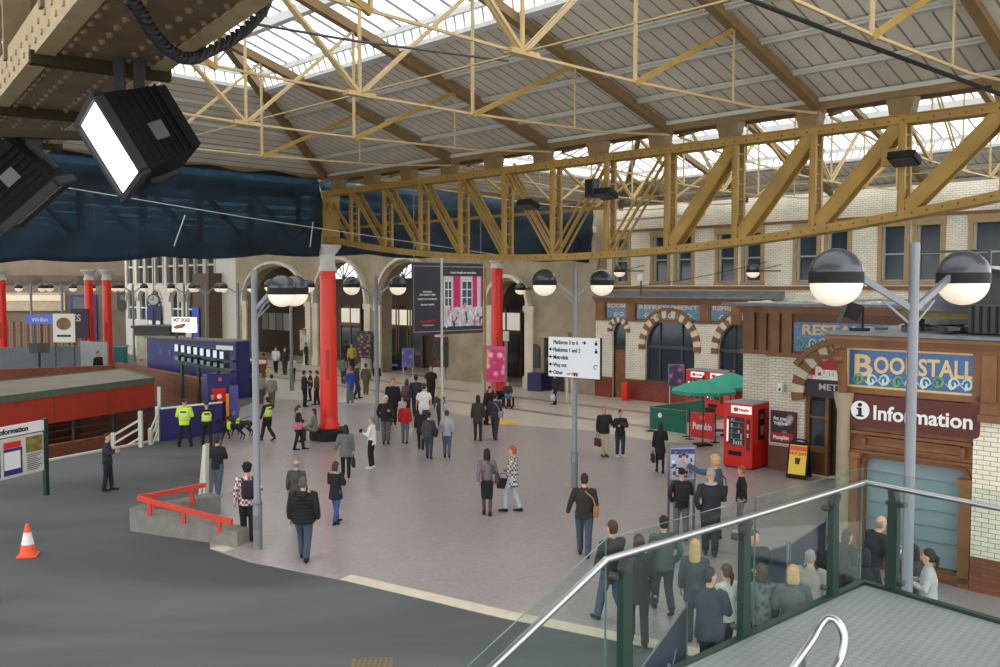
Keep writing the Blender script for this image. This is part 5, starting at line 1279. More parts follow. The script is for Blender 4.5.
for x in (.0, 1.72, 3.3):
    mb = MB(); mb.beam((x, .05, ZB-.03), (x, W_-.05, ZB-.03), .07, .07); mb.obj('cross_angle', mat('olive_dark', s2l(40, 35, 22), .8, spec=.1), T)
def LB(x, y, z): return BO+gdir*x+Vector((-gdir.y, gdir.x, 0))*y+Vector((0, 0, z))
def flood(c, a, b, wd, dp, label, lit):
    """a: long axis of the face, b: axis out of the face"""
    a = Vector(a).normalized(); b = Vector(b); b = (b-a*b.dot(a)).normalized(); cc = b.cross(a)
    T = thing('floodlight', label, 'floodlight', c)
    T.rotation_euler = Matrix((a, cc, b)).transposed().to_euler()      # local x=a, y=cc, z=b (face)
    mb = MB(); L_ = .46
    v0 = [(-L_/2, -wd/2, 0), (L_/2, -wd/2, 0), (L_/2, wd/2, 0), (-L_/2, wd/2, 0)]; v1 = [(-L_/2*.8, -wd/2*.85, -dp), (L_/2*.8, -wd/2*.85, -dp), (L_/2*.8, wd/2*.85, -dp), (-L_/2*.8, wd/2*.85, -dp)]
    A = [mb.b.verts.new(p) for p in v0]; B_ = [mb.b.verts.new(p) for p in v1]
    for i in range(4): mb.b.faces.new((A[i], A[(i+1) % 4], B_[(i+1) % 4], B_[i]))
    mb.b.faces.new(B_); mb.b.faces.new(A)
    for i in range(7): mb.box((0, wd/2*.93, -dp*(i+1)/8.5), (L_*.86, .02, .008))
    mb.obj('housing', mat('flood_black', (.005, .005, .006), .8, spec=.1), T)
    mb = MB(); 
    for s_ in (-1, 1): mb.box((s_*L_/2, 0, .01), (.03, wd+.03, .05)); mb.box((0, s_*wd/2, .01), (L_, .03, .05))
    mb.obj('bezel', mat('bezel_black', (.02, .02, .022), .7, spec=.15), T)
    mb = MB(); mb.box((0, 0, .006), (L_-.03, wd-.03, .01)); mb.obj('lit_glass', mat('lit_face' if lit else 'flood_glass', (.95, .97, 1), .2, emit=(1, 1, 1), es=3.0 if lit else .0) if lit else mat('flood_glass', s2l(120, 110, 95), .2), T)
    for sx in (-1, 1):
        mb = MB(); mb.box((sx*(L_/2+.015), 0, -dp*.45), (.02, .04, dp*.5)); mb.obj('yoke_arm', M['black'], T)
    mb = MB(); mb.box((L_*.1, wd/2*.97, -dp*.5), (.1, .012, .08)); mb.obj('data_plate', M['dgrey'], T)
    return T
flood(S(113, 147, 4.85), (.5, .05, -.86), (-.66, -.72, -.46), .36, .38, 'large lit floodlight hanging from the riveted girder at upper left', True)
flood(S(36, 203, 5.6), (.76, 0, .65), (.58, .22, -.70), .30, .36, 'black floodlight with a thin lit edge at the left picture border', False)
T = thing('floodlight_bracket', 'black twin straps holding the lit floodlight under the girder', 'bracket')
for px in (119, 139):
    mb = MB(); a = S(px, 58, 5.02); b = S(px+1, 104, 5.0); mb.beam(a, b, .06, .02, (0, 1, 0)); mb.obj('strap', M['black'], T)
T = thing('floodlight_bracket', 'black strap holding the floodlight at the left border', 'bracket')
mb = MB(); a = S(34, 130, 5.6); b = S(34, 168, 5.6); mb.beam(a, b, .09, .03, (0, 1, 0)); mb.obj('strap', M['black'], T)
mb = MB(); mb.beam(S(0, 133, 5.6), S(88, 136, 5.55), .06, .05); mb.obj('cross_bar', MATS['olive_dark'], T)
def twisted(pts, label):
    mb = MB(); V = [Vector(p) for p in pts]; P = []
    for a, b in zip(V[:-1], V[1:]):
        for i in range(10): P.append(a+(b-a)*i/10)
    P.append(V[-1]); n = len(P)
    for ph in (0, 2.1, 4.2):
        mb.tube([p+Vector((math.cos(i*.75+ph), 0, math.sin(i*.75+ph)))*.02 for i, p in enumerate(P)], .015, 6)
    return tag(mb.obj('twisted_cable', M['black'], smooth=True), label, 'cable')
twisted([S(128, -4, 3.8), S(140, 12, 3.98), S(152, 32, 4.2), S(166, 48, 4.4), S(182, 58, 4.6), S(196, 58, 4.7), S(207, 52, 4.8)], 'thick black twisted cable looping under the riveted girder')
twisted([S(207, 52, 4.8), S(228, 42, 4.85), S(245, 30, 4.9), S(262, 12, 4.95), S(268, -4, 5.0)], 'black chain rising from the cable loop against the skylight')
# ================================================================ LAMP POSTS
def lamppost(x, y, ztop, arms, label, gz=5.87, R_=.34, r0=.085, base=True, zarm=None, gr='globe lamp posts in the hall', det=True):
    T = thing('lamp_post', label, 'lamp post', (x, y, 0), 0)
    mb = MB(); mb.lathe([(r0*1.35, 0), (r0*1.35, .95), (r0*1.05, 1.0), (r0*.95, ztop-.05), (r0*.8, ztop)], seg=16); mb.obj('pole', M['grey'], T, smooth=True)
    if det:
        mb = MB(); mb.box((0, -r0*1.35, .62), (.1, .03, .32), bev=.01); mb.obj('inspection_door', M['grey'], T)
        mb = MB(); mb.lathe([(r0*1.5, .98), (r0*1.5, 1.05), (r0, 1.12)], seg=16); mb.obj('collar', M['grey'], T)
    za = zarm or gz-.42
    for dx, dy in arms:
        L_ = math.hypot(dx, dy); k = (L_-R_*.9)/L_
        mb = MB(); mb.beam((0, 0, za), (dx*k, dy*k, gz+.02), .055, .08); mb.beam((0, 0, za-.22), (dx*k*.55, dy*k*.55, za+.12), .02, .03); mb.obj('arm', M['grey'], T)
        h = math.pi/2; n = 10
        mb = MB(); mb.lathe([(math.cos(h*i/n)*R_, gz+.06+math.sin(h*i/n)*R_*.95) for i in range(n+1)], (dx, dy, 0), 28); cp = mb.obj('lamp_cap', M['globe'], T, smooth=True)
        mb = MB(); mb.lathe([(R_*1.015, gz-.07), (R_*1.015, gz+.07), (R_*.98, gz+.08)], (dx, dy, 0), 28); mb.obj('band', M['black'], cp, smooth=True)
        mb = MB(); mb.lathe([(math.cos(-h+h*i/n)*R_*.97, gz-.07+math.sin(-h+h*i/n)*R_*.88) for i in range(n+1)], (dx, dy, 0), 28); mb.obj('globe_bowl', M['bowl'], T, smooth=True)
    return T
lamppost(5.42, 11.8, 6.33, [(-1.04, -.05), (.96, .62)], 'tallest grey twin lamp post in front of the Information sign', r0=.068)
p = G(574.5, 488); lamppost(p.x, p.y, 6.4, [(-.88, -.1), (.77, .15)], 'grey twin lamp post carrying the white platform direction sign', gz=5.87, r0=.07)
p = G(258, 549); lamppost(p.x, p.y, 6.12, [(.8, .3), (.68, -.35)], 'grey lamp post with two overlapping globes beside the check-shirted man', gz=5.66, r0=.075, R_=.3)
p = G(377, 431); lamppost(p.x, p.y, 6.2, [(-1.0, .2), (.88, -.1)], 'grey twin lamp post behind the white-haired man in black', gz=5.8, det=False)
p = G(292, 391); lamppost(p.x, p.y, 6.2, [(-1.1, 0), (.95, .1)], 'distant twin lamp post before the leftmost stone arch', gz=5.8, det=False)
far = [((206, 64), 'left of the hot dog sign, first of the far lamp posts'), ((184, 66), 'over the hot dog sign'), ((133, 70), 'beside the station clock'), ((104, 70), 'behind the paired red columns'), ((62, 68), 'above the round dish picture'), ((31, 68), 'above the blue shop sign'), ((238, 58), 'right of the blue food kiosk')]
nm = ['far twin lamp post right of the hot dog sign', 'far twin lamp post over the hot dog sign', 'far twin lamp post left of the hanging clock', 'far twin lamp post between the pair of red columns', 'far twin lamp post above the round dish picture', 'far twin lamp post at the far left above the blue shop sign', 'far twin lamp post over the right end of the blue kiosk']
for i, ((px, Y_), _) in enumerate(far):
    p = S(px, 300, Y_); lamppost(p.x, p.y, 6.0, [(-1.0, .2), (.95, -.2)], nm[i], gz=5.72, det=False, R_=.29)
def walllamp(px, py, d, label, dx=.6, R_=.3):
    x, z = FA.hit(px, py, d); T = thing('wall_lamp', label, 'wall lamp', FA.P(x, d), A45); h = math.pi/2; n = 8
    mb = MB(); mb.lathe([(math.cos(h*i/n)*R_, z+.05+math.sin(h*i/n)*R_) for i in range(n+1)], (0, 0, 0), 24); mb.obj('lamp_cap', M['globe'], T, smooth=True)
    mb = MB(); mb.lathe([(R_*1.01, z-.07), (R_*1.01, z+.06)], (0, 0, 0), 24); mb.obj('band', M['black'], T, smooth=True)
    mb = MB(); mb.lathe([(math.cos(-h+h*i/n)*R_*.97, z-.07+math.sin(-h+h*i/n)*R_*.8) for i in range(n+1)], (0, 0, 0), 24); mb.obj('globe_bowl', M['bowl'], T, smooth=True)
    mb = MB(); mb.beam((R_*.9, .0, z), (R_+dx, .75-d if d < .7 else .1, z), .05, .06); mb.beam((R_*.9, 0, z+.02), (R_+dx, .8-d, z+.3), .03, .03); mb.obj('bracket', M['dgrey'], T)
walllamp(619.5, 271, -.1, 'globe wall lamp between the far sash windows of the cream wall'); walllamp(753, 271, -.1, 'globe wall lamp right of the middle sash windows of the cream wall')
x, z = FA.hit(520.5, 289, -1.0); walllamp(520.5, 289, -1.0, 'small globe lamp before the dark stone arch', dx=.2)
# ================================================================ SIGNPOST BOARD
a = S(548.5, 337, 25.75); b = S(600, 340, 24.75); L = (b-a).length; ang = math.atan2(b.y-a.y, b.x-a.x)
zt_, zb_ = 4.33, 3.2; L = math.hypot(b.x-a.x, b.y-a.y)
T = thing('direction_sign', 'white platform direction sign with black arrows on the lamp post', 'sign', (a.x, a.y, 0), ang)
mb = MB(); mb.bb(0, L, 0, .06, zb_, zt_); mb.obj('panel', mat('sign_white', s2l(226, 232, 238), .5), T)
mb = MB(); mb.bb(L, L+.03, 0, .07, zb_-.02, zt_+.02); mb.bb(-.02, L, .02, .08, zb_-.02, zb_); mb.obj('frame', M['black'], T)
rows = ['Platforms 3 to 6', 'Platforms 1 and 2', 'Metrolink', 'Way out', 'Other']
for i, rw in enumerate(rows):
    z = zt_-.2-.215*i
    text(rw, .165, M['black'], T, (.17, -.006, z), bold=.002, sx=.76)
    mb = MB(); x0 = 1.12 if i == 0 else .03; s_ = 1 if i == 0 else -1; xc = x0+.06
    mb.bb(xc-.06, xc+.06, -.008, 0, z+.05, z+.075); tip = xc+s_*.075
    mb.prism([(tip, -.008, z+.062), (xc, -.008, z+.12), (xc, -.008, z+.004)], (0, .008, 0)); mb.obj('arrow', M['black'], T)
text('services', .12, M['redm'], T, (.62, -.006, zt_-.2-.86), sx=.9)
for i, z in enumerate((zt_-.2, zt_-.42, zt_-.84)):
    mb = MB()
    if i < 2: mb.bb(L-.16, L-.08, -.008, 0, z, z+.08); mb.tube([(L-.12, -.008, z+.11), (L-.12, 0, z+.11)], .022, 8)
    else:
        for k in range(8):
            t0 = .6+k*.6; mb.box((L-.13+math.cos(t0)*.055, -.004, z+.04+math.sin(t0)*.055), (.03, .008, .02), ry=-t0-1.57)
    mb.obj('symbol', M['black'], T)
mb = MB(); mb.bb(.83, .99, -.008, 0, zb_+.12, zb_+.14); mb.bb(.85, .9, -.008, 0, zb_+.04, zb_+.11); mb.bb(.93, .98, -.008, 0, zb_+.04, zb_+.11); mb.obj('symbol', M['black'], T)
# white camera / box above the lamp post and the second far sign leg
x, z = FA.hit(641, 279, -.2); T = thing('roof_sensor', 'small white lamp housing on a stalk over the arched window', 'lamp', FA.P(x, -.2, ZC+.2), A45)
mb = MB(); mb.tube([(0, 0, 0), (0, 0, z-ZC-.3)], .04, 8); mb.obj('stalk', M['dgrey'], T)
mb = MB(); mb.box((0, 0, z-ZC-.12), (.3, .3, .34), bev=.05); mb.obj('housing', M['white'], T)
p = G(567, 402); mb = MB(); mb.beam((p.x, p.y, 0), (p.x, p.y, 3.2), .12, .12); mb.beam((p.x+.25, p.y, 0), (p.x+.25, p.y, 3.2), .1, .1)
T = tag(mb.obj('signpost_legs', M['offw']), 'pale twin post by the stone door behind the signpost', 'post')
# ================================================================ BANNER
a = S(412.5, 264, 36.3); b = S(483, 262, 39.0); L = math.hypot(b.x-a.x, b.y-a.y); ang = math.atan2(b.y-a.y, b.x-a.x)
T = thing('hanging_banner', 'large hanging banner, black text panel beside a pink curtained room photo', 'banner', (a.x, a.y, 0), ang)
zt_, zb_ = 6.74, 3.78; mid = L*.405
mb = MB(); mb.bb(0, L, 0, .08, zb_, zt_); mb.obj('panel', mat('banner_dark', s2l(52, 52, 62), .7), T)
mb = MB()
for z in (zt_-.14, zb_+.14):
    for i in range(56): mb.box((.05+i*(L-.1)/55, -.01, z), (.03, .02, .03))
for i in range(40): mb.box((.05, -.01, zb_+.2+i*.066), (.02, .02, .03))
mb.obj('dotted_border', M['offw'], T)
for z, s_ in ((5.62, 'THIS FUNNY'), (5.5, 'NEW HOLIDAY TIMES'), (5.32, 'WHEN TO BE THE MINUTE'), (5.1, 'BECAUSE IT HAPPENS')):
    text(s_, .1 if z > 5.2 else .085, M['white'], T, (mid/2-.02, -.01, z-.1), align='CENTER', bold=.002, sx=.85)
text('MANCHESTER', .14, MATS['sign_red'], T, (mid/2, -.01, 4.3), align='CENTER', bold=.004, sx=.95); text('one hundred more', .085, M['white'], T, (mid/2, -.01, 4.16), align='CENTER', sx=.9)
text('I never thought we were there', .13, M['white'], T, (mid+(L-mid)/2, -.01, zt_-.42), align='CENTER', bold=.002, sx=.9)
x0, x1 = mid+.06, L-.06
mb = MB(); mb.bb(x0, x1, -.015, 0, 4.1, 6.2); pc = mb.obj('picture', mat('pic_wall', s2l(196, 196, 206), .6, noise=.1), T)
mb = MB()
for f0, f1 in ((.24, .42), (.74, .86), (.96, 1)):
    mb = MB(); mb.bb(x0+(x1-x0)*f0, x0+(x1-x0)*f1, -.025, -.015, 4.9, 6.2); mb.obj('curtain_picture', mat('magenta', s2l(196, 34, 100), .6, noise=.2, nscale=6), pc)
for f0, f1 in ((.02, .2), (.46, .72)):
    mb = MB(); a_, b_2 = x0+(x1-x0)*f0, x0+(x1-x0)*f1; mb.bb(a_, b_2, -.025, -.015, 4.95, 6.0); wi = mb.obj('window_picture', mat('picwin', s2l(60, 70, 96), .5), pc)
    mb = MB()
    for k in range(3): xx = a_+(b_2-a_)*k/2; mb.bb(xx-.02, xx+.02, -.032, -.025, 4.95, 6.0)
    for k in range(4): zz = 4.95+1.05*k/3; mb.bb(a_, b_2, -.032, -.025, zz-.02, zz+.02)
    mb.obj('window_bars', M['white'], wi)
rnd = random.Random(2); mb = MB()
for i in range(60):
    mb.m(rnd.choice((0, 0, 0, 1, 2))); xx = rnd.uniform(x0+.05, x1-.05); zz = 4.15+abs(rnd.gauss(0, .33)); mb.box((xx, -.03, min(zz, 5.2)), (rnd.uniform(.05, .14), .01, rnd.uniform(.08, .26)), ry=rnd.uniform(-.6, .6))
mb.obj('crowd_picture', [M['white'], mat('picpink', s2l(206, 120, 150), .6), M['dgrey']], pc)
mb = MB()
for x in (.1, L-.1): mb.beam((x, .04, zt_), (x, .04, 9.9), .03, .03)
mb.beam((0, .04, zt_), (L, .04, zt_), .06, .06); mb.obj('hanging_rod', M['grey'], T)
p = S(441.5, 250, 36.2); mb = MB(); mb.tube([(p.x, p.y, 3.3), (p.x, p.y, 6.95)], .05, 8); mb.tube([(p.x, p.y, 0), (p.x, p.y, 3.3)], .05, 8); 
tag(mb.obj('pole', M['offw']), 'thin pale pole standing before the hanging banner', 'pole')
p = S(485, 300, 40.5); mb = MB(); mb.tube([(p.x, p.y, 0), (p.x, p.y, 6.65)], .055, 8); tag(mb.obj('pole', M['yellow']), 'thin yellow pole at the right edge of the hanging banner', 'pole')
# ================================================================ POSTERS, DRUMS, PLANTERS
def poster_mat(n, c1, c2, sc=2.2): return checkmat(n, c1, c2, sc, 'blob')
def drum(px, pby, y0, y1, label, c, wd=.95):
    p = G(px, pby); D_ = p.y; T = thing('advert_column', label, 'advertising column', (p.x, p.y, 0), 0)
    mb = MB(); mb.lathe([(.42, 0), (.42, .1), (.34, .15), (.34, 2.6), (.3, 2.7)], seg=20); mb.obj('drum', M['offw'], T, smooth=True)
    z1, z0 = S(px, y0, D_-.4).z, S(px, y1, D_-.4).z
    mb = MB(); mb.box((-.05, -.5, (z0+z1)/2), (wd, .1, z1-z0)); mb.obj('frame', M['dgrey'], T)
    mb = MB(); mb.box((-.05, -.56, (z0+z1)/2), (wd-.14, .02, z1-z0-.14)); mb.obj('poster', c, T)
    return T
drum(442, 379, 337, 367, 'white advertising column with a dark poster under the banner', poster_mat('p1', s2l(150, 50, 50), s2l(50, 60, 54), 3))
drum(366, 372, 331, 358, 'white advertising column with a dark listing poster by the middle arch pier', poster_mat('p2', s2l(170, 150, 150), s2l(70, 52, 56), 4))
drum(308, 364, 329, 351, 'white advertising column with a pale face poster by the leftmost arch', poster_mat('p3', s2l(190, 110, 90), s2l(200, 196, 190), 1.5))
def legs_poster(px, pby, y0, y1, w, label, c, rz=0):
    p = G(px, pby); T = thing('poster_stand', label, 'poster stand', (p.x, p.y, 0), rz)
    z1, z0 = S(px, y0, p.y).z, S(px, y1, p.y).z
    for s_ in (-1, 1):
        mb = MB(); mb.beam((s_*w*.4, .03, 0), (s_*w*.4, .03, z1), .05, .05); mb.obj('leg', M['offw'], T)
    mb = MB(); mb.bb(-w/2, w/2, -.03, .03, z0, z1); mb.obj('frame', M['grey'], T)
    mb = MB(); mb.bb(-w/2+.06, w/2-.06, -.045, -.03, z0+.06, z1-.06); mb.obj('poster', c, T)
legs_poster(408, 378, 348, 367, .75, 'small two-legged poster stand between the stone arches', poster_mat('p4', s2l(200, 130, 150), s2l(80, 90, 160), 3))
legs_poster(676, 405, 364, 387, .78, 'grey two-legged poster stand before the arched window', poster_mat('p5', s2l(190, 120, 140), s2l(70, 60, 110), 3.4), rz=-.15)
p = G(494, 402); T = thing('advert_stand', 'three-sided stand with a pink poster before the further red column', 'poster stand', (p.x, p.y-.2, 0), -.05)
for a_, m_ in ((0, poster_mat('p6', s2l(245, 200, 190), s2l(206, 60, 120), 2.6)), (2.25, M['dgrey'])):
    mb = MB(); mb.box((math.sin(a_)*-.48+.1, -.45*math.cos(a_)+.1 if a_ else -.4, 1.95), (1.02, .06, 1.75), rz=a_); pn = mb.obj('poster_frame', mat('pinkframe', s2l(210, 90, 130), .5) if a_ == 0 else M['grey'], T)
    if a_ == 0: mb = MB(); mb.box((.1, -.44, 1.9), (.86, .02, 1.5)); mb.obj('poster', m_, pn)
mb = MB(); mb.beam((.05, -.1, 0), (.05, -.1, 1.1), .08, .08); mb.box((.05, -.1, .03), (.6, .6, .06)); mb.obj('stand', M['grey'], T)
p = G(506, 402); T = thing('column_camera', 'grey post with a camera head right of the further red column', 'camera post', (p.x, p.y, 0))
mb = MB(); mb.beam((0, 0, 0), (0, 0, 3.1), .14, .14); mb.obj('post', M['grey'], T)
mb = MB(); mb.box((0, -.05, 3.3), (.3, .3, .5), bev=.05); mb.obj('head', M['offw'], T)
def planter(px0, px1, pby, pty, label, plant=True):
    a = G(px0, pby); b = G(px1, pby+1); L = (b-a).length; T = thing('planter' if plant else 'blue_bin', label, 'planter' if plant else 'bin', (a.x, a.y, 0), math.atan2(b.y-a.y, b.x-a.x)); h = S(px0, pty, a.y).z
    mb = MB(); mb.bb(0, L, 0, .7, 0, h, bev=.04); mb.obj('box', mat('planter_blue', s2l(40, 42, 92), .5), T)
    if plant:
        mb = MB(); mb.bb(L*.2, L*.8, -.02, 0, h*.4, h*.6); mb.obj('name_strip', M['white'], T)
        rnd = random.Random(px0); mb = MB()
        for i in range(60):
            x = rnd.uniform(.1, L-.1); y = rnd.uniform(.1, .6); mb.tube([(x, y, h), (x+rnd.uniform(-.15, .15), y+rnd.uniform(-.1, .1), h+rnd.uniform(.2, .55))], [.03, .008], 4)
        f_ = mb.obj('foliage', mat('plant_green', s2l(50, 80, 44), .7), T)
    else:
        mb = MB(); mb.bb(.03, L-.03, -.01, .7, h, h+.12); mb.obj('lid', MATS['planter_blue'], T)
planter(380, 402, 370, 359, 'dark blue planter between the middle and right stone arches'); planter(455, 473, 378, 367, 'dark blue planter at the foot of the stone pier under the banner')
planter(527, 541, 391, 375, 'blue bin standing by the right side of the dark stone arch', False)
# plaque
x, z = FA.hit(536, 357); T = thing('wall_plaque', 'dark shield-shaped plaque on the stone pier beside the plain door', 'plaque', FA.P(x, -.02, z), A45)
mb = MB(); mb.prism([(x_, -.06, z_) for x_, z_ in [(-.35, -.6), (.35, -.6), (.35, .4)]+arcp(0, .4, .35, 0, math.pi, 8)[1:-1]+[(-.35, .4)]], (0, .06, 0)); mb.obj('plate', mat('bronze', s2l(60, 56, 50), .5), T)
mb = MB(); mb.box((0, -.07, 0), (.5, .02, .6)); mb.obj('relief', M['dgrey'], T)
# ================================================================ LANDING WITH GLASS BALUSTRADE
ZL = 2.9
K = Vector((3.5, 8.67, 0)); E1 = G(665, 667, ZL); E2 = G(1000, 623, ZL); E1.z = E2.z = 0
K = G(863, 583, ZL); K.z = 0
d1 = (E1-K).normalized(); d2 = (E2-K).normalized()
kk = G(609.5, 561, 3.88); kk.z = 0; d1 = (d1*.3+(kk-K).normalized()*.7).normalized(); L1 = (kk-K).dot(d1)
T = sempty('floor_landing')
mb = MB(); P_ = [K, K+d2*4.6, K+d2*4.6+d1*L1, K+d1*L1]; mb.prism([(p.x, p.y, ZL-.2) for p in P_], (0, 0, .19)); mb.obj('deck', M['conc'], T)
ck = bpy.data.materials.new('chequer_plate'); ck.use_nodes = True; nt = ck.node_tree; b = nt.nodes['Principled BSDF']
tc = nt.nodes.new('ShaderNodeTexCoord'); mp = nt.nodes.new('ShaderNodeMapping'); mp.inputs['Rotation'].default_value = (0, 0, math.atan2(d1.y, d1.x)+.78)
t = nt.nodes.new('ShaderNodeTexChecker'); t.inputs[3].default_value = 20; t.inputs[1].default_value = (*s2l(136, 141, 143), 1); t.inputs[2].default_value = (*s2l(122, 128, 130), 1)
nt.links.new(tc.outputs['Object'], mp.inputs[0]); nt.links.new(mp.outputs[0], t.inputs[0])
n = nt.nodes.new('ShaderNodeTexNoise'); n.inputs['Scale'].default_value = 1.2; n.inputs['Detail'].default_value = 6; nt.links.new(tc.outputs['Object'], n.inputs['Vector'])
r = nt.nodes.new('ShaderNodeValToRGB'); r.color_ramp.elements[0].position = .3; r.color_ramp.elements[0].color = (.72, .73, .74, 1); r.color_ramp.elements[1].position = .7; nt.links.new(n.outputs['Fac'], r.inputs[0])
mx = nt.nodes.new('ShaderNodeMix'); mx.data_type = 'RGBA'; mx.blend_type = 'MULTIPLY'; mx.inputs[0].default_value = .7
nt.links.new(t.outputs[0], mx.inputs[6]); nt.links.new(r.outputs[0], mx.inputs[7]); nt.links.new(mx.outputs[2], b.inputs['Base Color']); b.inputs['Roughness'].default_value = .45
bp = nt.nodes.new('ShaderNodeBump'); bp.inputs['Strength'].default_value = .5; bp.inputs['Distance'].default_value = .006; nt.links.new(t.outputs['Fac'], bp.inputs['Height']); nt.links.new(bp.outputs[0], b.inputs['Normal'])
mb = MB(); mb.prism([(p.x, p.y, ZL-.01) for p in P_], (0, 0, .01)); mb.obj('chequer_plate', ck, T)
mb = MB(); e = .06
mb.beam((K+d1*L1).to_tuple()[:2]+(ZL-.06,), (K.x, K.y, ZL-.03), .07, .12); mb.beam((K.x, K.y, ZL-.03), (K+d2*4.6).to_tuple()[:2]+(ZL-.03,), .07, .12); mb.obj('edge_channel', M['green'], T)
# steps going down beyond the landing
T = sempty('floor_steps')
nd = d1; wd = d2
for i in range(7):
    p = K+d1*(L1+.28*i); mb = MB(); mb.prism([(v.x, v.y, ZL-.17*(i+1)) for v in (p, p+d1*.3, p+d1*.3+d2*1.9, p+d2*1.9)], (0, 0, .06)); mb.obj('tread', ck, T)
for s_ in (0, 1.9):
    mb = MB(); a = K+d1*L1+d2*s_; b_e = K+d1*(L1+2.0)+d2*s_; mb.beam((a.x, a.y, ZL-.25), (b_e.x, b_e.y, ZL-1.45), .06, .3); mb.obj('stringer', M['green'], T)
B = thing('glass_balustrade', 'glass balustrade with a round steel handrail and dark green posts round the landing', 'balustrade')
out = -(d1+d2).normalized()
n1 = Vector((-d1.y, d1.x, 0)); n1 = n1 if n1.dot(d2) < 0 else -n1       # outward of front edge
n2 = Vector((-d2.y, d2.x, 0)); n2 = n2 if n2.dot(d1) < 0 else -n2
def z3(p, z): return Vector((p.x, p.y, z))
go = .07
c_out = K+n1*go+n2*go
# glass panes
def pane(a, b, z0a, z1a, z0b, z1b):
    mb = MB(); d = (b-a).normalized(); n = Vector((-d.y, d.x, 0))*.006
    v = [z3(a, z0a), z3(b, z0b), z3(b, z1b), z3(a, z1a)]
    lo = [mb.b.verts.new(p-n) for p in v]; hi = [mb.b.verts.new(p+n) for p in v]
    mb.b.faces.new(lo); mb.b.faces.new(hi); mb.m(1)
    for i in range(4): mb._m([mb.b.faces.new((lo[i], lo[(i+1) % 4], hi[(i+1) % 4], hi[i]))])
    return mb.obj('glass_pane', [M['rail_glass'], M['gedge']], B)
M['gedge'] = mat('glass_edge', s2l(90, 118, 108), .1)
fr = [0, L1*.5, L1]
for s0, s1 in zip(fr[:-1], fr[1:]): pane(c_out+d1*(s0+.004), c_out+d1*(s1-.004), ZL-.1, 4.0, ZL-.1, 4.0)
for s0, s1 in ((0, 1.5), (1.5, 3.0), (3.0, 4.5)): pane(c_out+d2*(s0+.004), c_out+d2*(s1-.004), ZL-.1, 4.0, ZL-.1, 4.0)
SD = .44
s_end = 2.6
a = c_out+d1*(L1+.004); b = c_out+d1*(L1+s_end); pane(a, b, ZL-.1, 4.0, ZL-.1-SD*s_end, 4.0-SD*s_end)
# handrail
hr = [K+d2*4.6+n2*0, K, K+d1*L1, K+d1*(L1+s_end)]
hz = [3.88, 3.88, 3.88, 3.88-SD*s_end]
mb = MB(); pts = [z3(p, z) for p, z in zip(hr, hz)]
for a, b in zip(pts[:-1], pts[1:]): mb.tube([a, b], .026, 14)
for p in pts[1:3]: mb.lathe([(.0, -.027), (.02, -.02), (.027, 0), (.02, .02), (0, .027)], p, 12)
mb.obj('handrail', M['steel'], B, smooth=True)
# posts: pairs of dark green blades
def bladepost(s, dd, nn, zt=3.86, z0=2.5):
    p = K+dd*s; T2 = None
    mb = MB(); a = z3(p+nn*.03, z0); b = z3(p+nn*.03, zt-.1)
    ca = dd
    v0 = [a-ca*.06-nn*.05, a+ca*.06-nn*.05, a+ca*.06+nn*.02, a-ca*.06+nn*.02]; v1 = [b-ca*.048-nn*.035, b+ca*.048-nn*.035, b+ca*.048+nn*.02, b-ca*.048+nn*.02]
    lo = [mb.b.verts.new(x) for x in v0]; hi = [mb.b.verts.new(x) for x in v1]; mb.b.faces.new(lo); mb.b.faces.new(hi)
    for i in range(4): mb.b.faces.new((lo[i], lo[(i+1) % 4], hi[(i+1) % 4], hi[i]))
    po = mb.obj('post', M['green'], B)
    mb = MB(); mb.beam(z3(p+nn*.03, zt-.11), z3(p, zt), .07, .08); mb.obj('rail_bracket', M['dgrey'], po)
    for zc_ in (2.98, 3.72):
        for s_ in (-.07, .07):
            mb = MB(); q_ = z3(p+nn*.06+dd*s_, zc_); mb.tube([q_-nn*.03, q_+nn*.03], .025, 10); mb.beam(q_, q_-dd*s_, .02, .02); mb.obj('glass_clamp', M['dgrey'], po)
def s_on(px, dd):   # distance along a rail edge seen at this column
    r = ray(px, 500); # solve K+dd*s in the vertical plane through the camera and px
    k = r.x/r.y; return (K.x-k*K.y)/(k*dd.y-dd.x)
for px in (628, 747.5, 836): bladepost(s_on(px, d1), d1, n1)
for px in (893,): bladepost(s_on(px, d2), d2, n2)
bladepost(2.3, d2, n2)
# lower near handrail loop
T = thing('stair_handrail', 'polished steel handrail loop end at the bottom of the picture', 'handrail')
mb = MB()
pts = [S(770, 700, 4.75), S(795, 664, 4.95), S(812, 640, 5.05), S(820, 626, 5.1), S(826, 619.5, 5.12), S(834, 619, 5.1), S(841, 627, 5.07), S(844.5, 641, 5.05), S(841, 658, 5.03), S(832, 672, 5.0), S(822, 690, 4.97)]
V = pts; P2 = []
for i in range(len(V)-1):
    p0 = V[max(i-1, 0)]; p1 = V[i]; p2 = V[i+1]; p3 = V[min(i+2, len(V)-1)]
    for j in range(6):
        t = j/6; P2.append(.5*((2*p1)+(-p0+p2)*t+(2*p0-5*p1+4*p2-p3)*t*t+(-p0+3*p1-3*p2+p3)*t**3))
P2.append(V[-1]); mb.tube(P2, .024, 14); mb.obj('tube', M['steel'], T, smooth=True)
mb = MB(); a = S(803, 650, 5.0); mb.beam(a, a+Vector((.02, .05, -.12)), .03, .03); mb.tube([a+Vector((.02, .05, -.12)), Vector((a.x+.02, a.y+.05, ZL))], .018, 8); mb.obj('bracket', M['steel'], T)
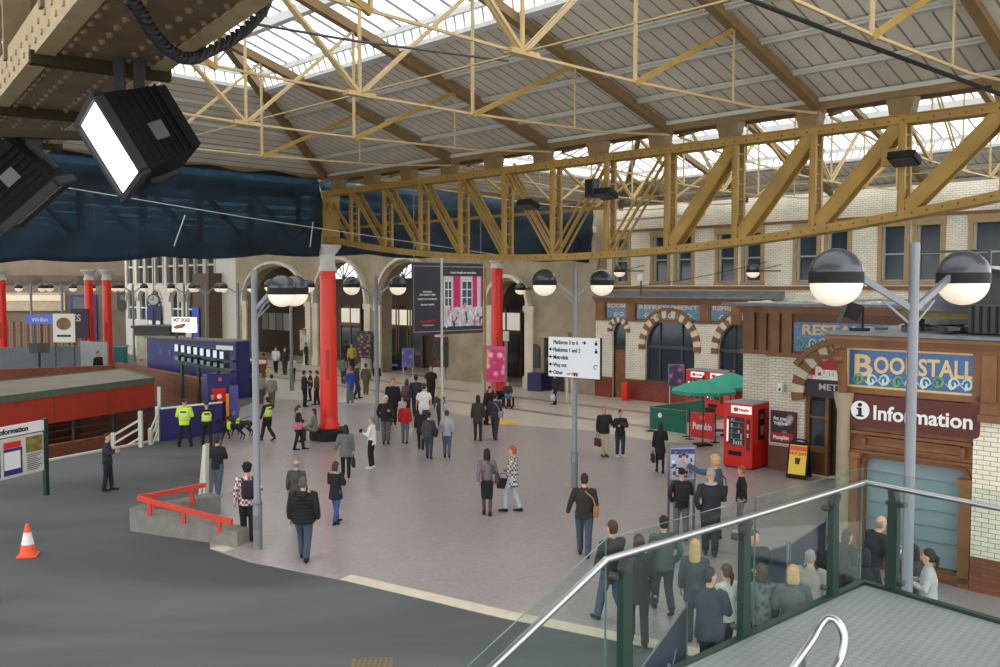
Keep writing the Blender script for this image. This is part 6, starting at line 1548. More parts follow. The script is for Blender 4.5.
# ================================================================ VENDING MACHINES
def vending(x, y, rz, w, d, h, label, big=False, cup=False):
    T = thing('vending_machine', label, 'vending machine', (x, y, 0), rz)
    mb = MB(); mb.bb(0, w, 0, d, .06, h, bev=.02); mb.obj('cabinet', M['redm'], T)
    mb = MB(); mb.bb(.03, w-.03, .05, d-.03, 0, .08); mb.obj('plinth', M['dgrey'], T)
    mb = MB(); mb.bb(.0, w, -.01, d, h, h+.03); mb.obj('top', mat('vend_top', s2l(150, 150, 158), .5), T)
    mb = MB(); mb.bb(w*.28, w*.97, -.03, 0, h-.3, h-.06); lg = mb.obj('lit_header', mat('vend_lit', s2l(240, 235, 230), .4, emit=(1, .97, .95), es=.35), T)
    mb = MB(); mb.tube([(w*.45, -.045, h-.18), (w*.45, -.03, h-.18)], [(.09, .07)]*2, 14); mb.obj('emblem', M['redm'], lg)
    text('Pumpkin', .13, M['redm'], lg, (w*.56, -.04, h-.22), bold=.004, sx=.75)
    gx0, gx1, gz0, gz1 = w*.13, w*.72, h*.36, h-.42
    mb = MB(); mb.bb(gx0, gx1, -.02, 0, gz0, gz1); wd = mb.obj('display_window', M['dglass'], T)
    mb = MB()
    n = 5 if big else 4
    for i in range(n): z = gz0+(gz1-gz0)*(i+.1)/n; mb.bb(gx0+.04, gx1-.02, -.028, -.02, z, z+.02)
    mb.obj('shelf_edge', M['grey'], wd)
    rnd = random.Random(int(x*10)); mb = MB()
    for i in range(n):
        for k in range(6):
            mb.m(rnd.randrange(4)); xx = gx0+.09+(gx1-gx0-.14)*k/5.5; z = gz0+(gz1-gz0)*(i+.1)/n+.02; mb.bb(xx-.022, xx+.022, -.027, -.02, z, z+rnd.uniform(.08, .16))
    mb.obj('snacks_on_show', [M['dgrey'], M['offw'], M['maroon'], M['grey']], wd)
    mb = MB(); mb.bb(gx0+.01, gx0+.05, -.03, -.02, gz0+.1, gz1-.1); mb.obj('light_strip', mat('strip_lit', (1, 1, .95), .4, emit=(1, .98, .9), es=1.0), wd)
    mb = MB(); mb.bb(gx0+.06, gx1-.08, -.02, 0, .42, .56); mb.obj('collection_flap', M['black'], T)
    mb = MB(); mb.bb(w*.8, w*.92, -.02, 0, h*.3, h*.78); kp = mb.obj('coin_panel', M['maroon'], T)
    mb = MB(); mb.bb(w*.83, w*.89, -.03, -.02, h*.62, h*.7); mb.bb(w*.83, w*.89, -.03, -.02, h*.5, h*.56); mb.obj('keypad', M['offw'], kp)
    if big:
        mb = MB(); mb.bb(w, w+.01, d*.35, d*.72, h*.45, h*.92); sp = mb.obj('side_poster', M['black'], T)
        mb = MB(); mb.tube([(w+.02, d*.53, h*.52), (w+.02, d*.53, h*.66)], [.06, .09], 12); mb.bb(w+.01, w+.02, d*.42, d*.64, h*.76, h*.84); mb.obj('side_picture', mat('coffeepic', s2l(120, 70, 50), .5), sp)
a = G(723, 466.5); vending(a.x, a.y, A45, 1.02, 1.05, 2.07, 'red vending machine nearest the wing wall, with a coffee poster on its side', True)
a = G(685.6, 413.5); b = a+FA.u*1.0; vending(a.x, a.y, A45, .98, .9, 2.0, 'red vending machine behind the green parasols, left of the two'); vending(b.x, b.y, A45, .98, .9, 2.0, 'red vending machine behind the green parasols, right of the two, against the wing')
# ================================================================ PARASOLS, BARRIERS, TABLE
def parasol(x, y, zr, zp, R_, label, rz=0, zb=.0):
    T = thing('parasol', label, 'parasol', (x, y, 0), rz)
    mb = MB(); mb.tube([(0, 0, .05), (0, 0, zp)], .028, 10); mb.obj('pole', M['dgrey'], T)
    mb = MB(); mb.box((0, 0, .04), (.55, .55, .08), bev=.02); mb.obj('base', M['black'], T)
    n = 8; mb = MB(); top = mb.b.verts.new((0, 0, zp)); ring = []; r1 = []; r2 = []
    for i in range(n*2):
        t = math.pi*i/n; k = 1 if i % 2 == 0 else .93; ring.append(mb.b.verts.new((math.cos(t)*R_*.5*k, math.sin(t)*R_*.5*k, zp-(zp-zr)*.42-(.0 if i % 2 == 0 else .03)))); r1.append(mb.b.verts.new((math.cos(t)*R_*k, math.sin(t)*R_*k, zr+(0 if i % 2 == 0 else .02)))); r2.append(mb.b.verts.new((math.cos(t)*R_*k, math.sin(t)*R_*k, zr-.1)))
    N = 2*n
    for i in range(N):
        j = (i+1) % N; mb.b.faces.new((top, ring[i], ring[j])); mb.b.faces.new((ring[i], r1[i], r1[j], ring[j])); mb.b.faces.new((r1[i], r2[i], r2[j], r1[j]))
    c = mb.obj('canopy', M['teal'], T); so = c.modifiers.new('s', 'SOLIDIFY'); so.thickness = .012
    for i in range(n):
        t = 2*math.pi*i/n; mb = MB(); mb.beam((0, 0, zp-.06), (math.cos(t)*R_*.97, math.sin(t)*R_*.97, zr), .015, .02); mb.obj('rib', M['wood'], T)
    mb = MB(); mb.lathe([(.05, zp-.02), (.06, zp+.04), (.03, zp+.1), (.01, zp+.14)], seg=12); mb.obj('finial', M['dwood'], T)
p = S(703.5, 379, 32.4); parasol(p.x, p.y, S(700, 390, 32.4).z, p.z, 1.2, 'green cafe parasol over the red Pumpkin banner, nearer of the two', .2)
p = S(731, 372, 34.4); parasol(p.x, p.y, S(731, 385, 34.4).z, p.z, 1.25, 'green cafe parasol partly behind the wing corner, further of the two', .5)
def barrier(a, b, h, label, m, txt=None, logo=False, posts=True, name='banner_barrier', stripe=False):
    a = Vector(a); b = Vector(b); L = (b-a).xy.length; T = thing(name, label, 'barrier', (a.x, a.y, 0), math.atan2(b.y-a.y, b.x-a.x))
    for x in (0, L):
        mb = MB(); mb.tube([(x, 0, .02), (x, 0, h+.06)], .022, 8); mb.obj('post', M['grey'] if txt is None or stripe else M['black'], T)
        mb = MB(); mb.lathe([(.19, 0), (.19, .02), (.04, .045)], (x, 0, 0), 16); mb.obj('foot', M['black'], T)
    mb = MB(); mb.bb(.04, L-.04, -.008, .008, .12, h); mb.obj('banner', m, T)
    mb = MB(); mb.tube([(0, 0, h+.01), (L, 0, h+.01)], .014, 6); mb.tube([(0, 0, .12), (L, 0, .12)], .012, 6); mb.obj('cross_bar', M['grey'], T)
    if txt:
        t = text(txt, h*.34, M['white'], T, (L/2, -.012, h*.42), align='CENTER', bold=.012)
        w_ = 2*max(v.co.x for v in t.data.vertices); k = min(1.4, L*.74/w_); t.data.transform(Matrix.Diagonal((k, 1, 1, 1)))
        mb = MB(); mb.tube([(L/2, -.02, h*.84), (L/2, -.01, h*.84)], [(.13, .07)]*2, 12); mb.obj('emblem', mat('pumpkin_orange', s2l(230, 110, 40), .5), T) if not stripe else None
    if stripe:
        mb = MB(); mb.tube([(L*.3, -.016, h*.35), (L*.4, -.016, h*.5), (L*.48, -.016, h*.38), (L*.58, -.016, h*.55), (L*.66, -.016, h*.42), (L*.75, -.016, h*.6)], [.008, .016, .01, .018, .01, .006], 6); mb.obj('pale_scrawl', mat('scrawl', s2l(130, 132, 150), .6), T)
    if logo:
        mb = MB(); mb.tube([(L*.28, -.02, h*.72), (L*.28, -.01, h*.72)], .1, 16); mb.obj('emblem', M['white'], T)
    return T
a = G(650, 431.5); b = G(686.5, 437); c = S(705, 404, 38); c.z = 0
barrier(a, b, .98, 'green cafe banner barrier facing the concourse at the corner', M['tgreen'], logo=True)
barrier(a+Vector((.05, .08, 0)), c, .98, 'green cafe banner barrier running back behind the parasol', M['tgreen'])
a = G(689.5, 439.5); b = G(715, 443); barrier(a, b, 1.05, 'red banner barrier printed Pumpkin below the nearer parasol', M['redm'], 'Pumpkin')
p = S(713, 412, 34.3); T = thing('cafe_table', 'round wooden cafe table behind the red Pumpkin banner', 'table', (p.x, p.y, 0))
mb = MB(); mb.lathe([(.42, .72), (.43, .735), (.42, .75)], seg=28); mb.obj('tabletop', mat('table_wood', s2l(190, 130, 60), .4, noise=.2), T)
mb = MB(); mb.tube([(0, 0, .03), (0, 0, .72)], .035, 10); mb.obj('pedestal', M['grey'], T)
mb = MB(); mb.lathe([(.26, 0), (.26, .02), (.04, .05)], seg=20); mb.obj('base', M['grey'], T)
def chair(x, y, rz, label):
    T = thing('cafe_chair', label, 'chair', (x, y, 0), rz)
    mb = MB(); mb.box((0, 0, .45), (.42, .42, .03), bev=.01); mb.obj('seat', M['dwood'], T)
    mb = MB(); mb.box((0, .2, .82), (.4, .025, .2), bev=.01); mb.obj('backrest', M['dwood'], T)
    for sx in (-1, 1):
        for sy in (-1, 1):
            mb = MB(); mb.tube([(sx*.19, sy*.19, 0), (sx*.18, sy*.18, .45)]+([(sx*.18, .2, .92)] if sy > 0 else []), .014, 6); mb.obj('leg', M['steel'], T)
p = G(720, 442.5); chair(p.x, p.y, 1.2, 'steel-legged cafe chair between the Pumpkin banner and the big vending machine'); p = G(713, 431.5); chair(p.x, p.y+.5, 2.9, 'cafe chair tucked behind the red Pumpkin banner')
# ================================================================ MAP STAND
p = G(683, 541); T = thing('map_stand', 'local map board on two grey legs, people gathered at it', 'map board', (p.x, p.y+.35, 0), R(6))
z1, z0 = 2.1, 1.3
for sx in (-.27, .33):
    mb = MB(); mb.beam((sx, .03, 0), (sx, .03, z1), .05, .05); mb.obj('leg', M['grey'], T)
mb = MB(); mb.bb(-.29, .35, -.03, .03, z0, z1+.02); mb.obj('frame', M['grey'], T)
mb = MB(); mb.bb(-.25, .31, -.045, -.03, z0+.04, z1-.03); mp_ = mb.obj('map_sheet', mat('map_sheet', s2l(176, 180, 200), .5), T)
rnd = random.Random(3); mb = MB()
for i in range(30):
    mb.m(rnd.randrange(4)); x = rnd.uniform(-.22, .24); z = rnd.uniform(z0+.08, z1-.12); mb.box((x, -.05, z), (rnd.uniform(.03, .12), .006, rnd.uniform(.03, .1)))
mb.obj('map_blocks', [mat('mapblue', s2l(60, 60, 130), .5), M['white'], M['dgrey'], mat('mappink', s2l(150, 120, 130), .5)], mp_)
mb = MB(); mb.bb(-.25, .31, -.05, -.045, z1-.17, z1-.05); mb.obj('heading', MATS['mapblue'], mp_)
# ================================================================ NAVY QUEUE BARRIERS
def at_h(px, py, h): return G(px, py, h)
a = at_h(636, 676, 1.0); b = at_h(686.5, 606, 1.0); barrier(Vector((a.x, a.y, 0)), Vector((b.x, b.y, 0)), 1.0, 'navy banner barrier nearest the camera, seen through the stair glass', M['navyd'], stripe=True)
a = at_h(790, 545, 1.0); b = at_h(826, 521, 1.0); barrier(Vector((a.x, a.y, 0)), Vector((b.x, b.y, 0)), 1.0, 'navy banner barrier with pale writing before the Information window', M['navyd'], stripe=True)
c = at_h(762, 553, 1.0); barrier(Vector((c.x, c.y, 0)), Vector((a.x-.06, a.y-.02, 0)), 1.0, 'plain navy banner barrier left of the lettered one', M['navyd'])
# long brown bench side by the window foot is part of the block; loose items on plinth none
# tannoy box on the pale floor by column
# ================================================================ PEOPLE
SK = mat('skin', s2l(206, 158, 132), .6); SKD = mat('skin_brown', s2l(130, 90, 66), .6)
CM = {}
def cloth(rgb, pat=None):
    if rgb[2] > rgb[0]+14 and max(rgb) < 130: m_ = sum(rgb)/3; rgb = tuple(int(c*.68+m_*.32) for c in rgb)
    k = (rgb, pat)
    if k in CM: return CM[k]
    nm = 'cloth_%d_%d_%d' % rgb
    if pat: CM[k] = checkmat(nm+str(pat), s2l(*rgb), s2l(*pat[1]), pat[2], pat[0])
    else: CM[k] = mat(nm, s2l(*rgb), .85, noise=.18, nscale=9)
    return CM[k]
HAIRC = {'black': (24, 20, 20), 'brown': (70, 48, 34), 'grey': (130, 126, 122), 'white': (205, 202, 198), 'blond': (196, 164, 112), 'ginger': (150, 82, 44), 'dark': (40, 30, 26)}
_tmpc = bpy.data.collections.new('t')
def remesh(mb, vox, smooth=2):
    bmesh.ops.recalc_face_normals(mb.b, faces=mb.b.faces)
    me = bpy.data.meshes.new('t'); mb.b.to_mesh(me); mb.b.free(); o = bpy.data.objects.new('t', me); COL.objects.link(o)
    r = o.modifiers.new('r', 'REMESH'); r.mode = 'VOXEL'; r.voxel_size = vox; r.use_smooth_shade = True
    s = o.modifiers.new('s', 'SMOOTH'); s.factor = .5; s.iterations = smooth
    dg = bpy.context.evaluated_depsgraph_get(); out = bpy.data.meshes.new_from_object(o.evaluated_get(dg)); bpy.data.objects.remove(o); bpy.data.meshes.remove(me); return out
def wrap(me, name, m, parent):
    me.name = name; me.materials.clear()
    for x in (m if isinstance(m, list) else [m]): me.materials.append(x)
    me.polygons.foreach_set('use_smooth', [True]*len(me.polygons))
    o = bpy.data.objects.new(name, me); COL.objects.link(o); o.parent = parent; return o
V3 = Vector
ARMS = {'down': ((.055, -.02, -.29), (.02, .07, -.24)), 'fwd': ((.04, .13, -.26), (0, .17, -.19)), 'back': ((.05, -.15, -.25), (.01, -.03, -.25)),
        'phone': ((.07, .05, -.27), (-.13, .2, .07)), 'hold': ((.08, .03, -.27), (-.15, .2, -.02)), 'pocket': ((.1, -.07, -.27), (-.07, .1, -.21)),
        'point': ((.14, .22, .04), (.08, .2, .14)), 'out': ((.1, .0, -.27), (.06, .05, -.24)), 'lap': ((.05, .08, -.26), (-.08, .22, -.06)), 'strap': ((.1, .06, -.26), (-.1, .12, .16)), 'bag': ((.05, -.01, -.29), (.015, .03, -.26))}
def ik(h, a, l1, l2, fwd):
    d = a-h; L = min(d.length, (l1+l2)*.999); t = (l1*l1-l2*l2+L*L)/(2*L); hh = math.sqrt(max(0, l1*l1-t*t)); dn = d.normalized()
    f = (fwd-dn*fwd.dot(dn)).normalized(); return h+dn*t+f*hh
NP = [0]
def person(px, py, hy, head, label, top=(30, 30, 32), bot=(34, 34, 40), hair='black', style='short', stride=.0, al='down', ar='down', hem='hip', bulk=0.0,
           skirt=False, tpat=None, shoes=(22, 20, 20), sex='m', look=0, seated=None, yy=None, H=None, extra=(), lean=0, group=None, spread=.0, skin=SK, legs=None, sleeve=True, zb=0.0, vox=None):
    """px,py = picture place of the feet, hy = row of the top of the head (sets the height)"""
    if yy is not None:      # feet hidden: distance given
        p = S(px, 400, yy); p.z = 0
    else: p = G(px, py)
    ht = S(px, hy, p.y).z
    if seated is None:
        H_ = H or max(1.5, min(1.92, ht))
    else: H_ = H or 1.66
    k = H_/1.75; Y_ = p.y; bulk = bulk+.014; vx = vox or (.018 if Y_ < 24 else .024 if Y_ < 38 else .032)
    rz = R(-head); NP[0] += 1
    fem = sex == 'f'
    T = None
    # ---- joints, local: x right, y forward, z up
    if seated is not None: zp = seated+.1; hip = V3((0, -.0, zp))
    else:
        zp = .93*k-(.03 if stride > .3 else 0); hip = V3((0, 0, zp))
    sh = 1.42*k-.93*k; ln = V3((0, math.sin(R(lean)), math.cos(R(lean))))
    def up(z): return hip+ln*((z-.93)*k)
    hw = .1*k; sw = (.185 if not fem else .165)*k+bulk*.5
    legj = []
    for sx, ph in ((-1, 1), (1, -1)):
        h = hip+V3((sx*hw, 0, -.0))
        if seated is not None:
            kn = h+V3((sx*.04, .43*k, .02)); an = kn+V3((0, .03, -kn.z+.09)); 
        else:
            an = V3((sx*(hw*.8+spread), ph*stride/2, .085*k+(.07 if stride > .35 and ph < 0 else 0))); kn = ik(h, an, .43*k, .42*k, V3((0, 1, 0)))
        legj.append((h, kn, an, ph))
    arms = []
    for sx, pose in ((-1, al), (1, ar)):
        s = up(1.405)+V3((sx*sw, 0, 0)); e_, w_ = ARMS[pose]
        e = s+V3((sx*e_[0], e_[1], e_[2]))*k; w = e+V3((sx*w_[0], w_[1], w_[2]))*k; arms.append((s, e, w, sx))
    hc = up(1.63)+V3((0, .015, 0))
    hd = (hc-up(1.5)).normalized()
    yaw = R(-look)
    def HP(x, y, z):      # head local -> body local
        c, s_ = math.cos(yaw), math.sin(yaw); return hc+V3((x*c-y*s_, x*s_+y*c, z))*k*1.07
    # ---- body skin
    mb = MB()
    prof = [(-.122, .03, .035, .04), (-.105, .05, .058, .028), (-.065, .064, .078, .012), (-.02, .071, .09, .004), (.03, .075, .097, -.002), (.075, .066, .086, -.006), (.105, .043, .055, -.01), (.12, .015, .02, -.012)]
    mb.tube([HP(0, yo, z) for z, rx, ry, yo in prof], [(rx*k, ry*k) for z, rx, ry, yo in prof], 14, ref=(math.cos(yaw), math.sin(yaw), 0))
    mb.tube([HP(0, .085, .012), HP(0, .108, -.02), HP(0, .1, -.035)], [.01*k, .017*k, .012*k], 6)         # nose
    for s_ in (-1, 1): mb.tube([HP(s_*.074, -.005, .02), HP(s_*.079, -.01, -.03)], [.02*k, .012*k], 6)   # ears
    mb.tube([up(1.38), up(1.46)+V3((0, -.005, 0)), HP(0, -.01, -.07)], [.065*k, .056*k, .055*k], 10)
    r_t = [(.13, .1), (.125, .1), (.135, .1), (.15, .11), (.14, .085), (.06, .06)]
    mb.tube([up(z) for z in (.84, .98, 1.08, 1.25, 1.38, 1.45)], [(a*k, b*k) for a, b in r_t], 12, ref=(1, 0, 0))
    for h, kn, an, ph in legj: mb.tube([h+V3((0, 0, .02)), (h+kn)/2, kn, (kn*2+an)/3, an], [.078*k, .066*k, .05*k, .05*k, .033*k], 8)
    for s, e, w, sx in arms: mb.tube([s+V3((-sx*.03, 0, .0)), (s+e)/2, e, (e+w)/2, w], [.045*k, .042*k, .035*k, .034*k, .024*k], 8)
    me = remesh(mb, vx, 1)
    # hands with five fingers, and eyes / mouth, joined into the same body mesh
    mb = MB(); mb.b.from_mesh(me); bpy.data.meshes.remove(me)
    for s, e, w, sx in arms:
        d = (w-e).normalized(); a = d.cross(V3((sx, 0, 0))).normalized() if abs(d.x) < .9 else V3((0, 1, 0)); n = d.cross(a).normalized()*(-sx)
        # a: across the palm, n: palm normal
        mb.tube([w-d*.01, w+d*.03*k, w+d*.085*k], [(.026*k, .017*k), (.038*k, .016*k), (.036*k, .012*k)], 8, ref=a)
        for i, ln_ in enumerate((.064, .074, .07, .055)):
            b = w+d*.08*k+a*(.027-.018*i)*k; k1 = b+(d*.9+n*.25)*ln_*.5*k; k2 = k1+(d*.6+n*.7)*ln_*.5*k
            mb.tube([b, k1, k2], [.0095*k, .009*k, .007*k], 5)
        b = w+d*.03*k+a*.036*k; mb.tube([b, b+(d*.5+a*.6+n*.3)*.04*k, b+(d*1.2+a*.7+n*.7)*.045*k], [.012*k, .011*k, .008*k], 5)
    mb.m(1)
    for s_ in (-1, 1):
        mb.tube([HP(s_*.028, .086, .022), HP(s_*.028, .094, .022)], [(.013*k, .007*k)]*2, 6, ref=(math.cos(yaw), math.sin(yaw), 0)); mb.tube([HP(s_*.045, .086, .045), HP(s_*.015, .096, .046)], .005*k, 4)
    mb.m(2); mb.tube([HP(-.02, .092, -.062), HP(0, .1, -.06), HP(.02, .092, -.062)], [.004*k, .007*k, .004*k], 5)
    body = mb.obj('person', [skin, mat('eyes', (.02, .015, .012), .3), mat('lips', s2l(165, 96, 88), .5)], None, (p.x, p.y, zb+.018), rz, smooth='all')
    tag(body, label, 'person', group)
    # ---- trousers or skirt
    z_h = {'hip': .81, 'waist': .95, 'coat': .70, 'long': .5}[hem]
    mb = MB()
    if skirt:
        zl = .45 if skirt == 'knee' else .5
        if seated is None:
            mb.tube([hip+V3((0, 0, .08*k)), hip+V3((0, 0, -.08*k)), hip+V3((0, 0, -(.93-zl)*k*.6)), hip+V3((0, 0, -(.93-zl)*k))], [(.135*k, .11*k), (.17*k, .135*k), (.165*k, .135*k), (.15*k, .13*k)], 14, ref=(1, 0, 0))
        else:
            mb.tube([hip+V3((0, -.05, .05)), hip+V3((0, .2, .03)), hip+V3((0, .46, .0))], [(.17, .12), (.18, .1), (.19, .09)], 12, ref=(1, 0, 0))
        me = remesh(mb, vx); wrap(me, 'skirt', cloth(bot), body)
        if legs:
            mb = MB()
            for h, kn, an, ph in legj: mb.tube([h, (h+kn)/2, kn, (kn*2+an)/3, an], [.084*k, .072*k, .056*k, .056*k, .042*k], 8)
            wrap(remesh(mb, vx), 'tights', cloth(legs), body)
    else:
        mb.tube([hip+V3((0, 0, .1*k)), hip, hip+V3((0, 0, -.1*k if seated is None else -.03))], [(.145*k, .115*k), (.165*k, .13*k), (.13*k, .11*k)], 12, ref=(1, 0, 0))
        tr = 1.0 if not fem else .92
        for h, kn, an, ph in legj: mb.tube([h+V3((0, 0, .03)), (h+kn)/2, kn, (kn+an)/2, an+V3((0, 0, .0))], [.108*k*tr, .097*k*tr, .08*k*tr, .075*k*tr, .07*k*tr], 10)
        wrap(remesh(mb, vx), 'trousers', cloth(bot), body)
    # ---- coat / jacket
    b_ = bulk; mb = MB()
    cw = .02 if fem else 0
    tz = [(z_h, .175-cw*.2+b_, .14+b_), (.95, .172-cw+b_, .135+b_), (1.08, .158-cw*1.4+b_, .122+b_), (1.25, .185-cw+b_, .13+b_), (1.38, .175-cw+b_*.6, .102+b_*.5), (1.45, .085, .08), (1.48, .07, .07)]
    if z_h < .8: tz[0] = (z_h, .19+b_, .16+b_)
    if z_h > .93: tz = tz[1:]
    if seated is not None: tz[0] = (.86, tz[0][1], tz[0][2])
    if sleeve != 'none':
        mb.tube([up(z) for z, a, b in tz], [(a*k, b*k) for z, a, b in tz], 16, ref=(1, 0, 0))
        if hem in ('coat', 'long') and seated is not None: mb.tube([hip+V3((0, -.08, 0)), hip+V3((0, .3, .03))], [(.2, .13), (.19, .1)], 12, ref=(1, 0, 0))
        for s, e, w, sx in arms:
            if sleeve == 'short': mb.tube([s+V3((-sx*.05, 0, .0)), (s+e)/2, e*.8+s*.2], [.07*k, .062*k, .058*k], 10)
            else:
                bb_ = b_*.5; mb.tube([s+V3((-sx*.06, 0, -.005)), s, (s+e)/2, e, (e+w)/2, w-(w-e)*.06], [.07*k+bb_, .068*k+bb_, .06*k+bb_, .053*k+bb_, .048*k+bb_, .04*k+bb_*.6], 10)
        top_o = wrap(remesh(mb, vx), 'jacket' if hem != 'long' else 'coat', cloth(top, tpat), body)
    # puffer rings
    if 'puffer' in extra:
        mb = MB()
        for z in (.86, .94, 1.02, 1.10, 1.18, 1.26, 1.34):
            a = .19+b_-(.012 if z < 1.2 else 0); c = up(z); mb.tube([c+V3((math.cos(t)*a*k, math.sin(t)*(a-.045)*k, 0)) for t in [2*math.pi*i/20 for i in range(21)]], .02*k, 6, caps=False)
        wrap_o = mb.obj('quilting', cloth(top), body, smooth='all')
        mb = MB(); mb.tube([up(1.43)+V3((0, -.05, 0)), up(1.45)+V3((0, -.13, -.02)), up(1.36)+V3((0, -.17, 0))], [(.12, .06), (.11, .05), (.07, .03)], 12, ref=(1, 0, 0)); mb.obj('hood', cloth(top), body, smooth='all')
    if 'furhood' in extra:
        mb = MB(); mb.tube([up(1.46)+V3((math.cos(t)*.12, math.sin(t)*.1-.03, -.02*math.sin(t))) for t in [2*math.pi*i/14 for i in range(15)]], .035, 6, caps=False); mb.obj('fur_collar', cloth((150, 140, 132)), body, smooth='all')
    if 'hood' in extra:
        mb = MB(); mb.tube([up(1.47)+V3((math.cos(t)*.1, math.sin(t)*.09-.03, 0)) for t in [2*math.pi*i/14 for i in range(15)]], .032, 6, caps=False); mb.obj('hood', cloth((170, 172, 176)), body, smooth='all')
    if 'scarf' in extra:
        mb = MB(); mb.tube([up(1.465)+V3((math.cos(t)*.085, math.sin(t)*.08, 0)) for t in [2*math.pi*i/14 for i in range(15)]], .028, 6, caps=False); mb.tube([up(1.44)+V3((.04, .09, 0)), up(1.25)+V3((.05, .15, 0)), up(1.05)+V3((.04, .145, 0))], [(.035, .02)]*3, 6); mb.obj('scarf', cloth((205, 70, 110)), body, smooth='all')
    for ex in extra:
        if isinstance(ex, tuple) and ex[0] == 'vest':
            mb = MB(); tz2 = [(z, a+.012, c+.012) for z, a, c in tz if z < 1.4 and z >= .84][:4]; tz2[0] = (.93, tz2[0][1], tz2[0][2])
            tz2 = [(1.0, .178+b_, .142+b_), (1.08, .17+b_, .134+b_), (1.25, .197+b_, .142+b_), (1.385, .16+b_, .112+b_)]
            mb.tube([up(z) for z, a, c in tz2], [(a*k, c*k) for z, a, c in tz2], 16, ref=(1, 0, 0)); v = mb.obj('high_visibility_vest', mat('hivis', s2l(206, 240, 60), .7), body, smooth='all')
            mb = MB()
            for z in (1.06, 1.2): a = (.185 if z < 1.1 else .197)+b_; mb.tube([up(z-.02), up(z+.02)], [(a*k, (a-.054)*k)]*2, 16, ref=(1, 0, 0))
            mb.obj('reflective_band', mat('reflect', s2l(216, 222, 224), .4), v, smooth='all')
            mb = MB(); mb.box(up(1.31)+V3((0, -.158*k-b_, 0)), (.2, .01, .06)); mb.obj('badge', M['navy'], v)
    # ---- shoes
    for h, kn, an, ph in legj:
        ft = an+V3((0, 0, 0)); tilt = .05 if an.z > .12 else 0
        mb = MB(); z0 = ft.z-.085*k
        pts = [ft+V3((0, -.065, -.05)), ft+V3((0, -.02, -.045)), ft+V3((0, .08, -.055-tilt)), ft+V3((0, .17, -.062-tilt*1.6)), ft+V3((0, .2, -.066-tilt*1.8))]
        mb.tube([V3((q_.x, q_.y*1, q_.z)) for q_ in pts], [(.03*k, .028*k), (.042*k, .046*k), (.046*k, .034*k), (.042*k, .024*k), (.022*k, .014*k)], 8, ref=(1, 0, 0)); mb.tube([ft+V3((0, -.01, -.03)), ft+V3((0, -.005, .03))], .042*k, 8)
        mb.obj('shoe', cloth(shoes), body, smooth='all')
    # ---- hair / hats
    hm = mat('hair_'+hair, s2l(*HAIRC[hair]), .7, noise=.2, nscale=20) if hair in HAIRC else cloth(hair)
    mb = MB()
    def shell(zs, off=.012, nm='hair', extra_back=0):
        mb.tube([HP(0, yo, z) for z, rx, ry, yo in zs], [(rx*k, ry*k) for z, rx, ry, yo in zs], 14, ref=(math.cos(yaw), math.sin(yaw), 0))
    short = [(-.075, .055, .05, -.04), (-.04, .074, .07, -.036), (.0, .083, .082, -.03), (.04, .086, .092, -.022), (.075, .083, .096, -.012), (.105, .066, .076, -.012), (.13, .036, .044, -.012), (.14, .01, .012, -.012)]
    if style == 'short': shell(short); nm_ = 'hair'
    elif style == 'curly':
        shell([(z, rx*1.18, ry*1.15, yo) for z, rx, ry, yo in short]); nm_ = 'hair'
        rnd = random.Random(NP[0])
        for i in range(40):
            t = rnd.uniform(0, 6.28); u = rnd.uniform(-.2, 1.3); x, y, z = math.cos(t)*math.cos(u)*.092, math.sin(t)*math.cos(u)*.1-.02, .05+math.sin(u)*.085
            if y < .07 or z > .07: q_ = HP(x, y, z); mb.lathe([(.0, -.02), (.018, -.01), (.022, 0), (.018, .01), (0, .02)], q_, 6)
    elif style in ('long', 'bob', 'tied'):
        shell([(z, rx*1.06, ry*1.04, yo) for z, rx, ry, yo in short]); nm_ = 'hair'
        zl = {'long': -.33, 'bob': -.14, 'tied': -.12}[style]
        if style == 'tied': mb.tube([HP(0, -.09, .03), HP(0, -.14, .0), HP(0, -.13, -.12), HP(0, -.12, -.2)], [.03*k, .036*k, .03*k, .012*k], 8)
        else: mb.tube([HP(0, -.035, .05), HP(0, -.045, -.06), HP(0, -.06, zl*.6), HP(0, -.075, zl)], [(.088*k, .085*k), (.096*k, .08*k), (.1*k, .06*k), (.08*k, .035*k)], 12, ref=(math.cos(yaw), math.sin(yaw), 0))
    elif style == 'bald':
        shell([(-.075, .055, .05, -.04), (-.04, .075, .072, -.034), (.0, .081, .084, -.024), (.03, .08, .09, -.02), (.05, .072, .08, -.024)]); nm_ = 'hair'
    elif style == 'beanie':
        shell([(.0, .084, .1, -.004), (.03, .09, .108, -.004), (.07, .088, .104, -.006), (.11, .07, .085, -.01), (.14, .035, .045, -.012), (.15, .01, .012, -.012)]); nm_ = 'hat'
    elif style == 'cap':
        shell([(.02, .083, .1, -.004), (.05, .09, .108, -.004), (.08, .1, .118, -.004), (.11, .1, .115, -.004), (.13, .08, .095, -.006)]); nm_ = 'hat'
        mb.tube([HP(0, .09, .025), HP(0, .14, .01)], [(.07*k, .008), (.045*k, .006)], 10, ref=(math.cos(yaw), math.sin(yaw), 0))
    if vx < .03 and style not in ('curly', 'cap'):
        me = remesh(mb, vx*.75, 1); wrap(me, nm_, hm, body)
    else: mb.obj(nm_, hm, body, smooth='all')
    if style == 'cap' and 'police' in extra:
        mb = MB(); mb.tube([HP(0, 0, .045), HP(0, 0, .06)], [(.093*k, .111*k)]*2, 14); mb.obj('check_band', M['white'], body)
    mw = Matrix.Translation((p.x, p.y, zb+.018)) @ Matrix.Rotation(rz, 4, 'Z')
    return {'m': mw, 'up': up, 'k': k, 'arms': arms, 'b': b_, 'rz': rz, 'o': body, 'hip': hip}
def rbox(mb, c, d, bev): mb.box(c, d, bev=bev)
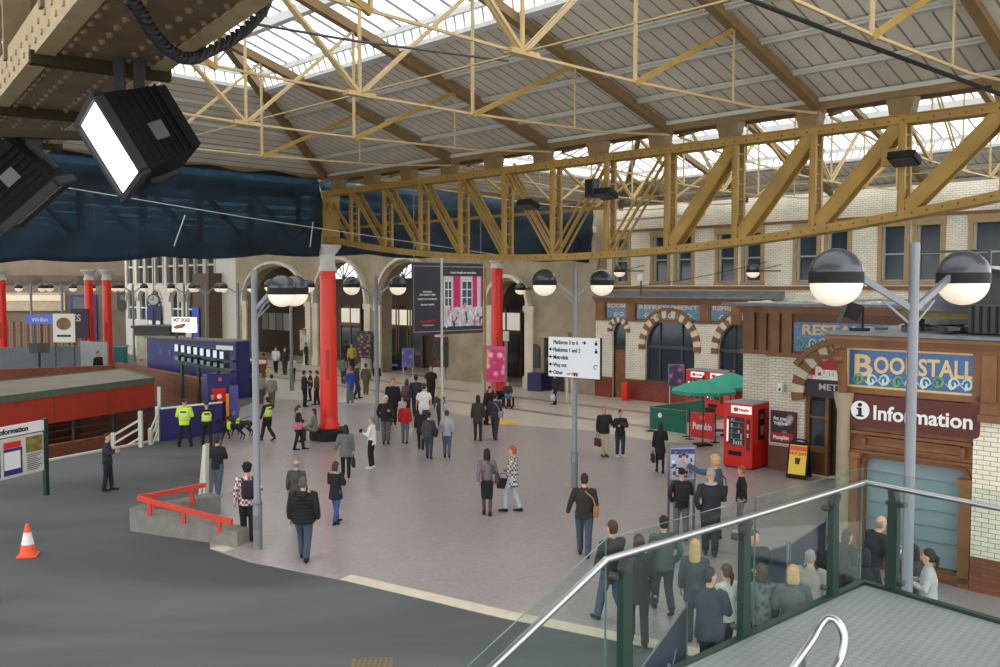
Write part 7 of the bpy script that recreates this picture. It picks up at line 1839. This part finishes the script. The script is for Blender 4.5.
def bag(P, kind, label, col, side=1, cat='bag'):
    mt = P['m']; k = P['k']; up = P['up']; b = P['b']
    if kind == 'backpack':
        T = thing('backpack', label, 'backpack', mt @ (up(1.2)+V3((0, -.155-b, 0))), P['rz'])
        mb = MB(); mb.box((0, -.07, 0), (.3, .17, .42), bev=.06); mb.obj('pack', cloth(col), T, smooth=True)
        mb = MB(); mb.box((0, -.17, -.06), (.22, .06, .22), bev=.025); mb.obj('pocket', cloth(col), T, smooth=True)
        for s_ in (-1, 1):
            mb = MB(); mb.tube([(s_*.1, 0, .16), (s_*.12, .05, .235), (s_*.125, .16, .235), (s_*.13, .3+2*b, .1), (s_*.14, .3+2*b, -.08), (s_*.17, .12, -.15)], [(.022, .008)]*6, 6); mb.obj('strap', cloth(col), T)
    elif kind == 'shoulder':
        c = up(.98)+V3((side*(.23+b), -.03, 0)); T = thing('shoulder_bag', label, 'bag', mt @ c, P['rz'])
        mb = MB(); mb.box((0, 0, 0), (.11, .32, .25), bev=.04); mb.obj('bag_body', cloth(col), T, smooth=True)
        mb = MB(); mb.box((side*.055, 0, .05), (.02, .3, .14), bev=.01); mb.obj('flap', cloth(col), T)
        s_ = up(1.47)-c+V3((-side*.04, -.02, 0)); mb = MB(); mb.tube([(0, .12, .1), (-side*.05, .12, .28), s_+V3((-side*.02, .06, -.02)), s_+V3((0, -.04, -.02)), (-side*.06, -.14-b, .3), (0, -.13, .1)], [(.016, .007)]*6, 6); mb.obj('strap', cloth(col), T)
    elif kind == 'hand':
        s, e, w, sx = P['arms'][0 if side < 0 else 1]; c = w+V3((0, 0, -.33)); T = thing('handbag', label, 'bag', mt @ c, P['rz'])
        mb = MB(); mb.box((0, 0, 0), (.1, .36, .27), bev=.03); mb.obj('bag_body', cloth(col), T, smooth=True)
        mb = MB(); mb.tube([(0, .12, .12), (0, .07, .25), (0, -.07, .25), (0, -.12, .12)], .01, 6); mb.obj('handle', cloth(col), T)
    elif kind == 'carrier':
        s, e, w, sx = P['arms'][0 if side < 0 else 1]; c = w+V3((0, 0, -.36)); T = thing('carrier_bag', label, 'bag', mt @ c, P['rz'])
        mb = MB(); mb.tube([(0, 0, -.18), (0, 0, 0), (0, 0, .16)], [(.07, .12), (.09, .16), (.04, .1)], 10); mb.obj('bag_body', cloth(col), T, smooth='all')
        mb = MB(); mb.tube([(0, .06, .14), (0, .02, .28), (0, -.06, .14)], .01, 5); mb.obj('handle', cloth(col), T)
    elif kind in ('phone', 'paper', 'camera', 'cup'):
        (s, e, w, sx) = P['arms'][0 if side < 0 else 1]; d = (w-e).normalized(); c = w+d*.1+V3((-sx*.01, .02, .03))
        nm = {'phone': 'mobile_phone', 'paper': 'leaflet', 'camera': 'camera', 'cup': 'cup'}[kind]; T = thing(nm, label, cat, mt @ c, P['rz'])
        dims = {'phone': (.05, .015, .11), 'paper': (.2, .02, .26), 'camera': (.14, .09, .1), 'cup': (.08, .08, .12)}[kind]
        mb = MB(); mb.box((0, 0, 0), dims, rx=-.6 if kind != 'camera' else 0, bev=.004); mb.obj('body', cloth(col), T)
        mb = MB(); mb.box((0, -dims[1]*.6, dims[2]*.1), (dims[0]*.8, .004, dims[2]*.7), rx=-.6 if kind != 'camera' else 0); mb.obj('screen' if kind == 'phone' else 'print' if kind == 'paper' else 'lens' if kind == 'camera' else 'lid', cloth((150, 160, 170)), T)
JN = (62, 78, 112); DJ = (48, 58, 80); BK = (26, 26, 29)
# --- left foreground
P = person(108, 491, 434, 75, 'man in a dark navy jacket looking down at his phone on the dark asphalt', (36, 44, 62), (26, 28, 36), 'brown', 'short', al='phone', ar='phone', stride=.18, look=15)
bag(P, 'phone', 'mobile phone held by the man in navy on the asphalt', (60, 60, 66), 1, 'phone')
person(185, 447, 400, -5, 'police officer in a bright yellow jacket standing with back turned by the blue hoarding', (205, 240, 60), BK, 'black', 'cap', spread=.13, al='hold', ar='hold', bulk=.015, extra=('police', ('vest', 1)))
person(207, 446, 403, -25, 'police officer in black with a yellow vest, right of the two by the blue hoarding', (26, 28, 32), BK, 'black', 'cap', spread=.06, stride=.25, al='hold', ar='hold', extra=('police', ('vest', 1)))
person(213, 432, 394, 150, 'dark-haired person at the red telephone panel, mostly behind the police officer', (40, 44, 56), BK, 'dark', 'short')
person(218, 497, 437, 15, 'man in a black jacket, blue jeans and white trainers behind the low concrete wall', (28, 29, 33), (74, 92, 122), 'dark', 'short', shoes=(215, 215, 215), stride=.22, al='hold', ar='hold')
P = person(248, 541, 464, -20, 'curly-haired man in a red and white checked shirt beside the lamp post', (150, 70, 80), (24, 26, 36), 'black', 'curly', tpat=('check', (214, 206, 206), 15), al='down', ar='pocket', stride=.12)
bag(P, 'backpack', 'dark backpack worn by the man in the checked shirt', (40, 36, 44))
person(304, 561, 480, 0, 'man in a puffy black hooded jacket and jeans walking away in the foreground', (22, 27, 26), (56, 72, 104), (84, 80, 76), 'short', bulk=.045, stride=.35, al='down', ar='down', extra=('puffer',), H=1.78)
P = person(297, 523, 461, 5, 'balding man in a long dark grey coat just behind the puffy jacket', (70, 72, 68), (60, 66, 80), 'grey', 'bald', hem='coat', shoes=(220, 220, 215), stride=.2)
P = person(336, 524, 464, 25, 'woman in a black parka with a pale fur collar and blue jeans', (26, 28, 30), (60, 84, 140), 'brown', 'bob', hem='coat', sex='f', stride=.3, al='phone', ar='phone', extra=('furhood',), bulk=.015)
P = person(346, 478, 426, -15, 'woman in a mid grey coat swinging her left arm near the red column', (104, 106, 108), (24, 25, 28), 'dark', 'bob', hem='coat', sex='f', al='out', ar='bag', stride=.25, bulk=.02)
bag(P, 'hand', 'dark olive handbag hanging from the grey-coated woman', (44, 48, 38), 1)
P = person(372, 469, 417, -80, 'woman in a white jacket and black trousers facing left', (226, 226, 226), (22, 22, 26), 'grey', 'short', sex='f', al='phone', ar='phone', shoes=(225, 225, 225), spread=.02)
bag(P, 'camera', 'small dark bag held by the woman in the white jacket', (34, 32, 34), -1, 'bag')
person(268, 441, 397, -60, 'police dog handler in black with a yellow vest walking with a lead', (24, 26, 28), (22, 24, 28), 'black', 'short', stride=.5, al='out', ar='fwd', extra=(('vest', 1),))
P = person(299, 450, 406, 80, 'woman in a black coat with a pink bag standing before the seated one', (26, 25, 28), (28, 27, 30), 'brown', 'tied', hem='coat', sex='f', stride=.3, al='hold', ar='hold')
bag(P, 'shoulder', 'pink shoulder bag on the woman in the black coat', (206, 110, 150), 1)
P0 = G(314, 449); person(314, 447, 412, -85, 'woman in a pale grey coat sitting on the black plinth of the near red column', (120, 122, 116), (70, 70, 66), 'brown', 'bob', seated=.38, sex='f', al='lap', ar='lap', yy=33.15, hem='coat', H=1.6)
person(234, 430, 394, -10, 'woman in a brown patterned top and black leggings beside the police dog', (96, 84, 78), (30, 28, 32), 'ginger', 'bob', sex='f', tpat=('blob', (150, 136, 126), 16), stride=.3, al='hold', ar='down', shoes=(220, 220, 220), hem='coat')
person(261, 404, 376, 5, 'person in a pale sage jacket left of a pair near the black litter bin', (138, 148, 132), (80, 84, 84), 'grey', 'short')
person(272, 408, 375, -10, 'man in a grey green jacket right of a pair near the black litter bin', (128, 134, 122), (90, 88, 84), 'dark', 'short', stride=.2)
P = person(264, 377, 354, 20, 'person in a bright red top at the far left of the background walkers', (170, 46, 40), (70, 70, 80), 'dark', 'short')
bag(P, 'carrier', 'yellow carrier bag held beside the person in the red top', (210, 214, 80), 1)
person(276, 373, 347, 178, 'person in a white hooded top walking towards the camera far away', (226, 226, 226), (34, 34, 40), 'dark', 'short', stride=.3, al='fwd', ar='back')
person(285, 375, 348, 175, 'person in dark clothes right of the white hooded top', (52, 50, 54), (60, 56, 60), 'ginger', 'short', stride=.2)
person(293, 383, 356, 180, 'woman in black with a pink scarf and open white jacket', (200, 196, 196), (28, 28, 32), 'brown', 'bob', sex='f', extra=('scarf',), hem='waist', stride=.2, al='down', ar='down')
person(304.5, 407, 371, 60, 'man in a dark jacket, leftmost of three left of the near red column', (32, 33, 38), BK, 'dark', 'short', al='phone', ar='phone')
person(310.5, 401, 371, 250, 'dark-dressed person in the middle of the three left of the near red column', (38, 38, 42), BK, 'black', 'short')
person(317, 405, 371, 270, 'person in a brown jacket, closest to the near red column', (110, 74, 58), (40, 34, 34), 'brown', 'short', stride=.15)
person(331.5, 408, 372, 80, 'person in maroon half hidden by the near red column', (84, 34, 34), (40, 40, 48), 'dark', 'short') if False else None
person(343.5, 384, 357, 10, 'person in a grey striped jumper beyond the near red column', (130, 134, 130), (60, 64, 70), 'dark', 'short', tpat=('wz', (70, 76, 76), 9))
P = person(350.5, 406, 367, -60, 'man in a bright blue jacket and grey jeans facing left', (44, 82, 160), (104, 116, 128), 'ginger', 'short', al='phone', ar='down', shoes=(200, 200, 205), stride=.15)
person(356.5, 399, 360, 60, 'person in dark clothes directly behind the bright blue jacket', (44, 46, 56), (50, 54, 62), 'dark', 'short', stride=.35)
person(366, 395, 364, 0, 'man in an olive brown coat and trousers standing with back turned', (92, 84, 68), (96, 88, 70), 'brown', 'short', hem='coat')
P = person(377, 390, 364, 20, 'person in a long black coat right of the olive brown coat', (30, 30, 34), (30, 30, 34), 'dark', 'short', hem='coat')
person(346, 366, 341, 10, 'distant person in black by the middle arch', (40, 40, 44), (44, 44, 50), 'dark', 'short')
person(352, 372, 341, 160, 'distant person with a yellow top by the middle arch', (190, 170, 60), (44, 44, 50), 'dark', 'short')
person(306, 365, 343, 100, 'distant person between the first arch and the face poster', (60, 60, 66), (44, 44, 50), 'brown', 'short')
# centre crowd
P = person(386, 444, 396, 172, 'white-haired man in a black jacket and grey trousers facing the camera', (27, 27, 30), (92, 92, 92), 'white', 'short', al='phone', ar='pocket', bulk=.01)
person(393, 425, 379, 170, 'man in a loose black coat behind the white-haired man', (26, 26, 28), BK, 'ginger', 'short', hem='coat', bulk=.015)
P = person(405, 443, 402, 175, 'short-haired woman in a bright red jacket and jeans facing the camera', (176, 30, 38), (100, 108, 122), 'grey', 'short', sex='f', stride=.15, bulk=.015)
bag(P, 'carrier', 'cream carrier bag beside the woman in the red jacket', (206, 196, 172), -1)
P = person(407, 417, 380, 5, 'woman in a pink and purple jacket wearing a backpack', (150, 84, 106), (50, 46, 60), 'brown', 'bob', sex='f', tpat=('blob', (70, 56, 76), 14))
bag(P, 'backpack', 'plum backpack on the woman in the pink jacket', (96, 70, 78))
person(416, 417, 376, -10, 'man in a dark navy jacket left of the white T-shirt', (44, 50, 66), (40, 42, 52), 'black', 'short', al='hold', ar='down')
person(424, 432, 384, -5, 'man in a white T-shirt with a dark print on the back', (230, 230, 232), (60, 76, 110), 'brown', 'short', al='down', ar='down', sleeve='short', bulk=.015)
mb = MB()
person(431, 405, 364, 165, 'broad man in a black short-sleeved shirt facing the camera', (22, 22, 25), (26, 26, 30), 'brown', 'short', bulk=.03, sleeve='short')
P = person(440, 427, 391, 10, 'woman in a dark grey top walking beside the white T-shirt', (74, 76, 78), (60, 68, 84), 'blond', 'long', sex='f', al='back', ar='down', stride=.2)
bag(P, 'shoulder', 'white shoulder bag on the woman in the dark grey top', (200, 200, 204), 1)
person(421, 450, 408, 0, 'white-haired person in loose black clothes walking away', (26, 26, 30), (28, 28, 32), 'white', 'short', hem='coat', sex='f', stride=.2)
P = person(429, 459, 413, 5, 'woman in a charcoal jacket and jeans with dark hair walking away', (66, 68, 70), (54, 64, 88), 'black', 'short', sex='f', stride=.15)
bag(P, 'shoulder', 'dark shoulder bag on the woman in charcoal', (40, 36, 36), 1)
person(447, 458, 411, 0, 'woman in a light grey cardigan and blue jeans walking away', (158, 162, 166), (70, 90, 118), 'brown', 'short', sex='f', stride=.1, al='hold', ar='down')
P = person(478, 441, 396, -10, 'woman in a dark olive coat and dark trousers before the further red column', (58, 56, 52), (44, 46, 56), 'dark', 'bob', sex='f', hem='coat', stride=.25)
P = person(495, 440, 394, 20, 'man in a dark slate jacket and jeans before the further red column', (50, 56, 62), (48, 54, 72), 'black', 'short', stride=.3)
bag(P, 'shoulder', 'pale grey shoulder bag on the man in the slate jacket', (150, 150, 154), 1)
P = person(486, 425, 386, 130, 'person in black bending behind the couple before the further red column', (24, 24, 27), BK, 'black', 'short', lean=18)
person(507.5, 414, 381, 172, 'person in a blue skirt and dark top seated by the further red column', (62, 52, 56), (70, 104, 150), 'brown', 'short', seated=.45, skirt='knee', sex='f', al='lap', ar='lap', yy=42.6, H=1.6)
mb = MB(); p = S(508, 400, 43.0); mb.box((p.x, p.y+.05, .21), (.6, .5, .42), bev=.03); tag(mb.obj('suitcase', cloth((50, 44, 46))), 'dark suitcase used as a seat beside the further red column', 'suitcase')
P = person(555, 405, 374, -60, 'man in dark navy clothes with a white bag in front of the plain stone door', (38, 42, 60), (36, 40, 56), 'brown', 'short', al='bag', ar='pocket')
bag(P, 'carrier', 'white carrier bag held by the man in navy by the stone door', (196, 196, 210), -1)
# right of centre
P = person(604, 457, 407, 160, 'older man in a dark jacket and beige trousers carrying a briefcase', (32, 34, 40), (196, 188, 160), 'grey', 'short', al='hold', ar='bag', bulk=.015, shoes=(90, 60, 44), skin=mat('skin_red', s2l(204, 140, 120), .6))
bag(P, 'hand', 'maroon briefcase carried by the man in beige trousers', (84, 34, 36), 1)
P = person(620, 457, 411, 175, 'youth in a black jacket and navy trousers holding a camera bag', (28, 28, 32), (40, 46, 64), 'dark', 'short', al='phone', ar='phone', shoes=(220, 222, 224), spread=.03)
bag(P, 'camera', 'dark camera held by the youth in the black jacket', (58, 56, 52), -1, 'camera')
P = person(660, 473, 423, 0, 'woman in black with long dark hair and black tights walking away', (26, 25, 28), (24, 22, 26), 'dark', 'long', sex='f', skirt='knee', legs=(26, 24, 28), hem='coat', stride=.25, al='down', ar='phone')
bag(P, 'hand', 'dark brown handbag on the arm of the woman in black', (50, 40, 38), -1)
P = person(487, 516, 450, 0, 'woman in a grey and red jacket and black skirt walking away', (126, 40, 50), (22, 22, 26), 'black', 'bob', sex='f', skirt='knee', legs=(90, 66, 76), tpat=('blob', (104, 100, 106), 7), stride=.15, hem='waist', al='back', ar='hold')
bag(P, 'shoulder', 'small grey shoulder bag on the woman in the black skirt', (66, 64, 72), 1)
P = person(513, 512, 446, -70, 'ginger woman in a black and white dogtooth coat facing left', (206, 204, 198), (170, 182, 194), 'ginger', 'short', sex='f', hem='coat', tpat=('check', (60, 60, 62), 17), stride=.35, al='hold', ar='hold')
bag(P, 'hand', 'black handbag held out by the woman in the dogtooth coat', (28, 28, 32), -1)
P = person(584, 557, 475, 5, 'man in a dark leather jacket and jeans with a tan satchel', (40, 38, 36), (58, 74, 100), 'dark', 'short', al='out', ar='down', stride=.3)
bag(P, 'shoulder', 'tan satchel on the man in the dark leather jacket', (150, 112, 60), 1)
P = person(612, 625, 517, -30, 'man in a dark brown jacket and blue jeans striding behind the stair glass', (40, 34, 32), (64, 84, 122), 'brown', 'short', stride=.6, al='out', ar='fwd', H=1.8)
P = person(640, 640, 535, 0, 'person in black with brown hair partly behind the left green post', (30, 34, 34), (32, 34, 36), 'brown', 'bob', stride=.35, sex='f', hem='coat', yy=14.2)
bag(P, 'shoulder', 'black shoulder bag beside the left green post', (30, 30, 32), 1)
person(663, 614, 516, -5, 'man in a grey green jacket and dark trousers behind the glass', (76, 92, 88), (42, 50, 56), 'black', 'short', stride=.55, al='down', ar='pocket')
P = person(681, 541, 470, 5, 'man in a black beanie and jacket with grey jeans facing the map board', (36, 37, 42), (98, 104, 112), (26, 26, 28), 'beanie', al='pocket', ar='phone', spread=.04)
bag(P, 'backpack', 'black backpack worn in front of the map board', (30, 30, 36))
P = person(710, 557, 470, 5, 'person in a grey beanie and black jacket with a pale hood', (38, 40, 46), (36, 38, 46), (150, 150, 152), 'beanie', al='pocket', ar='hold', extra=('hood',), stride=.15)
P = person(714, 540, 452, -50, 'curly blonde woman in a denim jacket pointing at the map board', (54, 78, 112), (44, 54, 80), 'blond', 'curly', sex='f', al='point', ar='down', stride=.15)
bag(P, 'shoulder', 'black bag on the shoulder of the pointing woman', (34, 34, 38), 1)
person(741, 533, 467, -75, 'man in a black leather jacket and grey trousers right of the map group', (32, 33, 37), (110, 114, 118), 'ginger', 'short', al='pocket', ar='pocket', shoes=(210, 212, 214))
# queue behind the landing
P = person(697, 0, 541, 20, 'woman with long blonde hair in a slate coat queuing below the glass', (62, 68, 76), (50, 54, 62), 'blond', 'long', sex='f', yy=14.3, hem='coat')
P = person(712, 0, 570, 40, 'man in a navy waterproof looking at his phone below the glass', (40, 48, 70), (36, 40, 54), 'dark', 'short', yy=12.75, hem='coat', al='phone', ar='phone', bulk=.03, look=30, stride=0)
bag(P, 'phone', 'mobile phone held by the man in the navy waterproof', (190, 196, 200), 1, 'phone')
person(729, 0, 566, -30, 'woman in a pale cream jacket queuing beside the navy waterproof', (186, 188, 180), (46, 46, 56), 'brown', 'tied', sex='f', yy=13.3, al='phone', ar='hold')
person(757, 0, 532, 175, 'man in a black jacket facing the camera beside the second green post', (34, 38, 44), (34, 36, 40), 'brown', 'short', yy=14.9, al='hold', ar='hold', skin=mat('skin_pink', s2l(206, 150, 128), .6))
person(764, 0, 566, 0, 'dark-haired person in a black and grey patterned top in the queue', (48, 52, 56), (40, 42, 46), 'brown', 'bob', sex='f', yy=13.1, tpat=('blob', (90, 96, 98), 12), bulk=.015)
person(796, 0, 567, 10, 'blonde person in a dark grey jacket in the middle of the queue', (84, 88, 90), (60, 62, 66), 'blond', 'bob', sex='f', yy=12.9, al='hold', ar='hold', bulk=.02)
person(813, 0, 552, 30, 'person in a pale grey jacket holding a blue bag in the queue', (150, 148, 140), (60, 62, 70), 'grey', 'short', yy=13.9, al='hold', ar='bag', bulk=.02)
P = person(834, 0, 536, 30, 'large person in a black coat behind the third green post', (30, 31, 35), (30, 30, 34), 'brown', 'short', yy=14.8, hem='coat', bulk=.04)
person(850, 0, 531, 70, 'person in black with brown hair near the stone column', (28, 28, 32), (30, 30, 34), 'brown', 'bob', yy=15.3, sex='f', tpat=None)
P = person(874, 0, 525, 80, 'balding man in a dark suit bending to read a paper', (34, 38, 46), (34, 36, 44), 'grey', 'bald', yy=15.4, lean=14, al='hold', ar='hold', H=1.78, bulk=.02)
bag(P, 'paper', 'white paper held by the balding man in the dark suit', (226, 226, 226), 1, 'paper')
person(868, 0, 550, 10, 'person with black hair in black below the balding man', (30, 30, 34), (30, 30, 34), 'black', 'bob', sex='f', yy=13.7)
person(917, 0, 546, -20, 'dark-haired woman in dark clothes behind the near lamp post', (60, 58, 66), (40, 40, 46), 'dark', 'bob', sex='f', yy=14.3)
P = person(933, 0, 551, -65, 'dark-haired woman in a pale grey jumper looking at her phone', (172, 172, 172), (60, 60, 66), 'dark', 'tied', sex='f', yy=13.8, al='phone', ar='phone')
bag(P, 'phone', 'mobile phone held by the woman in the pale grey jumper', (40, 40, 44), -1, 'phone')
bag(P, 'carrier', 'blue carrier bag', (60, 80, 170), -1) if False else None
# far figures at left
person(99, 366, 345, 120, 'distant figure in black by the red columns and the hoarding', (24, 26, 30), (24, 26, 30), 'black', 'short', yy=53)
person(242, 368, 345, 20, 'distant person in dark clothes behind the brown counter', (50, 70, 54), (40, 40, 46), 'dark', 'short', yy=52)
person(420, 366, 352, 170, 'distant dark figure in the shade of the right arch', (40, 38, 40), (40, 40, 44), 'dark', 'short', yy=63) if False else None
# police dog
def dog(px, py, rz, label, coat=(26, 24, 24)):
    p = G(px, py); T = None; mb = MB(); k = 1.0
    mb.tube([(-.34, 0, .5), (-.2, 0, .52), (0, 0, .5), (.2, 0, .5), (.32, 0, .54), (.44, 0, .62), (.52, 0, .68)], [(.09, .1), (.11, .11), (.1, .1), (.12, .14), (.11, .13), (.075, .085), (.07, .07)], 10)
    mb.tube([(.5, 0, .7), (.58, 0, .72), (.68, 0, .67), (.74, 0, .65)], [.07, .065, .04, .028], 8)
    for s_ in (-1, 1):
        mb.tube([(.53, s_*.045, .75), (.51, s_*.05, .85)], [.028, .006], 6)
        f = .08*s_; mb.tube([(.3, s_*.08, .5), (.28+f*.4, s_*.08, .3), (.3+f, s_*.08, .16), (.3+f*1.3, s_*.08, .05), (.35+f*1.3, s_*.08, .025)], [.06, .04, .028, .024, .028], 7)
        mb.tube([(-.3, s_*.08, .48), (-.24-f*.4, s_*.085, .34), (-.36-f, s_*.08, .2), (-.33-f, s_*.08, .06), (-.28-f, s_*.08, .025)], [.085, .055, .03, .024, .028], 7)
    mb.tube([(-.38, 0, .52), (-.5, 0, .44), (-.58, 0, .34), (-.62, 0, .3)], [.035, .035, .03, .01], 7)
    me = remesh(mb, .016, 1); me.materials.clear(); me.materials.append(cloth(coat)); me.polygons.foreach_set('use_smooth', [True]*len(me.polygons))
    o = bpy.data.objects.new('dog', me); COL.objects.link(o); o.location = (p.x, p.y, .012); o.rotation_euler[2] = rz; tag(o, label, 'dog')
    mb = MB(); mb.tube([(.1, 0, .52), (.22, 0, .51)], [(.135, .155)]*2, 14); mb.tube([(.12, .0, .66), (.2, 0, .67)], .03, 8); mb.obj('harness', mat('hivis', s2l(206, 240, 60), .7), o, smooth='all')
    return p
pd = dog(234, 440, R(178), 'black police dog in a yellow harness, nearer of the two on the lead'); dog(243, 436.5, R(172), 'dark brown dog just behind the police dog in yellow harness', (58, 44, 34))
h = G(268, 441)+Vector((-.5, -.1, .98)); wire([(pd.x+.0, pd.y, .68), (h.x, h.y, h.z)], .012, M['black'], 'taut dog lead from the yellow harness to the dog handler', 'dog_lead', 'lead')
print('people', NP[0])
